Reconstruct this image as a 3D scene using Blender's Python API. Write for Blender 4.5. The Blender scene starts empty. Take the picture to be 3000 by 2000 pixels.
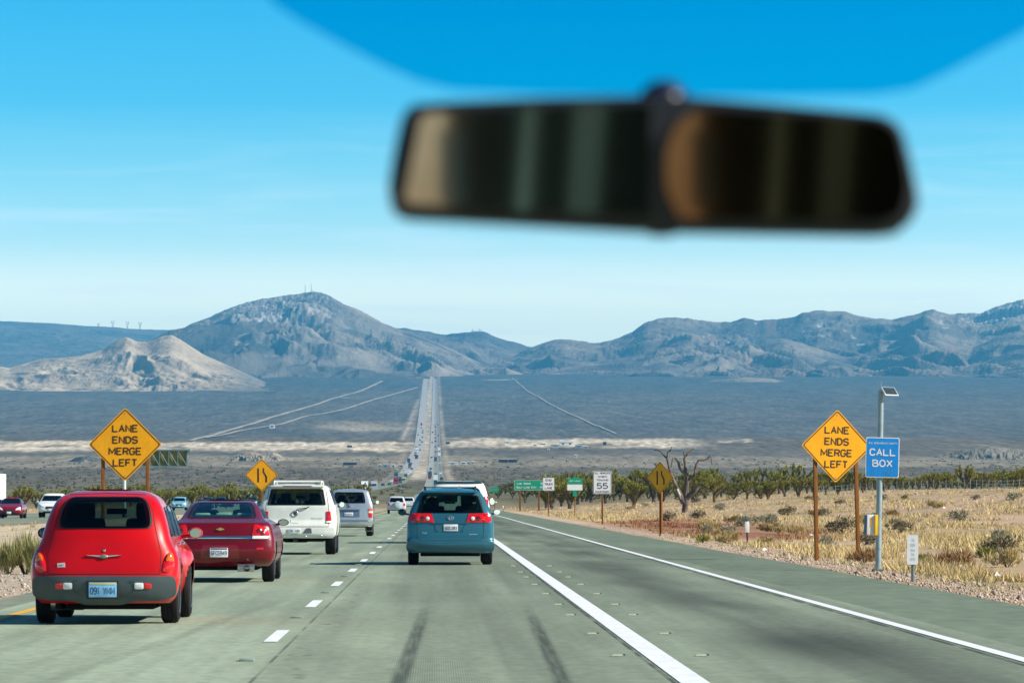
import bpy, bmesh, math, random
import numpy as np
from mathutils import Vector, Matrix

random.seed(7)
RNG = np.random.default_rng(11)
SC = bpy.context.scene
COL = SC.collection

# ------------------------------------------------------------------ camera
F = 13450.0
CAM_Z = 1.45
PITCH = math.atan(460.0 / F)
YAW = math.atan(225.0 * math.cos(PITCH) / F)
cam_d = bpy.data.cameras.new("camera")
cam = bpy.data.objects.new("camera", cam_d)
COL.objects.link(cam)
cam.location = (0, 0, CAM_Z)
cam.rotation_euler = (math.pi / 2 + PITCH, 0, -YAW)
cam_d.sensor_width = 36.0
cam_d.lens = 36.0 * F / 3000.0
cam_d.clip_start = 0.05
cam_d.clip_end = 80000
cam_d.dof.use_dof = True
cam_d.dof.focus_distance = 110.0
cam_d.dof.aperture_fstop = 17.0
SC.camera = cam
AX = Vector((math.sin(YAW) * math.cos(PITCH), math.cos(YAW) * math.cos(PITCH), math.sin(PITCH)))
RT = Vector((math.cos(YAW), -math.sin(YAW), 0))
UP = RT.cross(AX)


def ray(px, py):
    return AX + RT * ((px - 1500.0) / F) + UP * ((1000.0 - py) / F)


def at(px, py, Y):
    """the point of the scene at distance Y ahead that the lens sees in direction px, py"""
    d = ray(px, py)
    return Vector((0, 0, CAM_Z)) + d * (Y / d.y)


# ------------------------------------------------------------------ sky and sun
SUN_EL, SUN_AZ = math.radians(33), math.radians(106)    # azimuth from +Y towards +X
sun_dir = Vector((math.sin(SUN_AZ) * math.cos(SUN_EL), math.cos(SUN_AZ) * math.cos(SUN_EL), math.sin(SUN_EL)))
ld = bpy.data.lights.new("sun", 'SUN')
ld.energy = 5.0
ld.angle = math.radians(0.5)
ld.color = (1.0, 0.94, 0.85)
sun = bpy.data.objects.new("sun", ld)
COL.objects.link(sun)
sun.location = (60, -40, 60)
sun.rotation_euler = sun_dir.to_track_quat('Z', 'Y').to_euler()

world = bpy.data.worlds.new("World")
SC.world = world
world.use_nodes = True
nt = world.node_tree
nt.nodes.clear()
N = nt.nodes.new
L = nt.links.new
out = N("ShaderNodeOutputWorld")
bg = N("ShaderNodeBackground")
bg.inputs[1].default_value = 0.15
sky = N("ShaderNodeTexSky")
sky.sky_type = 'NISHITA'
sky.sun_disc = False
sky.sun_elevation = SUN_EL
sky.sun_rotation = SUN_AZ
sky.altitude = 1200
sky.air_density = 1.0
sky.dust_density = 1.0
sky.ozone_density = 2.0
tc = N("ShaderNodeTexCoord")
mp = N("ShaderNodeMapping")
mp.inputs['Scale'].default_value = (1, 1, 5.2)
mp.inputs['Location'].default_value = (0, 0, -0.165)
L(tc.outputs['Generated'], mp.inputs['Vector'])
L(mp.outputs[0], sky.inputs[0])
# a clear winter sky: pale cyan by the horizon, deepening fast with height
sepw = N("ShaderNodeSeparateXYZ")
L(tc.outputs['Generated'], sepw.inputs[0])
SKY_RAMP = [(0.0, (1.5271, 1.6152, 1.2891)), (0.0455, (1.5271, 1.6152, 1.2891)), (0.0565, (0.6764, 1.1447, 1.1573)), (0.0714, (0.299, 0.8733, 1.0515)), (0.0862, (0.0587, 0.632, 0.9959)), (0.1063, (0.004, 0.5039, 0.9379)), (0.19, (0.008, 0.15, 0.38)), (1.0, (0.004, 0.025, 0.085))]
srp = N("ShaderNodeValToRGB")
while len(srp.color_ramp.elements) < len(SKY_RAMP):
    srp.color_ramp.elements.new(0.5)
for e, (p_, c_) in zip(srp.color_ramp.elements, SKY_RAMP):
    e.position = p_
    e.color = (*c_, 1)
L(sepw.outputs[2], srp.inputs[0])
sgain = N("ShaderNodeVectorMath")
sgain.operation = 'SCALE'
sgain.inputs['Scale'].default_value = 4.2
L(srp.outputs[0], sgain.inputs[0])
hs = N("ShaderNodeMixRGB")
hs.inputs[0].default_value = 0.9
L(sky.outputs[0], hs.inputs[1])
L(sgain.outputs[0], hs.inputs[2])
# thin high cloud streaks
mp2 = N("ShaderNodeMapping")
mp2.inputs['Scale'].default_value = (7, 7, 95)
L(tc.outputs['Generated'], mp2.inputs['Vector'])
ns = N("ShaderNodeTexNoise")
ns.inputs['Scale'].default_value = 1.6
ns.inputs['Detail'].default_value = 5
ns.inputs['Distortion'].default_value = 0.6
L(mp2.outputs[0], ns.inputs['Vector'])
rp = N("ShaderNodeMapRange")
rp.inputs[1].default_value = 0.50
rp.inputs[2].default_value = 0.85
rp.inputs[4].default_value = 0.75
L(ns.outputs['Fac'], rp.inputs[0])
low = N("ShaderNodeMapRange")
low.inputs[1].default_value = 0.085
low.inputs[2].default_value = 0.05
L(sepw.outputs[2], low.inputs[0])
cm = N("ShaderNodeMath")
cm.operation = 'MULTIPLY'
L(rp.outputs[0], cm.inputs[0])
L(low.outputs[0], cm.inputs[1])
mx = N("ShaderNodeMixRGB")
mx.inputs[2].default_value = (5.0, 5.6, 5.9, 1)
L(cm.outputs[0], mx.inputs[0])
L(hs.outputs[0], mx.inputs[1])
L(mx.outputs[0], bg.inputs[0])
L(bg.outputs[0], out.inputs[0])

SC.view_settings.view_transform = 'Standard'
SC.view_settings.look = 'None'
SC.view_settings.exposure = 0.7
SC.view_settings.gamma = 1.0
SC.view_settings.use_curve_mapping = False
SC.render.engine = 'CYCLES'
SC.cycles.volume_bounces = 0
SC.cycles.max_bounces = 8
SC.cycles.transparent_max_bounces = 16
SC.cycles.use_denoising = True


# ------------------------------------------------------------------ helpers: numbers
def ss(a, b, x):
    t = np.clip((np.asarray(x, float) - a) / (b - a), 0, 1)
    return t * t * (3 - 2 * t)


def _hash(ix, iy, seed):
    n = (ix.astype(np.int64) * 374761393 + iy.astype(np.int64) * 668265263 + seed * 974711) & 0xffffffff
    n = ((n ^ (n >> 13)) * 1274126177) & 0xffffffff
    n = ((n ^ (n >> 16)) * 2246822519) & 0xffffffff
    return ((n ^ (n >> 15)) & 0xffffff) / float(0xffffff)


def vnoise(x, y, seed=0):
    """gradient noise, about -1..1"""
    x = np.asarray(x, float)
    y = np.asarray(y, float)
    x, y = np.broadcast_arrays(x, y)
    ix, iy = np.floor(x), np.floor(y)
    fx, fy = x - ix, y - iy
    u, v = fx * fx * fx * (fx * (fx * 6 - 15) + 10), fy * fy * fy * (fy * (fy * 6 - 15) + 10)

    def g(dx, dy):
        a = _hash(ix + dx, iy + dy, seed) * 2 * math.pi
        return np.cos(a) * (fx - dx) + np.sin(a) * (fy - dy)
    a = g(0, 0) * (1 - u) + g(1, 0) * u
    b = g(0, 1) * (1 - u) + g(1, 1) * u
    return (a * (1 - v) + b * v) * 1.5


def fbm(x, y, seed=0, octv=5, gain=0.5, lac=2.03):
    s, a, t = 0, 1.0, 0
    for i in range(octv):
        s = s + a * vnoise(x, y, seed + i * 17)
        t += a
        a *= gain
        x = x * lac
        y = y * lac
    return s / t


def ridged(x, y, seed=0, octv=4, gain=0.5):
    s, a, t = 0, 1.0, 0
    for i in range(octv):
        s = s + a * (1 - np.abs(np.clip(vnoise(x, y, seed + i * 13), -1, 1)))
        t += a
        a *= gain
        x = x * 2.1
        y = y * 2.1
    return s / t


# ------------------------------------------------------------------ helpers: materials
MATS = {}


def mat(name, rgb, rough=0.6, metal=0.0, var=0.12, scale=6.0, bump=0.0, coat=0.0, spec=0.5, attr=None, detail=4,
        var2=0.0, scale2=1.0, vec=None, backdark=False):
    if name in MATS:
        return MATS[name]
    m = bpy.data.materials.new(name)
    m.use_nodes = True
    t = m.node_tree
    b = t.nodes['Principled BSDF']
    b.inputs['Roughness'].default_value = rough
    b.inputs['Metallic'].default_value = metal
    b.inputs['Coat Weight'].default_value = coat
    b.inputs['Coat Roughness'].default_value = 0.04
    b.inputs['Specular IOR Level'].default_value = spec
    n = t.nodes.new
    l = t.links.new
    tcx = n("ShaderNodeTexCoord")
    src = tcx.outputs['Object']
    if vec:
        mm = n("ShaderNodeMapping")
        mm.inputs['Scale'].default_value = vec
        l(src, mm.inputs['Vector'])
        src = mm.outputs[0]
    nz = n("ShaderNodeTexNoise")
    nz.inputs['Scale'].default_value = scale
    nz.inputs['Detail'].default_value = detail
    l(src, nz.inputs['Vector'])
    mr = n("ShaderNodeMapRange")
    mr.inputs[1].default_value = 0.3
    mr.inputs[2].default_value = 0.7
    mr.inputs[3].default_value = 1 - var
    mr.inputs[4].default_value = 1 + var
    l(nz.outputs['Fac'], mr.inputs[0])
    fac = mr.outputs[0]
    if var2:
        nz2 = n("ShaderNodeTexNoise")
        nz2.inputs['Scale'].default_value = scale2
        nz2.inputs['Detail'].default_value = 3
        l(src, nz2.inputs['Vector'])
        mr2 = n("ShaderNodeMapRange")
        mr2.inputs[1].default_value = 0.3
        mr2.inputs[2].default_value = 0.7
        mr2.inputs[3].default_value = 1 - var2
        mr2.inputs[4].default_value = 1 + var2
        l(nz2.outputs['Fac'], mr2.inputs[0])
        mu = n("ShaderNodeMath")
        mu.operation = 'MULTIPLY'
        l(fac, mu.inputs[0])
        l(mr2.outputs[0], mu.inputs[1])
        fac = mu.outputs[0]
    vm = n("ShaderNodeVectorMath")
    vm.operation = 'MULTIPLY'
    if attr:
        at_ = n("ShaderNodeAttribute")
        at_.attribute_name = attr
        l(at_.outputs['Color'], vm.inputs[0])
    else:
        vm.inputs[0].default_value = rgb[:3]
    cc = n("ShaderNodeCombineXYZ")
    for k in range(3):
        l(fac, cc.inputs[k])
    l(cc.outputs[0], vm.inputs[1])
    colo = vm.outputs[0]
    if backdark:
        ge = n("ShaderNodeNewGeometry")
        mb = n("ShaderNodeMixRGB")
        mb.inputs[2].default_value = (0.02, 0.02, 0.022, 1)
        l(ge.outputs['Backfacing'], mb.inputs[0])
        l(colo, mb.inputs[1])
        colo = mb.outputs[0]
        for nm, full in (('Coat Weight', coat), ('Specular IOR Level', spec), ('Metallic', metal)):
            ma = n("ShaderNodeMapRange")
            ma.inputs[3].default_value = full
            ma.inputs[4].default_value = 0.05 if nm == 'Specular IOR Level' else 0
            l(ge.outputs['Backfacing'], ma.inputs[0])
            l(ma.outputs[0], b.inputs[nm])
    l(colo, b.inputs['Base Color'])
    if bump:
        bp = n("ShaderNodeBump")
        bp.inputs['Strength'].default_value = bump
        bp.inputs['Distance'].default_value = 0.02
        l(nz.outputs['Fac'], bp.inputs['Height'])
        l(bp.outputs[0], b.inputs['Normal'])
    MATS[name] = m
    return m


def glass(name, tint, gloss=0.08):
    if name in MATS:
        return MATS[name]
    m = bpy.data.materials.new(name)
    m.use_nodes = True
    t = m.node_tree
    t.nodes.clear()
    n, l = t.nodes.new, t.links.new
    o = n("ShaderNodeOutputMaterial")
    tr = n("ShaderNodeBsdfTransparent")
    tr.inputs[0].default_value = (*tint, 1)
    gl = n("ShaderNodeBsdfGlossy")
    gl.inputs['Roughness'].default_value = 0.03
    gl.inputs[0].default_value = (0.9, 0.95, 1, 1)
    lw = n("ShaderNodeLayerWeight")
    lw.inputs[0].default_value = 0.5
    pw = n("ShaderNodeMath")
    pw.operation = 'POWER'
    pw.inputs[1].default_value = 4.0
    l(lw.outputs['Facing'], pw.inputs[0])
    ad = n("ShaderNodeMath")
    ad.operation = 'MULTIPLY_ADD'
    ad.inputs[1].default_value = 0.75
    ad.inputs[2].default_value = gloss * .6
    l(pw.outputs[0], ad.inputs[0])
    mxs = n("ShaderNodeMixShader")
    l(ad.outputs[0], mxs.inputs[0])
    l(tr.outputs[0], mxs.inputs[1])
    l(gl.outputs[0], mxs.inputs[2])
    l(mxs.outputs[0], o.inputs[0])
    MATS[name] = m
    return m


# ------------------------------------------------------------------ helpers: meshes
class MB:
    def __init__(self):
        self.v, self.f = [], []

    def add(self, vs, fs):
        b = len(self.v)
        self.v += [tuple(p) for p in vs]
        self.f += [tuple(i + b for i in f) for f in fs]
        return self

    def box(self, c, s, rot=None):
        x, y, z = s[0] / 2, s[1] / 2, s[2] / 2
        vs = [Vector(p) for p in ((-x, -y, -z), (x, -y, -z), (x, y, -z), (-x, y, -z), (-x, -y, z), (x, -y, z), (x, y, z), (-x, y, z))]
        if rot is not None:
            vs = [rot @ p for p in vs]
        c = Vector(c)
        return self.add([p + c for p in vs], [(0, 3, 2, 1), (4, 5, 6, 7), (0, 1, 5, 4), (1, 2, 6, 5), (2, 3, 7, 6), (3, 0, 4, 7)])

    def tube(self, pts, rad, n=8, cap=True):
        pts = [Vector(p) for p in pts]
        if not isinstance(rad, (list, tuple)):
            rad = [rad] * len(pts)
        vs, fs = [], []
        for i, p in enumerate(pts):
            d = (pts[min(i + 1, len(pts) - 1)] - pts[max(i - 1, 0)]).normalized()
            a = d.cross(Vector((0.31, 0.2, 1)) if abs(d.z) < 0.9 else Vector((1, 0.1, 0))).normalized()
            b = d.cross(a)
            for k in range(n):
                t = 2 * math.pi * k / n
                vs.append(p + (a * math.cos(t) + b * math.sin(t)) * rad[i])
        for i in range(len(pts) - 1):
            for k in range(n):
                k2 = (k + 1) % n
                fs.append((i * n + k, i * n + k2, (i + 1) * n + k2, (i + 1) * n + k))
        if cap:
            fs.append(tuple(range(n))[::-1])
            fs.append(tuple((len(pts) - 1) * n + k for k in range(n)))
        return self.add(vs, fs)

    def prism(self, poly, y0, y1):
        """polygon in x,z extruded along y"""
        n = len(poly)
        vs = [(p[0], y0, p[1]) for p in poly] + [(p[0], y1, p[1]) for p in poly]
        fs = [tuple(range(n)), tuple(range(2 * n - 1, n - 1, -1))]
        for i in range(n):
            j = (i + 1) % n
            fs.append((i, i + n, j + n, j))
        return self.add(vs, fs)

    def lathe(self, prof, n=24, axis='X'):
        """profile of (along axis, radius)"""
        vs, fs = [], []
        for a, r in prof:
            for k in range(n):
                t = 2 * math.pi * k / n
                c, s = r * math.cos(t), r * math.sin(t)
                vs.append((a, c, s) if axis == 'X' else ((c, a, s) if axis == 'Y' else (c, s, a)))
        m = len(prof)
        for i in range(m - 1):
            for k in range(n):
                k2 = (k + 1) % n
                fs.append((i * n + k, (i + 1) * n + k, (i + 1) * n + k2, i * n + k2))
        fs.append(tuple(range(n)))
        fs.append(tuple((m - 1) * n + k for k in range(n))[::-1])
        return self.add(vs, fs)

    def ball(self, c, r, nu=12, nv=8):
        vs, fs = [], []
        for j in range(nv + 1):
            ph = math.pi * j / nv
            for i in range(nu):
                th = 2 * math.pi * i / nu
                vs.append((c[0] + r[0] * math.sin(ph) * math.cos(th), c[1] + r[1] * math.sin(ph) * math.sin(th), c[2] + r[2] * math.cos(ph)))
        for j in range(nv):
            for i in range(nu):
                i2 = (i + 1) % nu
                fs.append((j * nu + i, (j + 1) * nu + i, (j + 1) * nu + i2, j * nu + i2))
        return self.add(vs, fs)


def link(o, parent=None, loc=None, rot=None):
    COL.objects.link(o)
    if parent is not None:
        o.parent = parent
    if loc is not None:
        o.location = loc
    if rot is not None:
        o.rotation_euler = rot
    return o


def obj(name, mb, m, parent=None, loc=None, rot=None, bevel=0.0, smooth=35, fix=True, label=None):
    me = bpy.data.meshes.new(name)
    me.from_pydata(mb.v, [], mb.f)
    me.update()
    if bevel or fix:
        bm = bmesh.new()
        bm.from_mesh(me)
        if fix:
            bmesh.ops.remove_doubles(bm, verts=bm.verts, dist=1e-6)
            bmesh.ops.recalc_face_normals(bm, faces=bm.faces)
        if bevel:
            ed = [e for e in bm.edges if len(e.link_faces) == 2 and e.calc_face_angle(0) > 0.6]
            bmesh.ops.bevel(bm, geom=ed, offset=bevel, segments=2, affect='EDGES', profile=0.6, clamp_overlap=True)
        bm.to_mesh(me)
        bm.free()
    if smooth:
        for p in me.polygons:
            p.use_smooth = True
        me.set_sharp_from_angle(angle=math.radians(smooth))
    if m is not None:
        me.materials.append(m)
    o = bpy.data.objects.new(name, me)
    if label:
        o['label'] = label
    return link(o, parent, loc, rot)


def grid_obj(name, V, nr, nc, m, col=None, smooth=True):
    """V: (nr*nc,3) array"""
    me = bpy.data.meshes.new(name)
    idx = np.arange(nr * nc).reshape(nr, nc)
    q = np.stack([idx[:-1, :-1], idx[:-1, 1:], idx[1:, 1:], idx[1:, :-1]], -1).reshape(-1, 4)
    me.vertices.add(nr * nc)
    me.vertices.foreach_set("co", np.asarray(V, np.float32).ravel())
    me.loops.add(q.size)
    me.loops.foreach_set("vertex_index", q.ravel().astype(np.int32))
    me.polygons.add(len(q))
    me.polygons.foreach_set("loop_start", np.arange(0, q.size, 4, dtype=np.int32))
    me.update(calc_edges=True)
    if smooth:
        me.polygons.foreach_set("use_smooth", np.ones(len(q), bool))
    if col is not None:
        set_col(me, col)
    me.materials.append(m)
    o = bpy.data.objects.new(name, me)
    return link(o)


def set_col(me, col):
    a = me.color_attributes.new("tone", 'FLOAT_COLOR', 'POINT')
    c = np.ones((len(me.vertices), 4), np.float32)
    c[:, :3] = col
    a.data.foreach_set("color", c.ravel())


def tag(o, label=None, cat=None, group=None, kind=None):
    if label:
        o['label'] = label
    if cat:
        o['category'] = cat
    if group:
        o['group'] = group
    if kind:
        o['kind'] = kind
    return o


def thing(name, label, cat, loc=(0, 0, 0), rz=0.0, group=None, rot=None):
    o = bpy.data.objects.new(name, None)
    o.empty_display_size = 0.3
    link(o, None, loc, rot if rot is not None else (0, 0, rz))
    return tag(o, label, cat, group)


def dup(root, loc=None, rz=None, label=None, group=None, scale=None):
    r = root.copy()
    COL.objects.link(r)
    if loc is not None:
        r.location = loc
    if rz is not None:
        r.rotation_euler = (0, 0, rz)
    if scale is not None:
        r.scale = scale
    if label:
        r['label'] = label
    if group:
        r['group'] = group
    for ch in list(root.children):
        c = ch.copy()
        COL.objects.link(c)
        c.parent = r
        for g in list(ch.children):
            d = g.copy()
            COL.objects.link(d)
            d.parent = c
    return r


STROKES = {
    'A': [[(0, 0), (.5, 1), (1, 0)], [(.2, .36), (.8, .36)]], 'B': [[(0, 0), (0, 1), (.62, 1), (.88, .9), (.88, .63), (.62, .53), (0, .53)], [(.62, .53), (1, .42), (1, .12), (.68, 0), (0, 0)]],
    'C': [[(1, .78), (.78, 1), (.25, 1), (0, .78), (0, .22), (.25, 0), (.78, 0), (1, .22)]], 'D': [[(0, 0), (0, 1), (.6, 1), (1, .72), (1, .28), (.6, 0), (0, 0)]],
    'E': [[(1, 1), (0, 1), (0, 0), (1, 0)], [(0, .52), (.8, .52)]], 'F': [[(1, 1), (0, 1), (0, 0)], [(0, .52), (.8, .52)]],
    'G': [[(1, .8), (.78, 1), (.25, 1), (0, .78), (0, .22), (.25, 0), (.75, 0), (1, .2), (1, .46), (.58, .46)]], 'H': [[(0, 0), (0, 1)], [(1, 0), (1, 1)], [(0, .52), (1, .52)]],
    'I': [[(.5, 0), (.5, 1)]], 'J': [[(1, 1), (1, .22), (.75, 0), (.25, 0), (0, .22)]], 'K': [[(0, 0), (0, 1)], [(1, 1), (0, .4)], [(.3, .58), (1, 0)]], 'L': [[(0, 1), (0, 0), (1, 0)]],
    'M': [[(0, 0), (0, 1), (.5, .25), (1, 1), (1, 0)]], 'N': [[(0, 0), (0, 1), (1, 0), (1, 1)]], 'O': [[(.3, 0), (0, .25), (0, .75), (.3, 1), (.7, 1), (1, .75), (1, .25), (.7, 0), (.3, 0)]],
    'P': [[(0, 0), (0, 1), (.7, 1), (1, .88), (1, .6), (.7, .47), (0, .47)]], 'Q': [[(.3, 0), (0, .25), (0, .75), (.3, 1), (.7, 1), (1, .75), (1, .25), (.7, 0), (.3, 0)], [(.6, .3), (1, -.05)]],
    'R': [[(0, 0), (0, 1), (.7, 1), (1, .88), (1, .62), (.7, .5), (0, .5)], [(.55, .5), (1, 0)]], 'S': [[(1, .8), (.76, 1), (.24, 1), (0, .82), (.05, .6), (.95, .42), (1, .2), (.76, 0), (.24, 0), (0, .2)]],
    'T': [[(0, 1), (1, 1)], [(.5, 1), (.5, 0)]], 'U': [[(0, 1), (0, .22), (.25, 0), (.75, 0), (1, .22), (1, 1)]], 'V': [[(0, 1), (.5, 0), (1, 1)]], 'W': [[(0, 1), (.22, 0), (.5, .7), (.78, 0), (1, 1)]],
    'X': [[(0, 0), (1, 1)], [(0, 1), (1, 0)]], 'Y': [[(0, 1), (.5, .5), (1, 1)], [(.5, .5), (.5, 0)]], 'Z': [[(0, 1), (1, 1), (0, 0), (1, 0)]],
    '0': [[(.3, 0), (0, .25), (0, .75), (.3, 1), (.7, 1), (1, .75), (1, .25), (.7, 0), (.3, 0)]], '1': [[(.2, .8), (.55, 1), (.55, 0)]], '2': [[(0, .78), (.25, 1), (.75, 1), (1, .8), (1, .62), (0, 0), (1, 0)]],
    '3': [[(0, .85), (.25, 1), (.75, 1), (1, .82), (.9, .6), (.5, .54)], [(.5, .54), (.95, .42), (1, .18), (.75, 0), (.25, 0), (0, .15)]], '4': [[(.75, 0), (.75, 1), (0, .3), (1, .3)]],
    '5': [[(.95, 1), (.1, 1), (.05, .55), (.6, .62), (1, .45), (1, .18), (.7, 0), (.25, 0), (0, .15)]], '6': [[(.9, .9), (.7, 1), (.3, 1), (0, .75), (0, .22), (.28, 0), (.72, 0), (1, .2), (1, .4), (.72, .56), (.25, .54), (0, .38)]],
    '7': [[(0, 1), (1, 1), (.4, 0)]], '8': [[(.3, .54), (.06, .7), (.08, .88), (.3, 1), (.7, 1), (.92, .88), (.94, .7), (.7, .54), (.3, .54), (0, .36), (0, .16), (.28, 0), (.72, 0), (1, .16), (1, .36), (.7, .54)]],
    '9': [[(.1, .1), (.3, 0), (.7, 0), (1, .25), (1, .78), (.72, 1), (.28, 1), (0, .8), (0, .6), (.28, .44), (.75, .46), (1, .62)]], '-': [[(.1, .48), (.9, .48)]]}


def text_mesh(txt, h, w=None, bold=.02, ext=0.0):
    """flat lettering of even strokes facing -Y, centred on the origin, capital height h, total width w"""
    adv = []
    for ch in txt:
        adv.append({' ': .55, 'I': .25, '1': .5, '-': .6, 'M': .85, 'W': .95}.get(ch.upper(), .66) * (.78 if ch.islower() else 1))
    gap = .26
    tot = sum(adv) + gap * (len(txt) - 1)
    sx = (w / tot) if w else h
    sw = min(h, sx * 1.15) * (.13 + bold * 1.3)
    mb = MB()
    x = -tot / 2
    k = 0
    for ch, a in zip(txt, adv):
        hh = h * (.80 if ch.islower() else 1)
        for st in STROKES.get(ch.upper(), []):
            P = [np.array([(x + u * a) * sx, (v * (hh - sw) + sw / 2) - h / 2]) for u, v in st]
            if ch.upper() == 'I':
                P = [np.array([(x + .5 * a) * sx, q[1]]) for q in P]
            L_ = []
            closed = np.allclose(P[0], P[-1])
            for i, p in enumerate(P):
                d0 = P[i] - P[i - 1] if i else (P[-1] - P[-2] if closed else P[1] - P[0])
                d1 = P[i + 1] - P[i] if i < len(P) - 1 else (P[1] - P[0] if closed else P[-1] - P[-2])
                d0 = d0 / (np.linalg.norm(d0) + 1e-9)
                d1 = d1 / (np.linalg.norm(d1) + 1e-9)
                t_ = d0 + d1
                t_ = t_ / (np.linalg.norm(t_) + 1e-9)
                nn = np.array([-t_[1], t_[0]])
                ml = min(1.8, 1 / max(.3, abs(nn @ np.array([-d0[1], d0[0]]))))
                L_.append((p + nn * sw / 2 * ml, p - nn * sw / 2 * ml))
            y = -.00022 * (k % 5)
            k += 1
            vs = [(q[0], y, q[1]) for pr in L_ for q in pr]
            mb.add(vs, [(2 * i, 2 * i + 1, 2 * i + 3, 2 * i + 2) for i in range(len(L_) - 1)])
        x += a + gap
    return mb


def merge(parts):
    """parts: list of (MB, offset, rotation about Y) -> one MB"""
    r = MB()
    for mb, off, *ry in parts:
        R = Matrix.Rotation(ry[0], 3, 'Y') if ry else Matrix.Identity(3)
        r.add([R @ Vector(p) + Vector(off) for p in mb.v], mb.f)
    return r


# ------------------------------------------------------------------ terrain
_PY = np.array([-3000, 700, 1000, 1500, 2000, 2600, 3500, 4300, 5000, 6000, 8000, 10000, 12000, 13500, 16500, 24000.])
_PP = np.array([0, 0, 1467, 1447, 1435, 1416, 1380, 1336, 1306, 1264, 1200, 1150, 1112, 1098, 1090, 1085.])
_PZ = np.where(_PY <= 700, 0, CAM_Z + _PY * (1460 - _PP) / F)
_dy = np.arange(-3000, 24001, 20.)
_dz = np.interp(_dy, _PY, _PZ)
_k = np.exp(-np.linspace(-2, 2, 21) ** 2)
_k /= _k.sum()
_sm = np.convolve(np.pad(_dz, 10, mode='edge'), _k, mode='valid')
_w = ss(700, 1100, _dy)
_dz = _dz * (1 - _w) + _sm * _w


def zprof(Y):
    return np.interp(Y, _dy, _dz)


def gz(X, Y):
    X = np.asarray(X, float)
    Y = np.asarray(Y, float)
    z = zprof(Y)
    right = ss(9.5, 60, X) * ss(70, 480, Y) * (1 - ss(900, 2000, Y))
    z = z + right * 2.4
    off = ss(8.6, 14, X) * (1 - ss(3000, 5000, Y))
    z = z + off * (0.10 * vnoise(X / 4.0, Y / 9.0, 3) + 0.22 * vnoise(X / 17.0, Y / 40.0, 4))
    med = ss(6.8, 9, -X) * ss(6.8, 9, X + 23 + 6.5) * (1 - ss(700, 1200, Y))
    z = z + med * (0.12 * vnoise(X / 3.0, Y / 7.0, 5) + 0.08)
    lf = ss(41, 60, -X) * (1 - ss(3000, 5000, Y))
    z = z + lf * (0.5 * vnoise(X / 25.0, Y / 60.0, 6))
    z = z + ss(2500, 5000, Y) * ss(40, 200, np.abs(X)) * (2.2 * fbm(X / 260.0, Y / 700.0, 8, 3))
    return z


def ground_at(px, py, lo=35.0, hi=15000.0):
    """where the sight line through px, py meets the ground"""
    Ys = np.concatenate([np.linspace(lo, 900, 900), np.linspace(905, hi, 2500)])
    d = ray(px, py)
    X = d.x / d.y * Ys
    Z = CAM_Z + d.z / d.y * Ys
    dz = Z - gz(X, Ys)
    i = np.argmax(dz < 0)
    if dz[i] >= 0:
        i = len(Ys) - 1
    a, b = Ys[i - 1], Ys[i]
    t = dz[i - 1] / (dz[i - 1] - dz[i] + 1e-12)
    Y = a + (b - a) * min(max(t, 0), 1)
    x = d.x / d.y * Y
    return Vector((x, Y, float(gz(x, Y))))


def to_px(X, Y, Z):
    rx, ry, rz = X, Y, Z - CAM_Z
    dpt = rx * AX.x + ry * AX.y + rz * AX.z
    return (1500 + F * (rx * RT.x + ry * RT.y) / dpt, 1000 - F * (rx * UP.x + ry * UP.y + rz * UP.z) / dpt)


C = lambda *a: np.array(a, float)


def mixc(a, b, t):
    t = np.asarray(t)[..., None]
    return a * (1 - t) + b * t


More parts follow.
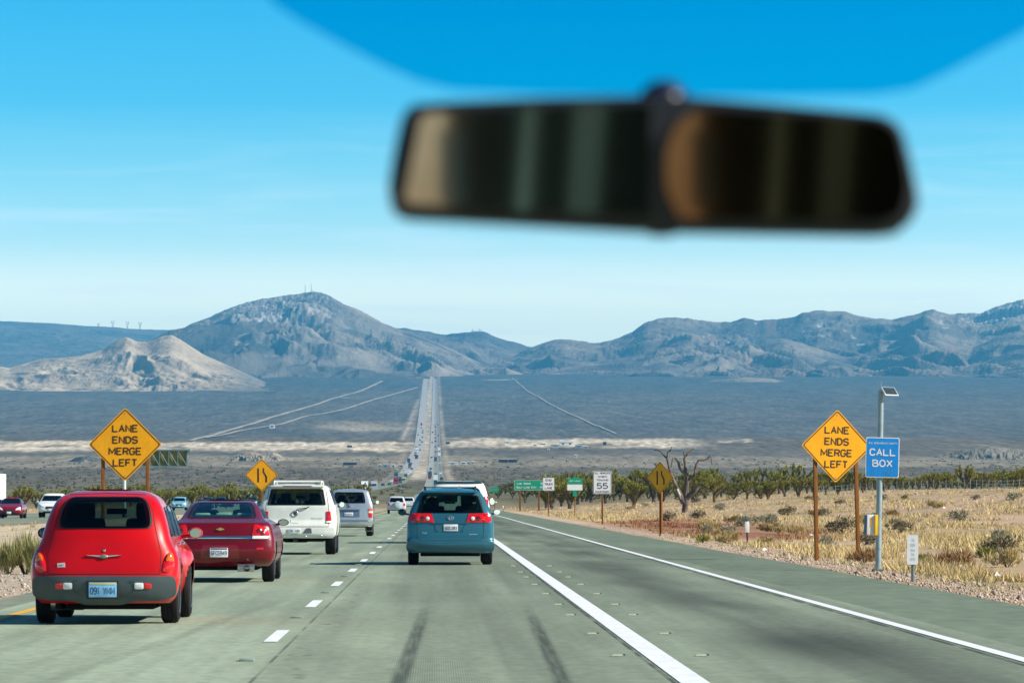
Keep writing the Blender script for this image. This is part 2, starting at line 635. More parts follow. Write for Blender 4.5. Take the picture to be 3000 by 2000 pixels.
def ground_tone(X, Y, Z):
    Ys = np.maximum(Y, 30.)
    px = 1500 + F * (X / Ys - math.tan(YAW))
    py = 1460 - F * (zprof(Ys) - CAM_Z) / Ys
    n1 = fbm(X / 14.0, Y / 40.0, 21, 4)
    n2 = fbm(X / 3.0, Y / 8.0, 22, 3)
    near = mixc(C(.50, .355, .235), C(.43, .32, .175), ss(-.1, .25, n1))
    near = mixc(near, C(.24, .20, .12), ss(.15, .6, n2) * 0.7) * .92
    # reddish patch of dry weeds on the right
    red = np.exp(-(((X - 12.5) / 4.0) ** 2)) * ss(165, 185, Y) * (1 - ss(265, 300, Y))
    near = mixc(near, C(.27, .11, .06), np.clip(red * (0.9 + n2), 0, 1) * 0.9)
    strip = np.exp(-(((X - 8.7) / .55) ** 2))
    near = mixc(near, C(.50, .38, .29), strip * 0.8)
    lgrav = np.exp(-(((X + 7.3) / 1.0) ** 2))
    near = mixc(near, C(.36, .32, .25), lgrav * 0.7)
    lsand = ss(9, 12, -X) * (1 - ss(24, 26, -X))
    near = mixc(near, C(.56, .46, .33), lsand * 0.8)
    # desert scrub of the valley
    s1 = fbm(X / 9.0, Y / 160.0, 31, 3)
    s2 = fbm(X / 120.0, Y / 900.0, 32, 4)
    scrub = mixc(C(.108, .088, .058), C(.158, .130, .090), ss(-.4, .6, s1 + .5 * s2))
    green = mixc(C(.105, .105, .052), C(.165, .15, .085), ss(-.3, .4, s1))
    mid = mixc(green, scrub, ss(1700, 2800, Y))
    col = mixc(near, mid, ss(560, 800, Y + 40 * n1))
    wob = 5.5 * fbm(px / 160.0, py / 60.0, 41, 4) + 2.5 * vnoise(px / 19.0, py / 14.0, 43)
    q = py + wob
    big = fbm(px / 330.0, py / 30.0, 47, 4)
    # tan flats
    t = ss(1330, 1340, q) * (1 - ss(1364, 1372, q))
    col = mixc(col, C(.285, .24, .165), t * (0.62 + .4 * big))
    t = ss(1318, 1324, q) * (1 - ss(1330, 1338, q))
    col = mixc(col, C(.125, .112, .085), t * .75)
    # white wash and town strip
    edge = 1 - ss(1950, 2120, px + 60 * big)
    w1 = ss(1291, 1297, q) * (1 - ss(1314, 1327, q)) * (1 - ss(1190, 1240, px))
    w2 = ss(1281, 1287, q) * (1 - ss(1304, 1316, q)) * ss(1290, 1330, px) * edge
    w3 = ss(1283, 1286, q) * (1 - ss(1292, 1296, q)) * ss(2090, 2120, px) * (1 - ss(2190, 2215, px))
    speck = 0.72 + .62 * fbm(px / 18.0, py / 8.0, 53, 4)
    col = mixc(col, C(.70, .59, .43), np.clip(np.maximum(np.maximum(w1, w2), w3) * speck * (1 - .75 * ss(.12, .38, fbm(px / 95., py / 16., 57, 3))), 0, 1))
    # upper fan
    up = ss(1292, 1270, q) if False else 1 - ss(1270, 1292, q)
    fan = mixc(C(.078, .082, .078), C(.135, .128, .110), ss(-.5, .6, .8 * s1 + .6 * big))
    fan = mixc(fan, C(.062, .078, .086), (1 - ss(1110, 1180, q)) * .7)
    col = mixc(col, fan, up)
    patch = np.exp(-(((px - 1050) / 130.) ** 2 + ((q - 1251) / 14.) ** 2) ** 1.5)
    col = mixc(col, C(.34, .29, .21), np.clip(patch * (0.8 + .5 * big), 0, .9))
    # bare ground between the carriageways and along them
    bare = np.exp(-((X + 11) / 7.5) ** 2) * ss(2700, 3100, Y)
    col = mixc(col, C(.46, .39, .29), np.clip(bare * 1.3, 0, 1) * .9)
    sh = np.exp(-((X - 9.5) / 3.0) ** 2) + .6 * np.exp(-((X + 31) / 2.5) ** 2)
    col = mixc(col, C(.42, .35, .26), np.clip(sh, 0, 1) * ss(1500, 3000, Y) * .55)
    # beaten track left of the highway
    tr = np.exp(-((X + 38 + (Y - 6000) * -.0012) / 3.5) ** 2) * ss(5200, 5600, Y) * (1 - ss(8200, 9500, Y))
    col = mixc(col, C(.40, .34, .26), np.clip(tr, 0, 1) * .8)
    return np.clip(col, .02, .9)


def far_texture(m):
    """clumped brush of the distant flats: streaks tens of metres across, only beyond the near field"""
    t = m.node_tree
    n, l = t.nodes.new, t.links.new
    b = t.nodes['Principled BSDF']
    src = b.inputs['Base Color'].links[0].from_socket
    tcx = n("ShaderNodeTexCoord")
    val = None
    for sc, vec, amp in ((.16, (1, .09, 1), .34), (.035, (1, .10, 1), .24)):
        mm = n("ShaderNodeMapping")
        mm.inputs['Scale'].default_value = vec
        l(tcx.outputs['Object'], mm.inputs[0])
        z = n("ShaderNodeTexNoise")
        z.inputs['Scale'].default_value = sc
        z.inputs['Detail'].default_value = 4
        l(mm.outputs[0], z.inputs[0])
        mr = n("ShaderNodeMapRange")
        for i, q in enumerate((.32, .68, 1 - amp, 1 + amp)):
            mr.inputs[i + 1].default_value = q
        l(z.outputs['Fac'], mr.inputs[0])
        if val is None:
            val = mr.outputs[0]
        else:
            mu = n("ShaderNodeMath")
            mu.operation = 'MULTIPLY'
            l(val, mu.inputs[0])
            l(mr.outputs[0], mu.inputs[1])
            val = mu.outputs[0]
    sp = n("ShaderNodeSeparateXYZ")
    l(tcx.outputs['Object'], sp.inputs[0])
    w = n("ShaderNodeMapRange")
    w.inputs[1].default_value = 600
    w.inputs[2].default_value = 2500
    l(sp.outputs[1], w.inputs[0])
    mf = n("ShaderNodeMix")
    mf.inputs[2].default_value = 1.0
    l(w.outputs[0], mf.inputs[0])
    l(val, mf.inputs[3])
    sc_ = n("ShaderNodeVectorMath")
    sc_.operation = 'SCALE'
    l(src, sc_.inputs[0])
    l(mf.outputs[0], sc_.inputs['Scale'])
    l(sc_.outputs[0], b.inputs['Base Color'])


def build_ground():
    ya = np.concatenate([[-2500, -1200, -500, -150, -20], np.linspace(10, 700, 150)])
    ys = np.interp(np.arange(1487, 1085, -1.1), _PP[2:][::-1], _PY[2:][::-1])
    yb = ys[ys > 715]
    rows = np.concatenate([ya, yb, [18000, 21000, 24000]])
    t = np.linspace(-1, 1, 521)
    t = np.sign(t) * (0.35 * np.abs(t) + .65 * np.abs(t) ** 1.6)
    Yg, T = np.meshgrid(rows, t, indexing='ij')
    half = 75 + 0.165 * np.maximum(Yg, 0) + np.where(Yg < 0, 800, 0)
    Xg = T * half
    Zg = gz(Xg, Yg)
    V = np.stack([Xg, Yg, Zg], -1).reshape(-1, 3)
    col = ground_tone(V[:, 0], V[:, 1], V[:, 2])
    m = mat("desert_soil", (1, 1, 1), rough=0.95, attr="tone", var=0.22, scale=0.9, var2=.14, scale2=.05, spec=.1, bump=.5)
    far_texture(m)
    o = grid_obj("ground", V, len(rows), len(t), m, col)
    tag(o, "desert ground of dry soil running from the highway to the mountains", "ground", kind='structure')


build_ground()


# ------------------------------------------------------------------ mountains
def rock_bump(m):
    """broken rock and gullies too fine for the mesh"""
    t = m.node_tree
    if "rock_bump" in t.nodes:
        return
    n, l = t.nodes.new, t.links.new
    tcx = n("ShaderNodeTexCoord")
    mm = n("ShaderNodeMapping")
    mm.inputs['Scale'].default_value = (1, .6, 1)
    l(tcx.outputs['Object'], mm.inputs[0])
    z = n("ShaderNodeTexNoise")
    z.inputs['Scale'].default_value = .011
    z.inputs['Detail'].default_value = 7
    z.inputs['Roughness'].default_value = .62
    l(mm.outputs[0], z.inputs[0])
    bp = n("ShaderNodeBump")
    bp.name = "rock_bump"
    bp.inputs['Strength'].default_value = .6
    bp.inputs['Distance'].default_value = 42
    l(z.outputs['Fac'], bp.inputs['Height'])
    l(bp.outputs[0], t.nodes['Principled BSDF'].inputs['Normal'])


def hill(name, ridge, base, Yf, Yr, seed, tone, lam=420., p0=.70, dp=1.7, rough=1.0, step=2.2, nv=110, label="", back=.25, skew=.35):
    rx = np.array([p[0] for p in ridge], float)
    ry = np.array([p[1] for p in ridge], float)
    xs = np.arange(rx[0], rx[-1] + .1, step)
    vs = np.concatenate([np.linspace(0, 1, nv), 1 + np.linspace(0.04, 1, 10) * back])
    bx = np.array([p[0] for p in base], float)
    by = np.array([p[1] for p in base], float)
    Vv, PX = np.meshgrid(vs, xs, indexing='ij')
    Yg = Yf + (Yr - Yf) * Vv
    rpy = np.interp(xs, rx, ry)
    k = np.exp(-np.linspace(-1.5, 1.5, 9) ** 2)
    k /= k.sum()
    rpy = np.convolve(np.pad(rpy, 4, mode='edge'), k, mode='valid')
    jag = 2.6 * rough * fbm(xs / 26., xs * 0 + seed, seed + 70, 4)
    kk = int(34 / step)
    kb = np.exp(-np.linspace(-2, 2, 2 * kk + 1) ** 2)
    kb /= kb.sum()
    soft = np.convolve(np.pad(rpy, kk, mode='edge'), kb, mode='valid')
    jag = rpy + jag - soft
    rpy = soft
    bpy_ = np.interp(xs, bx, by)
    t = (xs - 1500.) / F + math.tan(YAW)
    Xg = t[None, :] * Yg
    zr = CAM_Z + Yr * (1460 - rpy) / F
    zb = CAM_Z + Yf * (1460 - bpy_) / F - 6
    s = Yr / 14000.
    Xw = Xg + (Yg - Yr) * skew + 160 * s * fbm(Xg / (500. * s), Yg / (700. * s), seed + 5, 3)
    R = ridged(Xw / (lam * s), Yg / (lam * 3.2 * s), seed, 4, .5)
    R = np.clip((R - .45) / .5, 0, 1)
    v1 = np.clip(Vv, 0, 1)
    prof = v1 ** (p0 + dp * (1 - R))
    z = zb[None, :] * (1 - prof) + zr[None, :] * prof
    H = np.maximum(zr - zb, 10)[None, :]
    z = z - (jag * Yr / F)[None, :] * np.clip((v1 - .72) / .28, 0, 1) ** 2 * (R * .0 + 1)
    env = np.clip(v1 * 4, 0, 1) * np.clip((1.06 - v1) * 5, 0, 1)
    z = z + env * H * .075 * rough * fbm(Xw / (130. * s), Yg / (180. * s), seed + 3, 5, .55)
    z = z + env * H * .060 * rough * (ridged(Xw / (75. * s), Yg / (160. * s), seed + 9, 3) - .6)
    over = np.clip((Vv - 1) / back, 0, 1)
    z = z * (1 - over ** 1.5) + over ** 1.5 * (zb[None, :] - 40)
    V = np.stack([Xg, Yg, z], -1).reshape(-1, 3)
    col = tone(PX, Vv, R, Xg, Yg)
    if name != 'pale_hill':
        col = col * np.array([.86, .84, .84])
    m = mat("mountain_rock", (1, 1, 1), rough=.95, attr="tone", var=.16, scale=.012, var2=.10, scale2=.05, spec=.08)
    rock_bump(m)
    o = grid_obj(name, V, len(vs), len(xs), m, col.reshape(-1, 3))
    tag(o, label, "mountain", kind='structure')
    return o


def tone_plain(c0, c1, seed, pale=None):
    def f(px, v, R, X, Y):
        n = fbm(X / 330., Y / 420., seed, 5)
        c = mixc(C(*c0), C(*c1), ss(-.45, .5, n + .5 * (R - .5)))
        if pale is not None:
            c = mixc(c, C(*pale), ss(.35, .0, v) * .0 + (1 - ss(.0, .35, v)) * .7)
        return c
    return f


def tone_peak(px, v, R, X, Y):
    n = fbm(X / 300., Y / 360., 91, 5)
    c = mixc(C(.085, .085, .085), C(.31, .27, .215), ss(-.45, .5, n + .55 * (R - .5)))
    spk = fbm(px / 9., v * 42, 92, 3)
    zone = np.exp(-(((px - 800) / 150.) ** 2)) * ss(.55, .78, v)
    c = mixc(c, C(.62, .62, .62), np.clip(zone * ss(-.02, .3, spk), 0, 1) * .85)
    c = mixc(c, C(.06, .07, .08), np.clip(zone * ss(.02, .3, -spk), 0, 1) * .6)
    return c


def tone_right(px, v, R, X, Y):
    n = fbm(X / 420., Y / 520., 95, 5)
    c = mixc(C(.080, .08, .08), C(.29, .245, .19), ss(-.5, .45, n + .5 * (R - .5)))
    rd = fbm(px / 130., v * 3, 97, 3)
    c = mixc(c, C(.27, .17, .13), ss(.1, .45, rd) * .5)
    spk = fbm(px / 7., v * 40, 98, 3)
    zone = ss(2790, 2900, px) * ss(.62, .78, v)
    c = mixc(c, C(.7, .72, .75), np.clip(zone * ss(-.1, .25, spk), 0, 1) * .85)
    dots = ss(.40, .5, fbm(X / 70., Y / 60., 99, 3)) * ss(.55, .75, v) * ss(1990, 2100, px)
    c = mixc(c, C(.7, .7, .7), dots * .7)
    return c


def tone_right2(px, v, R, X, Y):
    n = fbm(X / 360., Y / 450., 195, 5)
    c = mixc(C(.075, .076, .078), C(.29, .245, .19), ss(-.5, .45, n + .5 * (R - .5)))
    rd = fbm(px / 130., v * 3, 197, 3)
    return mixc(c, C(.27, .17, .13), ss(.1, .45, rd) * .45)


def tone_pale(px, v, R, X, Y):
    n = fbm(X / 200., Y / 260., 101, 5)
    c = mixc(C(.36, .29, .205), C(.52, .42, .295), ss(-.4, .4, n))
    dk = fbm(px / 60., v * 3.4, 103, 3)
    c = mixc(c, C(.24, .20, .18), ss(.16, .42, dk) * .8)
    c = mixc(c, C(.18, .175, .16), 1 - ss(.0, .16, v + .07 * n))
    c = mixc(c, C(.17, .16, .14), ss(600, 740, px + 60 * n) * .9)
    return c


hill("far_hills", [(-420, 925), (-200, 932), (0, 940), (150, 948), (300, 957), (420, 966), (520, 968), (640, 985), (900, 1040)],
     [(-420, 1085), (900, 1085)], 17500, 22000, 61, tone_plain((.10, .105, .10), (.18, .17, .15), 62), lam=900, rough=.5,
     label="long dark sloping ridge with pylons on its skyline", p0=.9, dp=.4)
hill("mountain_peak", [(250, 1080), (330, 1045), (440, 1010), (520, 972), (560, 951), (600, 936), (650, 912), (700, 890), (760, 877), (800, 873), (850, 866), (895, 858),
                       (935, 856), (960, 866), (1000, 888), (1040, 902), (1080, 924), (1120, 947), (1160, 962), (1220, 982), (1300, 1012), (1400, 1060), (1470, 1092)],
     [(250, 1112), (1470, 1104)], 12600, 15500, 71, tone_peak, lam=560, label="high rocky desert peak with pale snow patches and masts")
hill("mountain_shoulder", [(380, 1050), (440, 1000), (497, 968), (560, 957), (640, 950), (700, 954), (760, 973), (850, 1006), (950, 1036), (1100, 1074), (1260, 1103)],
     [(380, 1130), (800, 1122), (1260, 1108)], 11900, 14000, 73, tone_plain((.060, .064, .068), (.165, .15, .125), 74), lam=440, skew=-.2,
     label="dark shoulder ridge standing before the rocky peak")
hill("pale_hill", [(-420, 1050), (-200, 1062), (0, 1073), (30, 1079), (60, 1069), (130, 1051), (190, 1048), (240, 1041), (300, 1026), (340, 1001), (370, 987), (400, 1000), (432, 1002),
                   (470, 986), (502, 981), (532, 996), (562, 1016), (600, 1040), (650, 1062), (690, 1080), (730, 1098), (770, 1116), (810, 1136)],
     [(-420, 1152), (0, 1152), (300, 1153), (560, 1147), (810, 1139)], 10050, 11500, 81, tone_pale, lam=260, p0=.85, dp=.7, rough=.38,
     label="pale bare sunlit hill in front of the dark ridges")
hill("saddle_hills", [(1000, 985), (1100, 962), (1165, 961), (1200, 963), (1260, 972), (1300, 981), (1350, 975), (1400, 971), (1430, 977), (1470, 994), (1510, 1003), (1555, 1016), (1600, 1038), (1700, 1085)],
     [(1000, 1098), (1700, 1098)], 13800, 17500, 111, tone_plain((.085, .09, .095), (.22, .195, .165), 112), lam=560,
     label="low blue hills in the saddle beyond the highway")
hill("mountain_range", [(1330, 1095), (1420, 1070), (1500, 1040), (1560, 1016), (1600, 1003), (1650, 993), (1700, 1000), (1750, 1006), (1800, 995), (1850, 974), (1890, 945), (1930, 935), (1970, 931), (2010, 933),
                        (2060, 938), (2110, 945), (2150, 940), (2180, 930), (2220, 938), (2330, 930), (2350, 916), (2400, 910), (2480, 912), (2510, 924), (2560, 931), (2620, 935), (2680, 922),
                        (2720, 910), (2737, 905), (2760, 914), (2790, 920), (2880, 915), (2920, 900), (2950, 890), (3000, 875), (3120, 850), (3300, 850), (3500, 900)],
     [(1330, 1108), (1800, 1112), (3500, 1122)], 13000, 16500, 121, tone_right, lam=620, nv=140,
     label="long jagged brown mountain range with snow at its far end")
hill("range_spurs", [(1560, 1100), (1620, 1082), (1700, 1064), (1800, 1052), (1876, 1040), (1953, 1014), (2014, 988), (2070, 1010), (2130, 1042), (2170, 1036), (2210, 1012), (2250, 996), (2290, 990), (2340, 1002),
                     (2400, 1022), (2480, 1046), (2560, 1040), (2640, 1014), (2745, 992), (2800, 1012), (2850, 1022), (2920, 988), (2980, 968), (3080, 962), (3300, 1000)],
     [(1560, 1116), (3300, 1124)], 12700, 14900, 161, tone_right2, lam=470, skew=.45, label="brown spurs standing out from the right hand range")
hill("foothills", [(1680, 1118), (1760, 1100), (1850, 1078), (1950, 1058), (2020, 1078), (2100, 1082), (2160, 1064), (2230, 1090), (2330, 1085), (2440, 1052), (2500, 1070), (2570, 1092), (2680, 1086),
                   (2760, 1062), (2850, 1088), (2900, 1058), (2960, 1030), (3020, 1015), (3120, 1020), (3400, 1060)],
     [(1680, 1121), (2200, 1128), (3400, 1135)], 12300, 13800, 131, tone_plain((.11, .11, .11), (.235, .21, .175), 132, pale=(.22, .2, .16)), lam=430, skew=.5,
     label="broken low foothills at the range's foot")
hill("alluvial_fan", [(2000, 1130), (2100, 1112), (2190, 1104), (2260, 1108), (2330, 1122), (2420, 1134)], [(2000, 1136), (2420, 1138)], 11000, 11700, 141,
     tone_plain((.22, .2, .16), (.3, .26, .2), 142), lam=300, rough=.4, nv=30, label="small pale mound on the fan under the range")
hill("rocky_mound", [(590, 1356), (640, 1345), (690, 1332), (730, 1322), (770, 1326), (800, 1322), (830, 1336), (870, 1346), (930, 1358)], [(590, 1360), (930, 1361)], 3900, 4100, 151,
     tone_plain((.07, .08, .09), (.33, .29, .21), 152), lam=60, rough=1.2, nv=40, step=1.5, label="dark rocky mound on the valley flats")
hill("rocky_mound", [(170, 1362), (205, 1350), (230, 1338), (262, 1335), (290, 1343), (320, 1350), (370, 1362)], [(170, 1364), (370, 1364)], 3800, 4000, 153,
     tone_plain((.08, .09, .10), (.3, .27, .2), 154), lam=60, rough=1.2, nv=40, step=1.5, label="small dark rocky mound behind the left warning sign")
hill("rocky_mound", [(2640, 1352), (2700, 1340), (2780, 1326), (2850, 1312), (2900, 1306), (2960, 1312), (3060, 1322), (3200, 1350)], [(2640, 1356), (3200, 1360)], 3900, 4300, 155,
     tone_plain((.13, .13, .11), (.24, .215, .165), 156), lam=80, rough=.5, nv=40, step=1.5, label="low stony rise on the flats at the right edge")


# ------------------------------------------------------------------ roads
def ribbon(name, rows, m, label, cat="road", lift=0.0):
    """rows: (Y, xl, xr)"""
    V = []
    for Y, xl, xr in rows:
        xc = (xl + xr) / 2
        z = float(max(gz(xl, Y), gz(xr, Y), gz(xc, Y))) + lift + max(0, Y - 600) * 6e-5
        V += [(xl, Y, z), (xr, Y, z)]
    o = grid_obj(name, np.array(V), len(rows), 2, m, smooth=False)
    return tag(o, label, cat, kind='structure')


def concrete_mat():
    m = bpy.data.materials.new("road_concrete")
    m.use_nodes = True
    t = m.node_tree
    b = t.nodes['Principled BSDF']
    b.inputs['Roughness'].default_value = .8
    b.inputs['Specular IOR Level'].default_value = .25
    n, l = t.nodes.new, t.links.new
    tcx = n("ShaderNodeTexCoord")
    sep = n("ShaderNodeSeparateXYZ")
    l(tcx.outputs['Object'], sep.inputs[0])
    X, Y = sep.outputs[0], sep.outputs[1]

    def math_(op, a, b_=None, c=None):
        k = n("ShaderNodeMath")
        k.operation = op
        for i, q in enumerate((a, b_, c)):
            if q is None:
                continue
            if isinstance(q, (int, float)):
                k.inputs[i].default_value = q
            else:
                l(q, k.inputs[i])
        return k.outputs[0]

    def noise(vec, sc, det=4):
        mm = n("ShaderNodeMapping")
        mm.inputs['Scale'].default_value = vec
        l(tcx.outputs['Object'], mm.inputs[0])
        z = n("ShaderNodeTexNoise")
        z.inputs['Scale'].default_value = sc
        z.inputs['Detail'].default_value = det
        l(mm.outputs[0], z.inputs[0])
        return z.outputs['Fac']

    def rng(v, a, b_, c=0., d=1.):
        k = n("ShaderNodeMapRange")
        k.interpolation_type = 'SMOOTHSTEP'
        l(v, k.inputs[0])
        for i, q in enumerate((a, b_, c, d)):
            k.inputs[i + 1].default_value = q
        return k.outputs[0]

    def bell(v, c, w):
        d = math_('ABSOLUTE', math_('SUBTRACT', v, c))
        return rng(d, w, 0.0)
    cloud = noise((1, .14, 1), .55, 5)
    grain = noise((1, .35, 1), 9., 3)
    long_ = noise((2.2, .018, 1), 1.0, 4)
    f = math_('MULTIPLY', rng(cloud, .25, .75, .80, 1.18), rng(grain, .2, .8, .86, 1.14))
    f = math_('MULTIPLY', f, rng(long_, .3, .7, .86, 1.12))
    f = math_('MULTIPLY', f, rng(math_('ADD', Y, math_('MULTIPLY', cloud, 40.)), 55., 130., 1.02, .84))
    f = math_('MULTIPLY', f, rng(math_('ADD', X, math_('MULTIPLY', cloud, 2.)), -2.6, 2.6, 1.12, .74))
    f = math_('MULTIPLY', f, rng(noise((.5, .05, 1), 1.7, 6), .25, .75, .88, 1.10))
    # tined grooves, worn away between lanes
    wv = math_('SINE', math_('MULTIPLY', X, 2 * math.pi / .0195))
    gm = math_('MULTIPLY', rng(noise((.8, .06, 1), .8, 3), .40, .62), rng(Y, 72, 42))
    gm = math_('MULTIPLY', gm, bell(X, .25, 1.9))
    f = math_('MULTIPLY', f, math_('ADD', 1.0, math_('MULTIPLY', math_('MULTIPLY', wv, gm), .24)))
    # oil line in the added lane and fainter ones in the others
    oil = math_('MULTIPLY', bell(math_('ADD', X, math_('MULTIPLY', noise((.3, .03, 1), 1., 2), .8)), 4.2, 1.25), rng(noise((.35, .035, 1), 1.3, 3), .3, .62))
    f = math_('MULTIPLY', f, math_('SUBTRACT', 1.0, math_('MULTIPLY', oil, .50)))
    f = math_('MULTIPLY', f, math_('SUBTRACT', 1.0, math_('MULTIPLY', bell(X, .1, .9), .10)))
    f = math_('MULTIPLY', f, math_('SUBTRACT', 1.0, math_('MULTIPLY', bell(X, -3.5, .9), .08)))
    pat = math_('MULTIPLY', bell(math_('ADD', X, math_('MULTIPLY', grain, .5)), 4.0, 1.3), bell(math_('ADD', Y, math_('MULTIPLY', cloud, 10.)), 50., 9.))
    f = math_('MULTIPLY', f, math_('SUBTRACT', 1.0, math_('MULTIPLY', pat, .5)))
    # skid marks
    for cx, s in ((-.22, .0065), (1.08, -.0087)):
        xx = math_('ADD', X, math_('MULTIPLY', math_('SUBTRACT', Y, 45.), -abs(s)))
        k = math_('MULTIPLY', rng(math_('ABSOLUTE', math_('SUBTRACT', xx, cx)), .105, .03), rng(math_('ADD', Y, math_('MULTIPLY', grain, 8.)), 67., 52.0))
        k = math_('MULTIPLY', k, rng(noise((14., .25, 1), 1.6, 3), .25, .65, .45, 1.))
        f = math_('MULTIPLY', f, math_('SUBTRACT', 1.0, math_('MULTIPLY', k, .62)))
    # faint curving tyre marks in the left lane
    xx = math_('ADD', X, math_('MULTIPLY', math_('SUBTRACT', Y, 50.), -.03))
    k = math_('MULTIPLY', rng(math_('ABSOLUTE', math_('SUBTRACT', xx, -2.6)), .14, .03), rng(Y, 75., 55.))
    f = math_('MULTIPLY', f, math_('SUBTRACT', 1.0, math_('MULTIPLY', k, .16)))
    # long joints, patched with dark sealer
    for cx, w, s in ((-1.44, .022, .55), (1.86, .03, .7), (-5.04, .02, .4), (5.06, .045, .75)):
        kk = math_('MULTIPLY', rng(math_('ABSOLUTE', math_('SUBTRACT', X, cx)), w, w * .4), rng(noise((1, .5, 1), 1.2, 3), .30, .58, .15, 1))
        f = math_('MULTIPLY', f, math_('SUBTRACT', 1.0, math_('MULTIPLY', kk, s)))
    sp = math_('MULTIPLY', bell(X, -1.2, .28), rng(noise((1, .25, 1), 5., 3), .60, .68))
    f = math_('MULTIPLY', f, math_('SUBTRACT', 1.0, math_('MULTIPLY', sp, .4)))
    # slab joints across
    fr = math_('FRACT', math_('MULTIPLY', Y, 1 / 4.57))
    kj = math_('MULTIPLY', math_('LESS_THAN', fr, .009), .30)
    f = math_('MULTIPLY', f, math_('SUBTRACT', 1.0, kj))
    vm = n("ShaderNodeVectorMath")
    vm.operation = 'MULTIPLY'
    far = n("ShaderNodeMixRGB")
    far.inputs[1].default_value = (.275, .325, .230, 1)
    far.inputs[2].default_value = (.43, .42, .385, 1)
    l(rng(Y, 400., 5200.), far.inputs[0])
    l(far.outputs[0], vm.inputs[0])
    cc = n("ShaderNodeCombineXYZ")
    for i in range(3):
        l(f, cc.inputs[i])
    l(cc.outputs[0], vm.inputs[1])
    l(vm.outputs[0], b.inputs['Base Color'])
    bp = n("ShaderNodeBump")
    bp.inputs['Strength'].default_value = .25
    bp.inputs['Distance'].default_value = .01
    l(grain, bp.inputs['Height'])
    l(bp.outputs[0], b.inputs['Normal'])
    return m


YS = np.concatenate([np.arange(20, 700, 20.), np.arange(700, 3000, 40.), np.arange(3000, 12300, 100.)])
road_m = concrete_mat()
asph = mat("asphalt", (.150, .190, .132), rough=.9, var=.16, scale=3.0, var2=.16, scale2=.25, vec=(1, .25, 1), spec=.2, bump=.4)
asph2 = mat("old_asphalt", (.20, .225, .165), rough=.9, var=.14, scale=3.0, var2=.14, scale2=.25, vec=(1, .25, 1), spec=.2, bump=.4)
YB = np.concatenate([[-1500, -500, -100], YS])
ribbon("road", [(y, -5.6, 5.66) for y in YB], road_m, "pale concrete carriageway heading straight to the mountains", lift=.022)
ribbon("right_shoulder", [(y, 5.66, 7.93 + .08 * math.sin(y * .31) + .05 * math.sin(y * .83)) for y in YB if y < 1501], asph, "dark asphalt shoulder right of the carriageway", "shoulder", lift=.016)
ribbon("left_shoulder", [(y, -6.2 + .07 * math.sin(y * .27), -5.6) for y in YB if y < 1501], asph2, "narrow asphalt shoulder beside the median", "shoulder", lift=.016)


def wb(Y):
    """left edge and right edge of the oncoming carriageway"""
    c = np.interp(Y, [0, 1200, 2000, 2600, 3500, 5000, 8000, 12500], [-31.5, -31.5, -32, -22.5, -20.5, -17, -22, -26])
    h = np.interp(Y, [0, 1200, 3000, 12500], [8.5, 8.5, 5.5, 6.0])
    return c - h, c + h


ribbon("oncoming_road", [(y, *wb(y)) for y in YB if y < 3301], asph2, "oncoming asphalt carriageway beyond the median", lift=.018)
ribbon("far_oncoming_road", [(y, *wb(y)) for y in YB if y > 3299], mat("pale_far_paving", (.36, .35, .325), rough=.9, var=.15, scale=.05), "pale far stretch of the oncoming carriageway", lift=.018)


def marking(name, quads, m, label, lift):
    mb = MB()
    for (x0, x1, y0, y1) in quads:
        mb.add([(x0, y0, lift), (x1, y0, lift), (x1, y1, lift), (x0, y1, lift)], [(0, 1, 2, 3)])
    o = obj(name, mb, m, smooth=0, fix=False)
    return tag(o, label, "road marking", kind='structure')


white_p = mat("road_paint_white", (.80, .81, .80), rough=.6, var=.08, scale=6, vec=(1, .3, 1))
yellow_p = mat("road_paint_yellow", (.75, .40, .02), rough=.6, var=.12, scale=6, vec=(1, .3, 1))
dq = []
for k in range(-1, 42):
    y = 19500 / 407.0 + k * 14.63
    dq.append((-1.715, -1.575, y - 2.05, y + 2.05))
marking("lane_dashes", dq, white_p, "row of short white dashes between the two left lanes", .028)
marking("merge_line", [(1.90, 2.13, y, y + 20) for y in range(20, 690, 20)], white_p, "thick solid white line left of the ending lane", .028)
marking("edge_line", [(5.14, 5.29, y, y + 20) for y in range(20, 690, 20)], white_p, "solid white edge line by the right shoulder", .0285)
marking("median_line", [(-5.26, -5.12, y, y + 20) for y in range(20, 690, 20)], yellow_p, "solid yellow line on the median side", .028)
marking("oncoming_line", [(-24.3, -24.15, y, y + 20) for y in range(20, 690, 20)], yellow_p, "yellow edge line of the oncoming carriageway", .026)

# dirt tracks on the far fan
track_m = mat("track_dust", (.38, .33, .26), rough=.95, var=.2, scale=.02)


def track(pts, w, label):
    P = []
    for (x, y) in pts:
        g = ground_at(x, y)
        P.append(g)
    Q = []
    for a, b in zip(P[:-1], P[1:]):
        for i in range(10):
            Q.append(a.lerp(b, i / 10))
    Q.append(P[-1])
    V = []
    for i, p in enumerate(Q):
        d = (Q[min(i + 1, len(Q) - 1)] - Q[max(i - 1, 0)])
        nrm = Vector((-d.y, d.x, 0)).normalized()
        ww = w * (0.9 + .12 * math.sin(i * 1.7))
        for s in (-1, 1):
            q = p + nrm * ww * s
            V.append((q.x, q.y, float(gz(q.x, q.y)) + 1.2))
    o = grid_obj("dirt_track", np.array(V), len(Q), 2, track_m, smooth=False)
    tag(o, label, "dirt track", kind='structure')


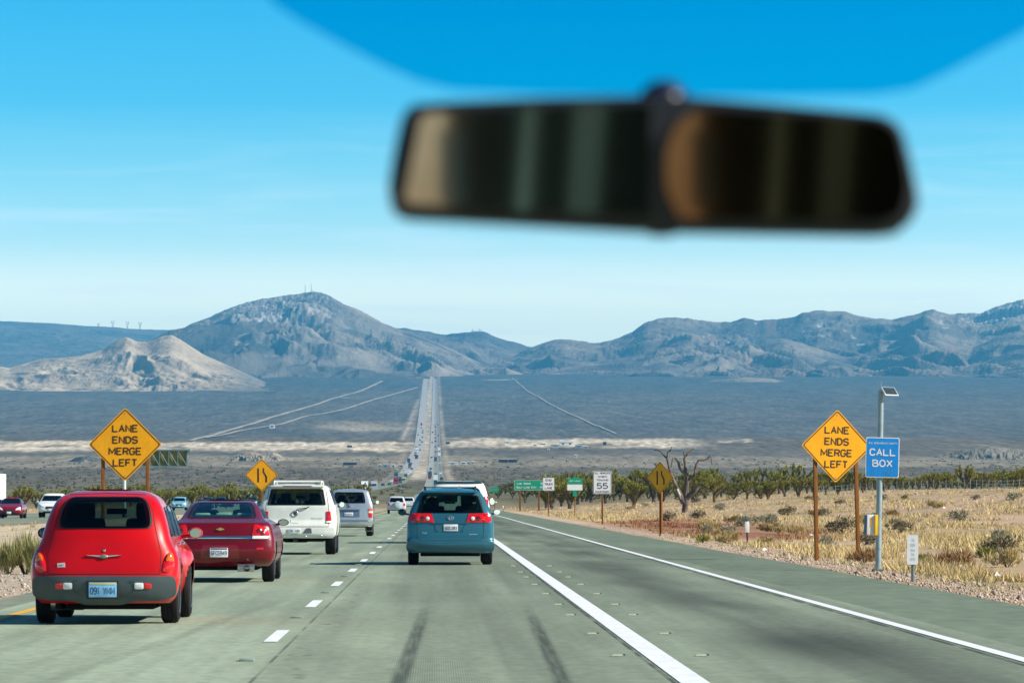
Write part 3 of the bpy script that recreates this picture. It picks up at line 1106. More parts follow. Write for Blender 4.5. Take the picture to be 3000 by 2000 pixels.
track([(1120, 1117), (1060, 1145), (1000, 1162), (930, 1185), (850, 1208), (760, 1236), (650, 1268), (560, 1292)], 4.5, "pale dirt track slanting down the fan, the upper one")
track([(1225, 1135), (1180, 1148), (1100, 1170), (1000, 1202), (900, 1220), (800, 1248), (700, 1264), (600, 1284)], 4, "pale dirt track slanting down past the white hut")
track([(1500, 1108), (1540, 1142), (1620, 1188), (1700, 1226), (1760, 1252), (1805, 1272)], 1.5, "thin dirt track running down the right fan")
track([(1425, 1113), (1460, 1115), (1502, 1112)], 22, "short pale cut at the top of the right track")
track([(1190, 1150), (1150, 1150), (1060, 1147)], 4, "short level track joining the two slanting tracks")
track([(1055, 1168), (1020, 1168), (992, 1165)], 5, "stub of a level track on the fan")
# ------------------------------------------------------------------ vehicles
tyre_m = mat("tyre_rubber", (.012, .012, .013), rough=.85, var=.25, scale=9, spec=.2)
rim_m = mat("rim_alloy", (.55, .56, .58), rough=.3, metal=.9, var=.1)
black_m = mat("black_plastic", (.014, .015, .017), rough=.5, var=.2)
dark_m = mat("underbody_grime", (.008, .008, .009), rough=.9, var=.3, spec=.1)
seal_m = mat("window_rubber", (.008, .009, .010), rough=.4, var=.1)
inner_m = mat("cabin_fabric", (.02, .02, .022), rough=.9, var=.2)
pale_seat_m = mat("pale_seat_fabric", (.42, .55, .47), rough=.9, var=.1)
chrome_m = mat("chrome", (.75, .78, .8), rough=.12, metal=1.0, var=.04)
steel_m = mat("exhaust_steel", (.45, .44, .42), rough=.35, metal=.9, var=.2)
red_lens = mat("red_lens", (.62, .006, .008), rough=.12, var=.22, scale=22, coat=1.0)
dark_red_lens = mat("dark_red_lens", (.17, .006, .010), rough=.15, var=.2, scale=18, coat=.8)
amber_lens = mat("amber_lens", (.62, .13, .008), rough=.15, var=.15, scale=18, coat=1.0)
white_lens = mat("white_lens", (.72, .74, .74), rough=.15, var=.12, scale=25, coat=1.0)
mirror_m = mat("mirror_glass", (.62, .66, .68), rough=.03, metal=1.0, var=.02)
plate_white = mat("plate_white", (.78, .80, .80), rough=.45, var=.05)
plate_blue = mat("plate_blue", (.20, .48, .72), rough=.45, var=.18, scale=4, var2=.1, scale2=12)
ink_navy = mat("plate_ink", (.02, .035, .12), rough=.5, var=.05)
ink_black = mat("black_ink", (.012, .010, .008), rough=.6, var=.1)
gold_m = mat("gold_badge", (.62, .45, .14), rough=.3, metal=.7, var=.08)
g_dark = glass("dark_window_glass", (.10, .13, .13), .06)
g_mid = glass("tinted_window_glass", (.34, .52, .46), .06)
g_pale = glass("clear_window_glass", (.60, .80, .72), .06)


def pchip(x, y):
    x = np.array(x, float)
    y = np.array(y, float)
    h = np.diff(x)
    d = np.diff(y) / h
    m = np.zeros(len(x))
    m[0], m[-1] = d[0], d[-1]
    for i in range(1, len(x) - 1):
        if d[i - 1] * d[i] > 0:
            w1, w2 = 2 * h[i] + h[i - 1], h[i] + 2 * h[i - 1]
            m[i] = (w1 + w2) / (w1 / d[i - 1] + w2 / d[i])

    def f(q):
        q = min(max(q, x[0]), x[-1])
        i = min(max(int(np.searchsorted(x, q)) - 1, 0), len(x) - 2)
        t = (q - x[i]) / h[i]
        return ((2 * t ** 3 - 3 * t * t + 1) * y[i] + (t ** 3 - 2 * t * t + t) * h[i] * m[i]
                + (-2 * t ** 3 + 3 * t * t) * y[i + 1] + (t ** 3 - t * t) * h[i] * m[i + 1])
    return f


def rpoly(pts, r=.03, n=4):
    """polygon with rounded corners; r may be a list"""
    o = []
    k = len(pts)
    for i in range(k):
        p0, p1, p2 = (np.array(pts[j % k], float) for j in (i - 1, i, i + 1))
        ri = r[i] if isinstance(r, (list, tuple)) else r
        a, b = p0 - p1, p2 - p1
        la, lb = np.linalg.norm(a), np.linalg.norm(b)
        ra = min(ri, la * .48, lb * .48)
        if ra <= 1e-6:
            o.append(tuple(p1))
            continue
        s, e = p1 + a / la * ra, p1 + b / lb * ra
        for q in range(n + 1):
            t = q / n
            o.append(tuple((1 - t) ** 2 * s + 2 * t * (1 - t) * p1 + t * t * e))
    return o


def flip(poly):
    return [(-x, z) for x, z in poly][::-1]


def inside(poly, x, y):
    c = False
    j = len(poly) - 1
    for i in range(len(poly)):
        xi, yi = poly[i]
        xj, yj = poly[j]
        if (yi > y) != (yj > y) and x < (xj - xi) * (y - yi) / (yj - yi + 1e-12) + xi:
            c = not c
        j = i
    return c


class Body:
    """a car shell built of rounded plan outlines stacked in height; rear at y = 0"""

    def __init__(s, z, hw, yr, yf, c=.22, cf=.5, m=2.6, inset=None):
        s.z0, s.z1 = z[0], z[-1]
        s.fh, s.fr, s.ff = pchip(z, hw), pchip(z, yr), pchip(z, yf)
        s.c, s.cf, s.m = c, cf, m
        s.inset = inset
        s.holes_r, s.holes_s, s.holes_f, s.arches = [], [], [], []

    def rear(s, x, z):
        hw, m = s.fh(z), s.m
        t = min(abs(x) / hw, .9995)
        return Vector((x, s.fr(z) + s.c * (1 - (1 - t ** m) ** (1 / m)), z))

    def front(s, x, z):
        hw, m = s.fh(z), s.m
        t = min(abs(x) / hw, .9995)
        return Vector((x, s.ff(z) - s.cf * (1 - (1 - t ** m) ** (1 / m)), z))

    def side(s, y, z, sg=1):
        x = s.fh(z)
        if s.inset:
            x -= s.inset(y, z)
        return Vector((sg * x, y, z))

    def ring(s, z):
        hw, yr, yf, m = s.fh(z), s.fr(z), s.ff(z), s.m
        P, K = [], []
        na, nb, nf = 48, 66, 28
        for i in range(na):
            th = -math.pi / 2 + math.pi * i / na
            sx, cx = math.sin(th), abs(math.cos(th))
            P.append((hw * math.copysign(abs(sx) ** (2 / m), sx), yr + s.c - s.c * cx ** (2 / m), z))
            K.append('r')
        for i in range(nb):
            y = yr + s.c + (yf - s.cf - yr - s.c) * i / nb
            P.append(tuple(s.side(y, z, 1)))
            K.append('s')
        for i in range(nf):
            th = math.pi / 2 - math.pi * i / nf
            sx, cx = math.sin(th), abs(math.cos(th))
            P.append((hw * math.copysign(abs(sx) ** (2 / m), sx), yf - s.cf + s.cf * cx ** (2 / m), z))
            K.append('f')
        for i in range(nb):
            y = yf - s.cf - (yf - s.cf - yr - s.c) * i / nb
            P.append(tuple(s.side(y, z, -1)))
            K.append('s')
        return P, K

    def shell(s, dz=.022):
        n = int((s.z1 - s.z0) / dz) + 1
        zs = np.linspace(s.z0, s.z1, n)
        mb = MB()
        rings = [s.ring(z) for z in zs]
        K = rings[0][1]
        W = len(K)
        for P, _ in rings:
            mb.v += P
        for j in range(n - 1):
            for i in range(W):
                i2 = (i + 1) % W
                a = (j * W + i, j * W + i2, (j + 1) * W + i2, (j + 1) * W + i)
                c = [sum(mb.v[q][k] for q in a) / 4 for k in range(3)]
                h = False
                if K[i] == 'r':
                    h = any(inside(p, c[0], c[2]) for p in s.holes_r)
                elif K[i] == 'f':
                    h = any(inside(p, c[0], c[2]) for p in s.holes_f)
                else:
                    h = any(inside(p, c[1], c[2]) for p in s.holes_s) or any(math.hypot(c[1] - ya, c[2] - za) < ra for ya, za, ra in s.arches)
                if not h:
                    mb.f.append(a)
        mb.f.append(tuple((n - 1) * W + i for i in range(W)))
        mb.f.append(tuple(range(W))[::-1])
        return mb


def patch(poly, fn, outw, off=.004, th=.012, rings=5, dome=0.0, seg=.05, hole=None):
    """a plate that follows the surface fn(u, w); poly in u, w; hole = inner scale leaves a ring"""
    P = []
    k = len(poly)
    for i in range(k):
        a, b = np.array(poly[i]), np.array(poly[(i + 1) % k])
        q = max(1, int(np.linalg.norm(b - a) / seg))
        for t in range(q):
            P.append(a + (b - a) * t / q)
    P = np.array(P)
    cen = P.mean(0)
    n = len(P)
    mb = MB()
    e = .004

    def pt(u, w, o):
        p = fn(u, w)
        du, dw = fn(u + e, w) - fn(u - e, w), fn(u, w + e) - fn(u, w - e)
        nr = du.cross(dw)
        if nr.length < 1e-9:
            nr = Vector(outw)
        nr.normalize()
        if nr.dot(Vector(outw)) < 0:
            nr = -nr
        return p + nr * o
    sc = [1.0 - (1 - (hole or 0.0)) * j / rings for j in range(rings + 1)]
    if not hole:
        sc = sc[:-1]
    for s_ in sc:
        d = off + dome * (1 - s_ * s_)
        for q in P:
            u, w = cen + (q - cen) * s_
            mb.v.append(tuple(pt(u, w, d)))
    for j in range(len(sc) - 1):
        for i in range(n):
            i2 = (i + 1) % n
            mb.f.append((j * n + i, j * n + i2, (j + 1) * n + i2, (j + 1) * n + i))
    if not hole:
        b = len(mb.v)
        mb.v.append(tuple(pt(cen[0], cen[1], off + dome)))
        j = len(sc) - 1
        for i in range(n):
            mb.f.append((j * n + i, j * n + (i + 1) % n, b))
    b = len(mb.v)
    for q in P:
        mb.v.append(tuple(pt(q[0], q[1], off - th)))
    for i in range(n):
        i2 = (i + 1) % n
        mb.f.append((i2, i, b + i, b + i2))
    return mb


def seam(pts, fn, outw, w=.006, off=.0025):
    """a thin dark gap line along pts on the surface"""
    mb = MB()
    L_ = []
    for a, b in zip(pts[:-1], pts[1:]):
        a, b = np.array(a), np.array(b)
        q = max(1, int(np.linalg.norm(b - a) / .05))
        L_ += [a + (b - a) * t / q for t in range(q)]
    L_.append(np.array(pts[-1]))
    vs = []
    for i, p in enumerate(L_):
        d = L_[min(i + 1, len(L_) - 1)] - L_[max(i - 1, 0)]
        d = d / (np.linalg.norm(d) + 1e-9)
        nn = np.array([-d[1], d[0]]) * w / 2
        for s_ in (1, -1):
            u, v = p + nn * s_
            vs.append(fn(u, v) + Vector(outw) * off)
    fs = [(2 * i, 2 * i + 2, 2 * i + 3, 2 * i + 1) for i in range(len(L_) - 1)]
    mb.add(vs, fs)
    return mb


R_OUT, F_OUT = (0, -1, 0), (0, 1, 0)


def wheel(root, x, y, r, w, rimr):
    o = 1 if x > 0 else -1
    t = MB().lathe([(-w / 2, rimr * .95), (-w / 2, r * .86), (-w / 2 + .018, r * .965), (-w / 2 + .045, r), (-.03, r), (-.026, r - .007), (-.018, r - .007), (-.014, r), (.014, r), (.018, r - .007),
                    (.026, r - .007), (.03, r), (w / 2 - .045, r), (w / 2 - .018, r * .965), (w / 2, r * .86), (w / 2, rimr * .95)], 36)
    wo = obj("wheel", t, tyre_m, root, (x, y, r), smooth=30)
    rm = MB().lathe([(w / 2 * o * .55, .05), (w / 2 * o * .55, rimr * .75), (w / 2 * o * .9, rimr * .8), (w / 2 * o * 1.02, rimr * .98), (w / 2 * o * .8, rimr)], 30)
    for k in range(6):
        a = k * math.pi / 3
        rm.box((w / 2 * o * .78, rimr * .45 * math.cos(a), rimr * .45 * math.sin(a)), (.03, rimr * .75, rimr * .22), Matrix.Rotation(a, 3, 'X'))
    obj("rim", rm, rim_m, wo, smooth=30)
    return wo


def plate(root, x, z, y, txt, face, w=.31, h=.16, band=None, ink=None, top=None):
    p = obj("licence_plate", MB().box((x, y, z), (w, .012, h)), face, root, bevel=.005)
    mb = text_mesh(txt, h * .48, w * .86, bold=.03)
    obj("lettering", mb, ink or ink_navy, p, (x, y - .0085, z - h * .06), smooth=0, fix=False)
    if top:
        obj("plate_band", MB().box((x, y - .0068, z + h * .40), (w * .92, .003, h * .14)), top, p, bevel=.001)
    return p


def side_mirror(root, x, y, z, size, m, tilt=1.0, label=None, toe=None):
    sg = 1 if x > 0 else -1
    mb = MB().ball((0, 0, 0), size, 16, 10)
    mb.v = [(a, min(b, size[1] * .9) if b > -size[1] * .45 else -size[1] * .45, c) for a, b, c in mb.v]
    o = obj("side_mirror", mb, m, root, (x, y, z), label=label)
    k = MB().tube([(-sg * size[0] * .5, 0, -size[2] * .5), (-sg * (size[0] + .09), .02, -size[2] * .7)], .022, 6)
    obj("mirror_arm", k, m, o)
    q = MB().lathe([(-size[1] * .46, size[2] * .02), (-size[1] * .49, size[2] * .80)], 20, axis='Y')
    q.v = [(a * size[0] / size[2], b, c) for a, b, c in q.v]
    obj("mirror_glass", q, mirror_m, o, rot=(math.radians(-tilt), 0, math.radians((-13 if toe is None and sg < 0 else (toe or 2)) * (1 if sg > 0 else -1) * (1 if sg > 0 else 1))))
    return o


def interior(root, B, belt, y_rearseat, y_front, y_dash, hw, seat_m=inner_m, rear_heads=(-.35, .35), front_heads=True, headz=.16, rest=None):
    fl = MB().box((0, (y_rearseat + y_dash) / 2, belt - .33), (hw * 1.7, y_dash - y_rearseat + .5, .5))
    obj("cabin_floor", fl, inner_m, root, bevel=.03)
    sb = MB().box((0, y_rearseat, belt - .05), (hw * 1.55, .22, .26))
    obj("rear_seat", sb, inner_m, root, bevel=.05)
    for x in rear_heads:
        obj("headrest", MB().box((x, y_rearseat, belt + headz * .62), (.27, .11, headz)), rest or seat_m, root, bevel=.04)
    if front_heads:
        for x in (-.37, .37):
            obj("front_seat", MB().box((x, y_front, belt - .04), (.50, .16, .42)), inner_m, root, bevel=.06)
            obj("headrest", MB().box((x, y_front, belt + .25), (.26, .11, .20)), inner_m, root, bevel=.045)
    obj("dashboard", MB().box((0, y_dash, belt - .10), (hw * 1.7, .45, .22)), inner_m, root, bevel=.06)
    obj("cabin_mirror", MB().box((0, y_dash - .62, belt + .25), (.24, .03, .07)), black_m, root, bevel=.015)


def window(root, B, poly, kind, gm, border=.90, name=None, off=.005):
    if kind == 'r':
        fn, ow, nm = B.rear, R_OUT, "rear_window"
        B.holes_r.append([(sum(p[0] for p in poly) / len(poly) * .05 + x * .95, z) for x, z in shrink(poly, .93)])
    elif kind == 'f':
        fn, ow, nm = B.front, F_OUT, "windscreen"
        B.holes_f.append(shrink(poly, .93))
    nm = name or nm
    g = obj(nm, patch(poly, fn, ow, off, .008, rings=6, seg=.06), gm, root)
    obj("window_seal", patch(poly, fn, ow, off + .003, .010, rings=2, hole=border, seg=.06), seal_m, g)
    return g


def shrink(poly, s):
    cx = sum(p[0] for p in poly) / len(poly)
    cy = sum(p[1] for p in poly) / len(poly)
    return [(cx + (x - cx) * s, cy + (y - cy) * s) for x, y in poly]


def side_windows(root, B, polys, gm):
    for poly in polys:
        B.holes_s.append(shrink(poly, .92))
        for sg in (1, -1):
            fn = (lambda u, w, sg=sg: B.side(u, w, sg))
            g = obj("side_window", patch(poly, fn, (sg, 0, 0), .005, .008, rings=3, seg=.15), gm, root)
            obj("window_seal", patch(poly, fn, (sg, 0, 0), .008, .010, rings=1, hole=.93, seg=.15), seal_m, g)


def finish(root, B, paint, arch, hwx, dz=.022):
    for (ya, za, ra) in arch:
        B.arches.append((ya, za, ra))
    obj("body", B.shell(dz), paint, root, smooth=28, fix=True)
    y0, y1 = B.fr(B.z0 + .1), B.ff(B.z0 + .1)
    obj("underbody", MB().box((0, (y0 + y1) / 2, B.z0 + .02), (hwx * 1.5, (y1 - y0) * .9, .18)), dark_m, root, bevel=.03)
    obj("wheel_well", MB().box((0, (y0 + y1) / 2, .50), (hwx * 1.55, (y1 - y0) * .86, .34)), dark_m, root, bevel=.03)


paint_kw = dict(rough=.32, metal=0.0, coat=.6, spec=.2, var=.10, scale=2.5, backdark=True)

# ---- red retro hatchback
red_paint = mat("red_paint", (.52, .0015, .0025), **paint_kw)
bump_grey = mat("bumper_grey", (.048, .068, .072), rough=.42, var=.1, scale=9)


def build_retro():
    t = thing("parked_car" if False else "hatchback_car", "bright red retro hatchback with grey bumper and blue plate in the left lane", "car", (-3.76, 52.2, .022))
    pw, yw = [], None

    def ins(y, z):
        a = ss(.95, 1.35, y) * (1 - ss(3.0, 3.4, y)) * .085 * (1 - ss(.80, .92, z))
        return float(a)
    B = Body([.24, .30, .38, .50, .62, .72, .80, .88, .96, 1.08, 1.22, 1.36, 1.44, 1.49, 1.52, 1.535],
             [.74, .79, .82, .842, .845, .838, .815, .775, .738, .708, .668, .612, .555, .47, .37, .18],
             [.14, .07, .02, .0, .02, .045, .065, .085, .105, .15, .22, .33, .45, .62, .90, 1.35],
             [4.05, 4.15, 4.2, 4.2, 4.2, 4.15, 4.05, 3.75, 3.35, 2.95, 2.62, 2.32, 2.15, 2.05, 1.95, 1.75], c=.30, cf=.75, m=2.7, inset=ins)
    # rear window: wide at the sill with big round upper corners
    W = rpoly([(-.535, 1.085), (.535, 1.085), (.525, 1.25), (.445, 1.445), (-.445, 1.445), (-.525, 1.25)], [.07, .07, .2, .16, .16, .2], 5)
    g = window(t, B, W, 'r', glass("retro_rear_glass", (.13, .17, .17), .05), border=.955)
    window(t, B, rpoly([(-.62, 1.03), (.62, 1.03), (.50, 1.40), (-.50, 1.40)], .08), 'f', g_pale)
    side_windows(t, B, [rpoly([(.62, .99), (1.30, .99), (1.35, 1.33), (.86, 1.33)], .08), rpoly([(1.38, .99), (2.05, .99), (2.05, 1.36), (1.42, 1.34)], .06),
                        rpoly([(2.12, .99), (2.85, .99), (2.42, 1.32), (2.12, 1.36)], .06)], g_mid)
    # tailgate gap line and handle line
    tg = [(-.635, .575), (-.645, .80), (-.60, .98), (-.565, 1.12), (-.535, 1.30), (-.43, 1.475), (0, 1.492), (.43, 1.475), (.535, 1.30), (.565, 1.12), (.60, .98), (.645, .80), (.635, .575)]
    s1 = seam(tg, B.rear, R_OUT, .008)
    s2 = seam([(-.635, .575), (.635, .575)], B.rear, R_OUT, .009)
    s1.add(s2.v, s2.f)
    obj("tailgate_gap", s1, mat("panel_gap", (.05, .002, .004), rough=.8), t, smooth=0, fix=False)
    # wrap bumper
    bp = rpoly([(-.775, .345), (-.60, .305), (-.33, .300), (-.20, .265), (.20, .265), (.33, .300), (.60, .305), (.775, .345), (.785, .46), (.765, .545), (-.765, .545), (-.785, .46)], .045)
    bo = obj("bumper", patch(bp, B.rear, R_OUT, .055, .10, rings=5, dome=.012), bump_grey, t)
    fnb = lambda u, w: B.rear(u, w) + Vector((0, -.066, 0))
    r1 = seam(rpoly([(-.345, .50), (-.345, .40), (-.25, .285), (.25, .285), (.345, .40), (.345, .50)], .08), fnb, R_OUT, .014, .004)
    obj("bumper_crease", r1, mat("bumper_shadow", (.03, .042, .045), rough=.5), bo, smooth=0, fix=False)
    for sg in (1, -1):
        li = [(sg * .352, .405), (sg * .352, .478), (sg * .455, .478), (sg * .455, .405)]
        ou = [(sg * .457, .405), (sg * .457, .478), (sg * .535, .472), (sg * .55, .44), (sg * .535, .408)]
        if sg < 0:
            li, ou = li[::-1], ou[::-1]
        inn = obj("reverse_light", patch(rpoly(li, .02), fnb, R_OUT, .007, .02, dome=.006), white_lens, t)
        obj("bumper_reflector", patch(rpoly(ou, .02), fnb, R_OUT, .007, .02, dome=.006), red_lens, t)
    # teardrop tail lights
    tl = [(.655, .60), (.72, .585), (.772, .62), (.790, .70), (.765, .79), (.735, .825), (.700, .79), (.668, .70)]
    for sg in (1, -1):
        p = rpoly(tl, .03)
        if sg < 0:
            p = flip(p)
        lo = obj("tail_light", patch(p, B.rear, R_OUT, .012, .03, dome=.022), red_lens, t)
        am = rpoly([(.685, .715), (.775, .705), (.757, .785), (.735, .812), (.705, .785)], .02)
        am = am if sg > 0 else flip(am)
        obj("indicator_lens", patch(am, B.rear, R_OUT, .030, .02, dome=.014), amber_lens, lo)
    plate(t, -.005, .398, -.078, "091 VMM", plate_blue, .315, .168, top=mat("plate_gold", (.55, .48, .18), rough=.5))
    obj("plate_frame", MB().box((-.005, -.066, .398), (.37, .02, .205)), black_m, t, bevel=.02)
    # winged badge and lock
    yb = B.rear(0, .775).y - .008
    wg = MB().prism([(-.21, .788), (-.05, .786), (0, .792), (.05, .786), (.21, .788), (.08, .772), (.045, .768), (-.045, .768), (-.08, .772)], yb - .012, yb + .01)
    wb_ = obj("winged_badge", wg, chrome_m, t, bevel=.002)
    obj("badge_centre", MB().ball((-.0, yb - .008, .772), (.048, .018, .024), 16, 8), mat("badge_green", (.25, .33, .22), rough=.3, metal=.5), wb_)
    obj("tailgate_lock", MB().ball((0, B.rear(0, .84).y - .004, .842), (.017, .012, .017), 12, 8), chrome_m, t)
    st = obj("bumper_sticker", MB().box((-.485, B.rear(-.485, .675).y - .004, .675), (.088, .004, .05), Matrix.Rotation(math.radians(-5), 3, 'Y') @ Matrix.Rotation(math.radians(-9), 3, 'Z')),
             plate_white, t)
    obj("lettering", text_mesh("PBT", .022, .062, bold=.02), ink_black, st, (-.485, B.rear(-.485, .675).y - .0075, .672), rot=(0, math.radians(-5), math.radians(-9)), smooth=0, fix=False)
    ex = MB().tube([(-.45, -.03, .215), (-.45, .35, .23)], .032, 16, cap=False)
    ex.tube([(-.45, -.028, .215), (-.45, .30, .23)], .026, 16, cap=False)
    obj("exhaust_pipe", ex, chrome_m, t)
    obj("muffler", MB().tube([(-.62, .35, .25), (-.25, .35, .25)], .09, 14), steel_m, t)
    for x in (-.715, .715):
        wheel(t, x, .82, .325, .205, .205)
        wheel(t, x * .995, 3.42, .325, .205, .205)
    for sg in (1, -1):
        side_mirror(t, sg * .90, 2.72, 1.02, (.085, .07, .068), black_m if sg < 0 else red_paint, tilt=-1.6)
        for yy in (1.55, 2.45):
            obj("door_handle", MB().box((sg * (B.side(yy, .90).x + .012), yy, .90), (.035, .16, .035)), chrome_m, t, bevel=.012)
    interior(t, B, 1.03, .95, 1.95, 2.75, .62, rear_heads=(-.36, .36), headz=.15)
    # something pale hung by the mirror and a parcel edge on the shelf
    obj("hanging_trinket", MB().lathe([(0, .004), (-.05, .02), (-.09, .034), (-.10, .03)], 10, axis='Z'), black_m, t, (.06, 2.6, 1.31))
    obj("parcel_shelf", MB().box((.05, .55, 1.075), (.9, .42, .02)), inner_m, t, bevel=.006)
    finish(t, B, red_paint, [(.82, .325, .37), (3.42, .325, .37)], .76, .018)
    return t


# ---- dark red sedan
maroon = mat("dark_red_paint", (.145, .0015, .008), **paint_kw)


def build_sedan():
    t = thing("sedan_car", "dark red sedan with bright trim strip and white plate behind the red hatchback", "car", (-3.66, 78.2, .022))
    B = Body([.28, .34, .42, .55, .70, .82, .93, 1.00, 1.035, 1.065, 1.10, 1.22, 1.32, 1.37, 1.395, 1.41],
             [.82, .87, .905, .93, .925, .905, .875, .84, .79, .735, .705, .640, .575, .51, .43, .22],
             [.20, .10, .03, .0, .03, .06, .08, .11, .25, .52, .66, 1.02, 1.34, 1.56, 1.80, 2.3],
             [4.95, 5.0, 5.03, 5.05, 5.0, 4.85, 4.5, 4.0, 3.75, 3.55, 3.42, 3.05, 2.80, 2.68, 2.6, 2.45], c=.26, cf=.6, m=2.7)
    W = rpoly([(-.60, 1.095), (.60, 1.095), (.50, 1.355), (-.50, 1.355)], [.05, .05, .09, .09])
    window(t, B, W, 'r', g_pale, border=.94)
    window(t, B, rpoly([(-.62, 1.11), (.62, 1.11), (.50, 1.345), (-.50, 1.345)], .06), 'f', g_pale)
    side_windows(t, B, [rpoly([(1.25, 1.09), (2.05, 1.09), (2.05, 1.335), (1.62, 1.33)], .07), rpoly([(2.12, 1.09), (3.1, 1.09), (2.72, 1.30), (2.12, 1.34)], .06)], g_mid)
    # boot lid gap
    gp = [(-.60, .70), (-.60, .78), (-.52, .80), (-.56, .93), (-.60, 1.005)]
    mb = seam(gp + [(-.56, 1.012), (.56, 1.012)] + flip(gp)[0:], B.rear, R_OUT, .008)
    q = seam([(-.60, .70), (.60, .70)], B.rear, R_OUT, .010)
    mb.add(q.v, q.f)
    obj("boot_gap", mb, mat("dark_panel_gap", (.03, .001, .003), rough=.8), t, smooth=0, fix=False)
    ts = obj("trim_strip", patch(rpoly([(-.60, .745), (.60, .745), (.60, .79), (-.60, .79)], .01), B.rear, R_OUT, .014, .02, dome=.006), chrome_m, t)
    for sg in (1, -1):
        p = rpoly([(.535, .80), (.60, .735), (.775, .735), (.835, .80), (.80, .905), (.715, .955), (.63, .985), (.575, .985)], .03)
        lo = obj("tail_light", patch(p if sg > 0 else flip(p), B.rear, R_OUT, .010, .03, dome=.018), red_lens, t)
        w_ = rpoly([(.545, .742), (.80, .742), (.825, .79), (.55, .79)], .012)
        obj("reverse_light", patch(w_ if sg > 0 else flip(w_), B.rear, R_OUT, .026, .02, dome=.006), white_lens, lo)
        for (cx, cz) in ((.66, .88), (.72, .835)):
            obj("lamp_ring", patch([(sg * cx + .04 * math.cos(a) * -1 * -1, cz + .04 * math.sin(a)) for a in np.linspace(0, 2 * math.pi, 15)[:-1]], B.rear, R_OUT, .032, .02, dome=.01), dark_red_lens, lo)
    yb = B.rear(0, .9).y
    bw = MB().prism([(-.065, .918), (-.07, .90), (-.025, .90), (-.03, .886), (.03, .886), (.025, .90), (.07, .902), (.065, .92), (.027, .92), (.03, .934), (-.028, .934), (-.025, .918)], yb - .02, yb + .01)
    obj("bow_badge", bw, gold_m, t, bevel=.003)
    obj("lettering", text_mesh("IMPALA LS", .028, .21, bold=.02), chrome_m, t, (-.40, B.rear(-.40, .825).y - .006, .825), rot=(0, 0, math.radians(-6)), smooth=0, fix=False)
    rc = rpoly([(-.34, .41), (.34, .41), (.30, .64), (-.30, .64)], .05)
    obj("plate_recess", patch(rc, B.rear, R_OUT, .003, .01), mat("recess_red", (.17, .002, .008), rough=.4, coat=.6), t)
    plate(t, -.015, .515, B.rear(0, .515).y - .018, "6FCG949", plate_white, .305, .158, top=ink_navy)
    for sg in (1, -1):
        if sg > 0:
            ex = MB().tube([(.46, .0, .245), (.46, .35, .25)], .055, 16, cap=False)
            ex.tube([(.46, .003, .245), (.46, .33, .25)], .045, 16, cap=False)
            obj("exhaust_pipe", ex, steel_m, t)
            obj("muffler", MB().tube([(.30, .12, .255), (.58, .12, .255)], .07, 14), steel_m, t)
        side_mirror(t, sg * .975, 3.15, 1.01, (.10, .08, .06), maroon if sg < 0 else black_m, tilt=-2.5)
        obj("bumper_reflector", patch(rpoly([(sg * .62, .565), (sg * .74, .57), (sg * .74, .60), (sg * .62, .595)][::sg], .008), B.rear, R_OUT, .006, .01), red_lens, t)
    for x in (-.79, .79):
        wheel(t, x, 1.05, .325, .215, .205)
        wheel(t, x, 3.92, .325, .215, .205)
    interior(t, B, 1.07, 1.35, 2.15, 3.3, .66, seat_m=pale_seat_m, rear_heads=(-.36, 0, .36), headz=.10, rest=pale_seat_m)
    finish(t, B, maroon, [(1.05, .325, .375), (3.92, .325, .375)], .84, .018)
    return t


# ---- white luxury SUV
white_paint = mat("white_paint", (.72, .74, .68), **paint_kw)


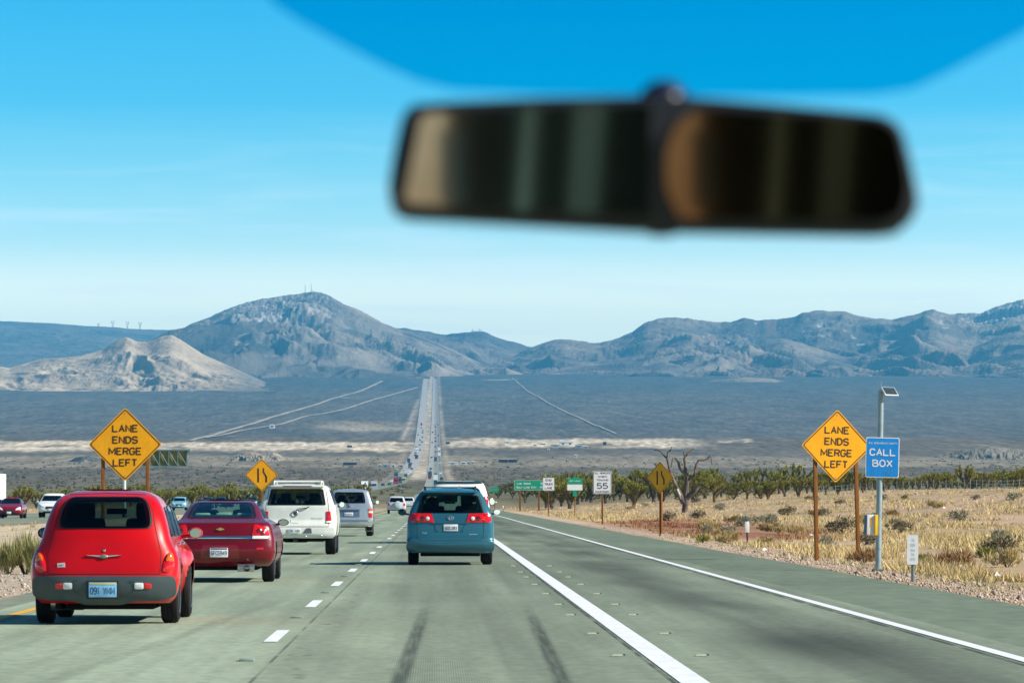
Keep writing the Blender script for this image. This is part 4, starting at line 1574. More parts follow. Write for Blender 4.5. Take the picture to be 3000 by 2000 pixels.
def build_white_suv():
    t = thing("large_suv", "large white suv with dark rear glass, roof rails and round emblem", "suv", (-3.52, 117.2, .022))
    B = Body([.42, .48, .56, .72, .90, 1.08, 1.20, 1.28, 1.45, 1.62, 1.70, 1.755, 1.79, 1.815],
             [.90, .96, .99, 1.0, .995, .985, .965, .935, .875, .815, .775, .715, .60, .30],
             [.10, .03, .0, .0, .07, .08, .09, .11, .18, .25, .27, .33, .52, 1.1],
             [4.95, 5.0, 5.05, 5.05, 5.03, 4.95, 4.5, 4.0, 3.6, 3.25, 3.1, 3.0, 2.85, 2.6], c=.16, cf=.4, m=3.2)
    W = rpoly([(-.765, 1.262), (.73, 1.262), (.655, 1.675), (-.67, 1.675)], .04)
    window(t, B, W, 'r', glass("suv_rear_glass", (.16, .20, .20), .06), border=.955)
    window(t, B, rpoly([(-.78, 1.28), (.78, 1.28), (.68, 1.66), (-.68, 1.66)], .05), 'f', g_pale)
    side_windows(t, B, [rpoly([(.45, 1.28), (1.45, 1.28), (1.45, 1.65), (.60, 1.65)], .06), rpoly([(1.52, 1.28), (2.5, 1.28), (2.5, 1.65), (1.52, 1.65)], .06),
                        rpoly([(2.57, 1.28), (3.6, 1.28), (3.25, 1.62), (2.57, 1.65)], .06)], g_mid)
    gp = [(-.80, .715), (-.79, .95), (-.80, 1.22), (-.72, 1.70)]
    mb = seam(gp, B.rear, R_OUT, .010)
    for pl in (flip(gp), [(-.80, .715), (.80, .715)]):
        q = seam(pl, B.rear, R_OUT, .014)
        mb.add(q.v, q.f)
    obj("tailgate_gap", mb, mat("grey_panel_gap", (.12, .12, .11), rough=.8), t, smooth=0, fix=False)
    for sg in (1, -1):
        p = rpoly([(.735, .80), (.865, .80), (.87, .90), (.845, 1.105), (.735, 1.105)], .02)
        lo = obj("tail_light", patch(p if sg > 0 else flip(p), B.rear, R_OUT, .012, .03, dome=.014), red_lens, t)
        w_ = rpoly([(.74, .805), (.86, .805), (.864, .855), (.74, .845)], .01)
        obj("reverse_light", patch(w_ if sg > 0 else flip(w_), B.rear, R_OUT, .026, .02, dome=.004), white_lens, lo)
    bm_ = obj("bumper", patch(rpoly([(-.92, .47), (.92, .47), (.95, .60), (.93, .69), (-.93, .69), (-.95, .60)], .04), B.rear, R_OUT, .05, .10, dome=.01), white_paint, t)
    obj("bumper_step", patch(rpoly([(.14, .55), (.38, .55), (.36, .68), (.24, .68)], .02), lambda u, w: B.rear(u, w) + Vector((0, -.06, 0)), R_OUT, .004, .02), mat("step_grey", (.10, .12, .14), rough=.6), bm_)
    plate(t, -.06, .615, B.rear(0, .615).y - .075, "181 NZK", plate_white, .31, .13)
    em = MB()
    for k in range(28):
        a0, a1 = 2 * math.pi * k / 28, 2 * math.pi * (k + 1) / 28
        em.tube([(.072 * math.cos(a0), 0, .072 * math.sin(a0)), (.072 * math.cos(a1), 0, .072 * math.sin(a1))], .009, 6)
    e = obj("wreath_emblem", em, mat("emblem_dark", (.42, .42, .40), rough=.35, metal=.6), t, (-.055, B.rear(0, 1.05).y - .014, 1.05))
    obj("emblem_shield", MB().prism([(-.04, .04), (.04, .04), (.04, -.01), (0, -.05), (-.04, -.01)], -.008, .01), mat("emblem_black", (.04, .04, .045), rough=.3), e)
    obj("lettering", text_mesh("ESCALADE", .034, .29, bold=.02), mat("letter_grey", (.32, .33, .32), rough=.4, metal=.4), t, (.50, B.rear(.5, .925).y - .006, .925), smooth=0, fix=False)
    wp = MB().tube([(.30, B.rear(.3, 1.225).y - .03, 1.225), (.22, B.rear(.2, 1.18).y - .03, 1.18), (-.03, B.rear(0, 1.13).y - .03, 1.135)], [.014, .011, .008], 8)
    wp.tube([(.27, B.rear(.3, 1.2).y - .035, 1.20), (.05, B.rear(.1, 1.19).y - .035, 1.185), (-.02, B.rear(0, 1.15).y - .035, 1.15)], .006, 6)
    obj("rear_wiper", wp, black_m, t)
    hk = seam([(-.17, .90), (-.17, .81), (.03, .805)], B.rear, R_OUT, .010)
    obj("handle_gap", hk, mat("handle_grey", (.18, .18, .16), rough=.7), t, smooth=0, fix=False)
    # roof spoiler with lamp, rails
    obj("roof_spoiler", MB().box((0, .28, 1.745), (1.36, .42, .05)), white_paint, t, bevel=.02)
    obj("brake_lamp", MB().box((0, .068, 1.742), (.74, .02, .028)), dark_red_lens, t, bevel=.008)
    for sg in (1, -1):
        rl = MB().tube([(sg * .60, .45, 1.80), (sg * .60, .52, 1.868), (sg * .60, 2.5, 1.875), (sg * .60, 2.6, 1.80)], .024, 8)
        obj("roof_rail", rl, white_paint, t)
    cb = MB().tube([(-.60, .62, 1.872), (.60, .62, 1.872)], .024, 8)
    obj("roof_crossbar", cb, white_paint, t)
    obj("roof_crossbar", MB().tube([(-.60, 1.6, 1.885), (.60, 1.6, 1.885)], .020, 8), black_m, t)
    for x, z in ((-.33, .50), (.22, .50), (.62, .52)):
        obj("bumper_hook", MB().ball((x, B.rear(x, .5).y - .06, z - .04), (.03, .02, .03), 10, 6), chrome_m, t)
    obj("tow_hitch", MB().box((-.05, .12, .37), (.10, .22, .09)), black_m, t, bevel=.01)
    obj("spare_wheel", MB().lathe([(-.09, .05), (-.09, .28), (-.05, .32), (.05, .32), (.09, .28), (.09, .05)], 26, axis='Z'), dark_m, t, (-.05, .75, .40))
    for x in (-.835, .835):
        wheel(t, x, 1.0, .39, .27, .24)
        wheel(t, x, 3.95, .39, .27, .24)
    for sg in (1, -1):
        side_mirror(t, sg * 1.07, 3.45, 1.27, (.085, .08, .085), black_m)
    interior(t, B, 1.22, .9, 2.6, 3.6, .8, rear_heads=(-.4, .4), headz=.2)
    finish(t, B, white_paint, [(1.0, .39, .44), (3.95, .39, .44)], .88, .02)
    return t


# ---- silver SUV
silver = mat("silver_paint", (.42, .46, .52), rough=.3, metal=.45, coat=1.0, var=.05, scale=1.5, backdark=True)


def build_silver_suv():
    t = thing("silver_suv", "older silver suv with chrome bumper ahead of the white suv", "suv", (-3.24, 175.0, .022))
    B = Body([.40, .46, .56, .72, .90, 1.08, 1.20, 1.28, 1.45, 1.62, 1.70, 1.755, 1.785, 1.80],
             [.80, .84, .86, .875, .875, .865, .85, .825, .775, .72, .685, .62, .50, .25],
             [.08, .02, .02, .03, .03, .04, .06, .08, .15, .22, .26, .34, .55, 1.1],
             [4.5, 4.55, 4.6, 4.6, 4.55, 4.45, 4.0, 3.55, 3.15, 2.8, 2.65, 2.55, 2.4, 2.2], c=.16, cf=.4, m=3.0)
    window(t, B, rpoly([(-.64, 1.255), (.58, 1.255), (.57, 1.40), (.51, 1.675), (-.57, 1.675)], [.04, .04, .1, .07, .07]), 'r', glass("silver_rear_glass", (.22, .24, .34), .06), border=.96)
    window(t, B, rpoly([(-.68, 1.28), (.68, 1.28), (.58, 1.66), (-.58, 1.66)], .05), 'f', g_pale)
    side_windows(t, B, [rpoly([(.35, 1.28), (1.25, 1.28), (1.25, 1.65), (.5, 1.65)], .06), rpoly([(1.32, 1.28), (2.2, 1.28), (2.2, 1.65), (1.32, 1.65)], .06)], g_mid)
    for sg in (1, -1):
        p = rpoly([(.70, .71), (.845, .71), (.84, 1.06), (.69, 1.06)], .015)
        lo = obj("tail_light", patch(p if sg > 0 else flip(p), B.rear, R_OUT, .012, .03, dome=.01), red_lens, t)
        a = rpoly([(.70, .955), (.845, .955), (.84, 1.055), (.695, 1.055)], .012)
        obj("indicator_lens", patch(a if sg > 0 else flip(a), B.rear, R_OUT, .022, .02, dome=.004), amber_lens, lo)
        w_ = rpoly([(.70, .885), (.845, .885), (.845, .95), (.70, .95)], .01)
        obj("reverse_light", patch(w_ if sg > 0 else flip(w_), B.rear, R_OUT, .022, .02, dome=.004), white_lens, lo)
        side_mirror(t, sg * 1.0, 3.1, 1.29, (.085, .07, .09), black_m)
    obj("plate_recess", patch(rpoly([(-.42, .72), (.36, .72), (.36, 1.0), (-.42, 1.0)], .03), B.rear, R_OUT, .004, .01), mat("recess_blue", (.10, .17, .26), rough=.4), t)
    obj("plate_surround", patch(rpoly([(-.42, .97), (.36, .97), (.36, 1.02), (-.42, 1.02)], .02), B.rear, R_OUT, .03, .03), mat("recess_shadow", (.07, .10, .14), rough=.4), t)
    plate(t, -.05, .84, B.rear(0, .84).y - .012, "2NJS104", plate_white, .33, .13)
    obj("bumper", patch(rpoly([(-.84, .41), (.84, .41), (.85, .56), (-.85, .56)], .05), B.rear, R_OUT, .06, .10, dome=.02), mat("bumper_silver", (.5, .52, .52), rough=.25, metal=.7), t)
    obj("bumper_gap", patch(rpoly([(-.82, .575), (.82, .575), (.82, .605), (-.82, .605)], .005), B.rear, R_OUT, .003, .01), dark_m, t)
    wp = MB().tube([(-.05, B.rear(0, 1.27).y - .03, 1.29), (-.05, B.rear(0, 1.1).y - .02, 1.08)], .014, 6)
    obj("rear_wiper", wp, black_m, t)
    obj("tailgate_emblem", MB().ball((.02, B.rear(0, 1.14).y - .006, 1.13), (.05, .015, .035), 14, 8), chrome_m, t)
    for sg in (1, -1):
        obj("roof_rail", MB().tube([(sg * .52, .5, 1.79), (sg * .52, .6, 1.83), (sg * .52, 2.2, 1.83), (sg * .52, 2.3, 1.79)], .018, 8), black_m, t)
        obj("mud_flap", MB().box((sg * .70, .68, .33), (.27, .02, .30)), mat("flap_grey", (.12, .13, .13), rough=.7), t, bevel=.006)
    for x in (-.725, .725):
        wheel(t, x, 1.0, .365, .25, .22)
        wheel(t, x, 3.6, .365, .25, .22)
    interior(t, B, 1.22, .8, 2.1, 3.1, .7, rear_heads=(-.36, .36), headz=.22)
    finish(t, B, silver, [(1.0, .365, .42), (3.6, .365, .42)], .78, .02)
    return t


# ---- teal minivan
teal = mat("teal_paint", (.028, .135, .185), rough=.3, metal=.25, coat=.7, var=.05, scale=1.5, backdark=True)


def build_minivan():
    t = thing("minivan", "teal blue minivan with wide red tail lights in the middle lane", "minivan", (.325, 98.8, .022))
    B = Body([.26, .31, .38, .48, .53, .56, .72, .90, 1.00, 1.10, 1.22, 1.36, 1.48, 1.55, 1.60, 1.635, 1.655],
             [.84, .89, .925, .94, .94, .94, .94, .93, .915, .885, .84, .775, .71, .665, .60, .47, .25],
             [.16, .08, .02, .0, .02, .05, .065, .075, .09, .11, .17, .26, .34, .38, .44, .75, 1.3],
             [4.9, 4.95, 5.0, 5.0, 5.0, 5.0, 4.9, 4.6, 4.2, 3.85, 3.55, 3.15, 2.85, 2.7, 2.6, 2.45, 2.2], c=.20, cf=.5, m=3.0)
    W = rpoly([(-.725, 1.118), (.725, 1.118), (.70, 1.18), (.60, 1.50), (-.60, 1.50), (-.70, 1.18)], [.02, .02, .05, .05, .05, .05])
    window(t, B, W, 'r', glass("van_rear_glass", (.17, .26, .22), .05), border=.965)
    window(t, B, rpoly([(-.72, 1.14), (.72, 1.14), (.58, 1.50), (-.58, 1.50)], .06), 'f', g_pale)
    side_windows(t, B, [rpoly([(.55, 1.13), (1.55, 1.13), (1.55, 1.47), (.72, 1.46)], .06), rpoly([(1.62, 1.13), (2.6, 1.13), (2.6, 1.48), (1.62, 1.48)], .06),
                        rpoly([(2.67, 1.13), (3.6, 1.13), (3.0, 1.45), (2.67, 1.48)], .06)], g_mid)
    gp = [(-.70, .56), (-.715, .72), (-.725, 1.10), (-.62, 1.54)]
    mb = seam(gp, B.rear, R_OUT, .009)
    for pl in (flip(gp), [(-.70, .56), (-.64, .535), (.64, .535), (.70, .56)]):
        q = seam(pl, B.rear, R_OUT, .012)
        mb.add(q.v, q.f)
    obj("tailgate_gap", mb, mat("teal_panel_gap", (.006, .025, .035), rough=.7), t, smooth=0, fix=False)
    for sg in (1, -1):
        p = rpoly([(.345, .915), (.845, .915), (.885, .965), (.86, 1.085), (.80, 1.112), (.395, 1.105)], [.01, .03, .03, .03, .03, .01])
        lo = obj("tail_light", patch(p if sg > 0 else flip(p), B.rear, R_OUT, .012, .03, dome=.016, seg=.03), red_lens, t)
        for cx, rr, mm in ((.485, .042, white_lens), (.60, .052, dark_red_lens), (.70, .048, mat("bright_red_lens", (.85, .01, .01), rough=.12, coat=1.0))):
            c = [(sg * cx + rr * math.cos(a), 1.0 + rr * math.sin(a) * .95) for a in np.linspace(0, 2 * math.pi, 19)[:-1]]
            obj("lamp_bowl", patch(c, B.rear, R_OUT, .030, .02, dome=.008), mm, lo)
        lg = seam([(sg * .735, .918), (sg * .735, 1.108)], B.rear, R_OUT, .012, .031)
        obj("lens_divider", lg, dark_red_lens, lo, smooth=0, fix=False)
    # plate recess: slanted pocket
    rc = rpoly([(-.255, .725), (.255, .725), (.335, .905), (-.335, .905)], .015)
    obj("plate_recess", patch(rc, B.rear, R_OUT, .0035, .01), mat("recess_teal", (.025, .12, .17), rough=.4, coat=.6), t)
    for sg in (1, -1):
        wd = [(sg * .335, .91), (sg * .245, .725), (sg * .30, .735)]
        obj("recess_edge", patch(wd if sg < 0 else wd[::-1], B.rear, R_OUT, .012, .02), teal, t)
    obj("tailgate_ledge", patch(rpoly([(-.40, .895), (.40, .895), (.40, .915), (-.40, .915)], .004), B.rear, R_OUT, .018, .03), mat("ledge_teal", (.02, .09, .125), rough=.35, coat=.8), t)
    plate(t, .01, .805, B.rear(0, .805).y - .013, "4DZL083", plate_white, .305, .145)
    em = MB()
    for rx, rz in ((.062, .042), (.026, .042)):
        for k in range(24):
            a0, a1 = 2 * math.pi * k / 24, 2 * math.pi * (k + 1) / 24
            em.tube([(rx * math.cos(a0), 0, rz * math.sin(a0)), (rx * math.cos(a1), 0, rz * math.sin(a1))], .008, 6)
    obj("oval_emblem", em, chrome_m, t, (.01, B.rear(0, 1.01).y - .012, 1.012))
    obj("lettering", text_mesh("SIENNA", .026, .17, bold=.02), chrome_m, t, (.50, B.rear(.5, .665).y - .006, .665), smooth=0, fix=False)
    obj("lettering", text_mesh("XLE", .026, .09, bold=.02), chrome_m, t, (-.55, B.rear(-.55, .695).y - .006, .695), smooth=0, fix=False)
    bs = obj("bumper", patch(rpoly([(-.90, .30), (.90, .30), (.925, .42), (.90, .50), (.70, .505), (-.70, .505), (-.90, .50), (-.925, .42)], .04), B.rear, R_OUT, .035, .08, dome=.012), teal, t)
    fnb = lambda u, w: B.rear(u, w) + Vector((0, -.040, 0))
    obj("bumper_crease", seam([(-.76, .365), (-.70, .39), (.70, .39), (.78, .33)], fnb, R_OUT, .012, .010), mat("crease_teal", (.03, .13, .17), rough=.4), bs, smooth=0, fix=False)
    obj("brake_lamp", MB().box((.0, B.rear(0, 1.55).y - .012, 1.55), (.27, .03, .026)), dark_red_lens, t, bevel=.008)
    obj("roof_spoiler", MB().box((0, .42, 1.585), (1.16, .34, .035), Matrix.Rotation(math.radians(6), 3, 'X')), teal, t, bevel=.015)
    for sg in (1, -1):
        obj("roof_rail", MB().tube([(sg * .53, .62, 1.59), (sg * .545, .80, 1.675), (sg * .56, 2.6, 1.68), (sg * .56, 2.8, 1.62)], .024, 8), black_m, t)
    obj("roof_crossbar", MB().tube([(-.55, 1.3, 1.672), (.55, 1.3, 1.672)], .014, 8), teal, t)
    side_mirror(t, -1.06, 3.55, 1.13, (.095, .08, .075), black_m)
    side_mirror(t, 1.05, 3.55, 1.13, (.09, .08, .07), teal)
    for x in (-.80, .80):
        wheel(t, x, 1.0, .335, .225, .21)
        wheel(t, x, 4.0, .335, .225, .21)
    interior(t, B, 1.10, 1.1, 2.5, 3.7, .78, rear_heads=(-.46, .46), headz=.20)
    finish(t, B, teal, [(1.0, .335, .385), (4.0, .335, .385)], .86, .018)
    return t


# ---- white panel van seen over the minivan
plain_white = mat("van_white", (.78, .79, .78), **paint_kw)


def build_van():
    t = thing("passenger_van", "white van with two dark rear door windows ahead of the teal minivan", "van", (.77, 146.8, .022))
    B = Body([.42, .50, .62, .90, 1.20, 1.32, 1.50, 1.70, 1.86, 1.93, 1.975, 2.0],
             [.88, .93, .96, .97, .965, .95, .91, .86, .80, .75, .66, .40],
             [.1, .03, .0, .02, .04, .05, .08, .12, .17, .22, .35, .9],
             [5.2, 5.3, 5.3, 5.2, 5.0, 4.6, 4.2, 3.9, 3.7, 3.55, 3.4, 3.0], c=.2, cf=.4, m=3.0)
    for sg in (1, -1):
        p = rpoly([(.055, 1.32), (.72, 1.32), (.70, 1.60), (.60, 1.775), (.055, 1.80)], [.02, .05, .1, .12, .03])
        window(t, B, p if sg > 0 else flip(p), 'r', g_dark, border=.96)
        q = rpoly([(.80, .95), (.93, .95), (.92, 1.50), (.80, 1.50)], .02)
        obj("tail_light", patch(q if sg > 0 else flip(q), B.rear, R_OUT, .012, .03, dome=.012), red_lens, t)
        side_mirror(t, sg * 1.10, 4.1, 1.34, (.11, .07, .15), black_m)
    window(t, B, rpoly([(-.8, 1.34), (.8, 1.34), (.7, 1.8), (-.7, 1.8)], .06), 'f', g_pale)
    side_windows(t, B, [rpoly([(.45, 1.32), (2.3, 1.32), (2.3, 1.78), (.45, 1.78)], .08)], g_dark)
    obj("roof_edge_strip", patch(rpoly([(-.78, 1.90), (.74, 1.90), (.66, 1.965), (-.68, 1.965)], .03), B.rear, R_OUT, .02, .04), mat("strip_green", (.02, .05, .05), rough=.3), t)  # dark greenish strip across the rear edge of the roof
    obj("brake_lamp", MB().box((0, B.rear(0, 1.95).y - .02, 1.955), (.16, .06, .045)), dark_red_lens, t, bevel=.01)
    obj("door_gap", seam([(0, .62), (0, 1.86)], B.rear, R_OUT, .008), dark_m, t, smooth=0, fix=False)
    obj("bumper", patch(rpoly([(-.9, .46), (.9, .46), (.92, .62), (-.92, .62)], .03), B.rear, R_OUT, .07, .10, dome=.01), chrome_m, t)
    for x in (-.8, .8):
        wheel(t, x, 1.2, .37, .24, .21)
        wheel(t, x, 4.5, .37, .24, .21)
    interior(t, B, 1.25, 1.0, 3.0, 4.0, .8, rear_heads=(-.4, .4), headz=.2)
    finish(t, B, plain_white, [(1.2, .37, .42), (4.5, .37, .42)], .86, .03)
    return t


# ---- general builder for the smaller cars of the traffic
def small_car(name, label, kind, loc, paint, rz=0.0, group=None, style='sedan', spare=False, hgt=None, lights=True, hood_white=False, wide=1.0):
    t = thing(name, label, kind, loc, rz, group)
    if style == 'suv':
        B = Body([.36, .42, .52, .72, .92, 1.05, 1.12, 1.28, 1.48, 1.58, 1.64, 1.67],
                 [.80, .85, .88, .895, .885, .86, .83, .775, .70, .65, .54, .25],
                 [.08, .02, .0, .03, .06, .08, .1, .16, .25, .32, .5, 1.0],
                 [4.3, 4.38, 4.4, 4.38, 4.28, 3.7, 3.4, 3.0, 2.62, 2.5, 2.3, 2.1], c=.2, cf=.3, m=3.0)
        rw, fw = [(-.66, 1.10), (.66, 1.10), (.56, 1.50), (-.56, 1.50)], [(-.72, 1.13), (.72, 1.13), (.60, 1.50), (-.60, 1.50)]
        sw = [rpoly([(.5, 1.11), (1.5, 1.11), (1.5, 1.48), (.65, 1.47)], .06), rpoly([(1.57, 1.11), (3.1, 1.11), (2.6, 1.46), (1.57, 1.48)], .06)]
        r, wz = .35, (.85, 3.45)
    else:
        B = Body([.28, .34, .46, .62, .78, .88, .94, .98, 1.04, 1.20, 1.33, 1.41, 1.44, 1.46],
                 [.78, .84, .875, .885, .87, .84, .79, .75, .715, .645, .575, .48, .36, .2],
                 [.15, .05, .0, .02, .05, .08, .2, .42, .60, .95, 1.3, 1.65, 1.9, 2.2],
                 [4.45, 4.52, 4.55, 4.5, 4.35, 3.95, 3.7, 3.5, 3.3, 2.9, 2.6, 2.45, 2.35, 2.2], c=.25, cf=.35, m=2.8)
        rw, fw = [(-.60, 1.04), (.60, 1.04), (.50, 1.36), (-.50, 1.36)], [(-.66, 1.02), (.66, 1.02), (.54, 1.36), (-.54, 1.36)]
        sw = [rpoly([(1.2, 1.02), (2.0, 1.02), (2.0, 1.35), (1.5, 1.34)], .06), rpoly([(2.06, 1.02), (3.1, 1.02), (2.6, 1.33), (2.06, 1.35)], .06)]
        r, wz = .31, (.95, 3.6)
    window(t, B, rpoly(rw, .05), 'r', g_dark, border=.95)
    window(t, B, rpoly(fw, .06), 'f', g_dark, border=.96)
    side_windows(t, B, sw, g_dark)
    hi = 1.0 if style == 'suv' else .86
    for sg in (1, -1):
        p = rpoly([(.62, hi - .26), (.82, hi - .26), (.82, hi), (.66, hi)], .03)
        obj("tail_light", patch(p if sg > 0 else flip(p), B.rear, R_OUT, .012, .03, dome=.012), red_lens, t)
        q = rpoly([(.42, hi - .30), (.74, hi - .26), (.80, hi - .10), (.70, hi - .06), (.48, hi - .18)], .03)
        obj("headlight", patch(q if sg > 0 else flip(q), B.front, F_OUT, .010, .03, dome=.02), white_lens, t)
        side_mirror(t, sg * .98, 3.0, 1.05, (.10, .07, .075), paint)
    obj("grille", patch(rpoly([(-.36, hi - .42), (.36, hi - .42), (.33, hi - .24), (-.33, hi - .24)], .04), B.front, F_OUT, .008, .02), black_m, t)
    obj("front_intake", patch(rpoly([(-.55, .32), (.55, .32), (.52, .42), (-.52, .42)], .03), B.front, F_OUT, .008, .02), black_m, t)
    for yy, s_ in ((B.front(0, hi - .46).y + .02, 1), (B.rear(0, .62 if style != 'suv' else .8).y - .012, -1)):
        obj("licence_plate", MB().box((0, yy, (hi - .46) if s_ > 0 else (.62 if style != 'suv' else .8)), (.31, .012, .15)), plate_white, t, bevel=.004)
    if spare:
        sp = MB().lathe([(-.09, .06), (-.10, .26), (-.07, .33), (.06, .34), (.06, .06)], 30, axis='Y')
        obj("spare_wheel_cover", sp, mat("spare_cover_white", (.55, .62, .66), rough=.4, coat=.5), t, (.12, B.rear(0, .85).y - .07, .86))
    for x in (-.77, .77):
        wheel(t, x, wz[0], r, .21, r * .62)
        wheel(t, x, wz[1], r, .21, r * .62)
    finish(t, B, paint, [(wz[0], r, r + .05), (wz[1], r, r + .05)], .8, .03)
    if wide != 1.0:
        t.scale = (wide, wide, wide)
    return t


build_retro()
build_sedan()
build_white_suv()
build_silver_suv()
build_minivan()
build_van()
# ------------------------------------------------------------------ smaller traffic
def px_x(px, Y):
    return (px - 1275.0) / F * Y


lt_silver = mat("light_silver_paint", (.50, .54, .58), **paint_kw)
ice_blue = mat("pale_blue_paint", (.18, .42, .55), **paint_kw)
navy_paint = mat("navy_paint", (.02, .04, .07), **paint_kw)
wine_paint = mat("wine_paint", (.20, .004, .02), **paint_kw)
bright_white = mat("bright_white_paint", (.80, .82, .82), **paint_kw)

small_car("compact_suv", "white compact suv with a pale spare wheel cover on its tail", "suv", (px_x(1162, 436), 436, .03), lt_silver, style='suv', spare=True)
small_car("wagon_car", "light silver wagon just ahead of the compact suv", "car", (px_x(1197, 640), 640, .04), lt_silver, style='suv')


def oncoming(name, label, kind, px, Y, paint, style, rz=math.pi, wide=1.0):
    X = px_x(px, Y)
    return small_car(name, label, kind, (X, Y, float(gz(X, Y)) + .03), paint, rz=math.pi, group="cars in the oncoming lanes", style=style, wide=wide)


oncoming("oncoming_car", "wine red oncoming car beside the white truck", "car", 47, 336, wine_paint, 'sedan', wide=1.04)
oncoming("oncoming_car", "white oncoming car cut by the left edge", "car", -6, 352, bright_white, 'sedan')
oncoming("oncoming_suv", "white oncoming suv half hidden by the red hatchback", "suv", 166, 352, bright_white, 'suv', wide=1.1)
oncoming("oncoming_suv", "pale blue oncoming suv with glinting headlights above the dark red sedan's left corner", "suv", 531, 560, ice_blue, 'suv')
oncoming("oncoming_suv", "dark oncoming suv above the sedan roof, the left of a pair", "suv", 612, 690, navy_paint, 'suv')
oncoming("oncoming_suv", "dark oncoming suv above the sedan roof, the right of a pair", "suv", 650, 705, navy_paint, 'suv')
oncoming("oncoming_car", "low dark oncoming car beside the left merge symbol sign post", "car", 742, 760, navy_paint, 'sedan')
oncoming("oncoming_suv", "dark oncoming suv behind the left merge symbol sign post", "suv", 774, 765, navy_paint, 'suv')


def build_truck():
    Y = 460
    X = px_x(-14, Y)
    t = thing("box_truck", "tall white box truck at the left edge of the oncoming lanes", "truck", (X, Y, float(gz(X, Y)) + .03), math.pi)
    obj("cargo_box", MB().box((0, 5.2, 2.42), (2.5, 9.0, 2.95)), mat("truck_white", (.82, .85, .84), rough=.5, var=.04), t, bevel=.06)
    obj("chassis", MB().box((0, 5.4, .72), (1.6, 10.8, .30)), dark_m, t)
    cab = obj("cab", MB().box((0, 10.9, 1.75), (2.35, 2.0, 2.2)), bright_white, t, bevel=.18)
    obj("windscreen", MB().box((0, 11.91, 2.15), (2.0, .03, .85)), g_dark, cab, bevel=.01)
    obj("grille", MB().box((0, 11.91, 1.1), (1.4, .03, .5)), black_m, cab, bevel=.02)
    for x in (-1.05, 1.05):
        for y in (2.2, 3.4, 10.8):
            wheel(t, x, y, .48, .3, .28)
        obj("headlight", MB().box((x * .82, 11.92, .95), (.34, .04, .2)), white_lens, t, bevel=.03)


build_truck()

# ------------------------------------------------------------------ far traffic: small cars and trucks, one body each
glass_far = mat("far_car_glass", (.015, .02, .03), rough=.25, spec=.6)


def far_proto(name, kind, m):
    mb = MB()
    if kind == 'car':
        pr = [(0, .3), (4.4, .3), (4.4, .72), (3.5, .95), (2.7, 1.42), (1.2, 1.45), (.5, 1.0), (0, .95)]
        hw = .88
    elif kind == 'van':
        pr = [(0, .35), (4.8, .35), (4.8, .95), (4.0, 1.15), (3.2, 1.78), (.35, 1.85), (.05, 1.2)]
        hw = .95
    else:
        pr = [(0, .9), (9.6, .9), (9.6, .5), (12.4, .5), (12.5, 1.6), (12.1, 2.9), (10.1, 3.1), (10.0, 3.95), (0, 4.0)]
        hw = 1.25
    n = len(pr)
    vs = [(-hw, y, z) for y, z in pr] + [(hw, y, z) for y, z in pr]
    mb.add(vs, [tuple(range(n)), tuple(range(2 * n - 1, n - 1, -1))] + [(i, n + i, n + (i + 1) % n, (i + 1) % n) for i in range(n)])
    for y in ((.8, 3.5) if kind != 'truck' else (1.5, 3.0, 11.2)):
        for x in (-hw + .1, hw - .1):
            w = MB().lathe([(-.1, .1), (-.1, .32), (.1, .32), (.1, .1)], 10)
            mb.add([(a + x, b + y, c + .32) for a, b, c in w.v], w.f)
    k = len(mb.f)
    mb.box((0, {'car': 3.1, 'van': 3.6, 'truck': 12.32}[kind], {'car': 1.2, 'van': 1.45, 'truck': 2.3}[kind]), (hw * 1.6, .75 if kind != 'truck' else .5, .34 if kind != 'truck' else .8))
    mb.box((0, {'car': .85, 'van': .12, 'truck': .02}[kind], {'car': 1.2, 'van': 1.45, 'truck': .7}[kind]), (hw * 1.6, .8 if kind == 'car' else .25, .34))
    o = obj(name, mb, m, smooth=25, bevel=0)
    o.data.materials.append(glass_far)
    for p in o.data.polygons:
        if p.center.y and any(abs(p.center.z - z) < .5 for z in ()):
            pass
    nb = len(o.data.polygons)
    for p in list(o.data.polygons)[nb - 12:]:
        p.material_index = 1
    return o


FAR = {}
far_cols = {'white': (.78, .8, .8), 'silver': (.42, .45, .48), 'navy': (.02, .04, .08), 'black': (.015, .015, .018), 'red': (.35, .01, .02), 'tan': (.45, .38, .26), 'teal': (.03, .12, .16)}
N_FAR = 0


def far_vehicle(kind, colr, X, Y, toward, label=None):
    global N_FAR
    key = (kind, colr)
    nm = {'car': 'distant_car', 'van': 'distant_van', 'truck': 'distant_truck'}[kind]
    if key not in FAR:
        FAR[key] = far_proto(nm, kind, mat("far_paint_" + colr, far_cols[colr], rough=.35, coat=.4, var=.05))
        o = FAR[key]
    else:
        o = FAR[key].copy()
        COL.objects.link(o)
    o.location = (X, Y, float(gz(X, Y)) + .03 + max(0, Y - 600) * 6e-5 + .02)
    o.rotation_euler = (0, 0, math.pi if toward else 0)
    side = "oncoming" if toward else "outbound"
    noun = {'car': 'car', 'van': 'van', 'truck': 'truck'}[kind]
    o['label'] = label or ("tiny %s %s in the distant %s traffic line" % (colr, noun, side))
    o['category'] = noun
    o['group'] = "tiny %s %ss in the distant %s traffic line" % (colr, noun, side)
    N_FAR += 1
    return o


rr = random.Random(5)
KIN = ['car', 'car', 'car', 'van', 'van', 'truck']
COLS = ['white', 'silver', 'navy', 'black', 'red', 'teal', 'white', 'black', 'navy', 'tan']
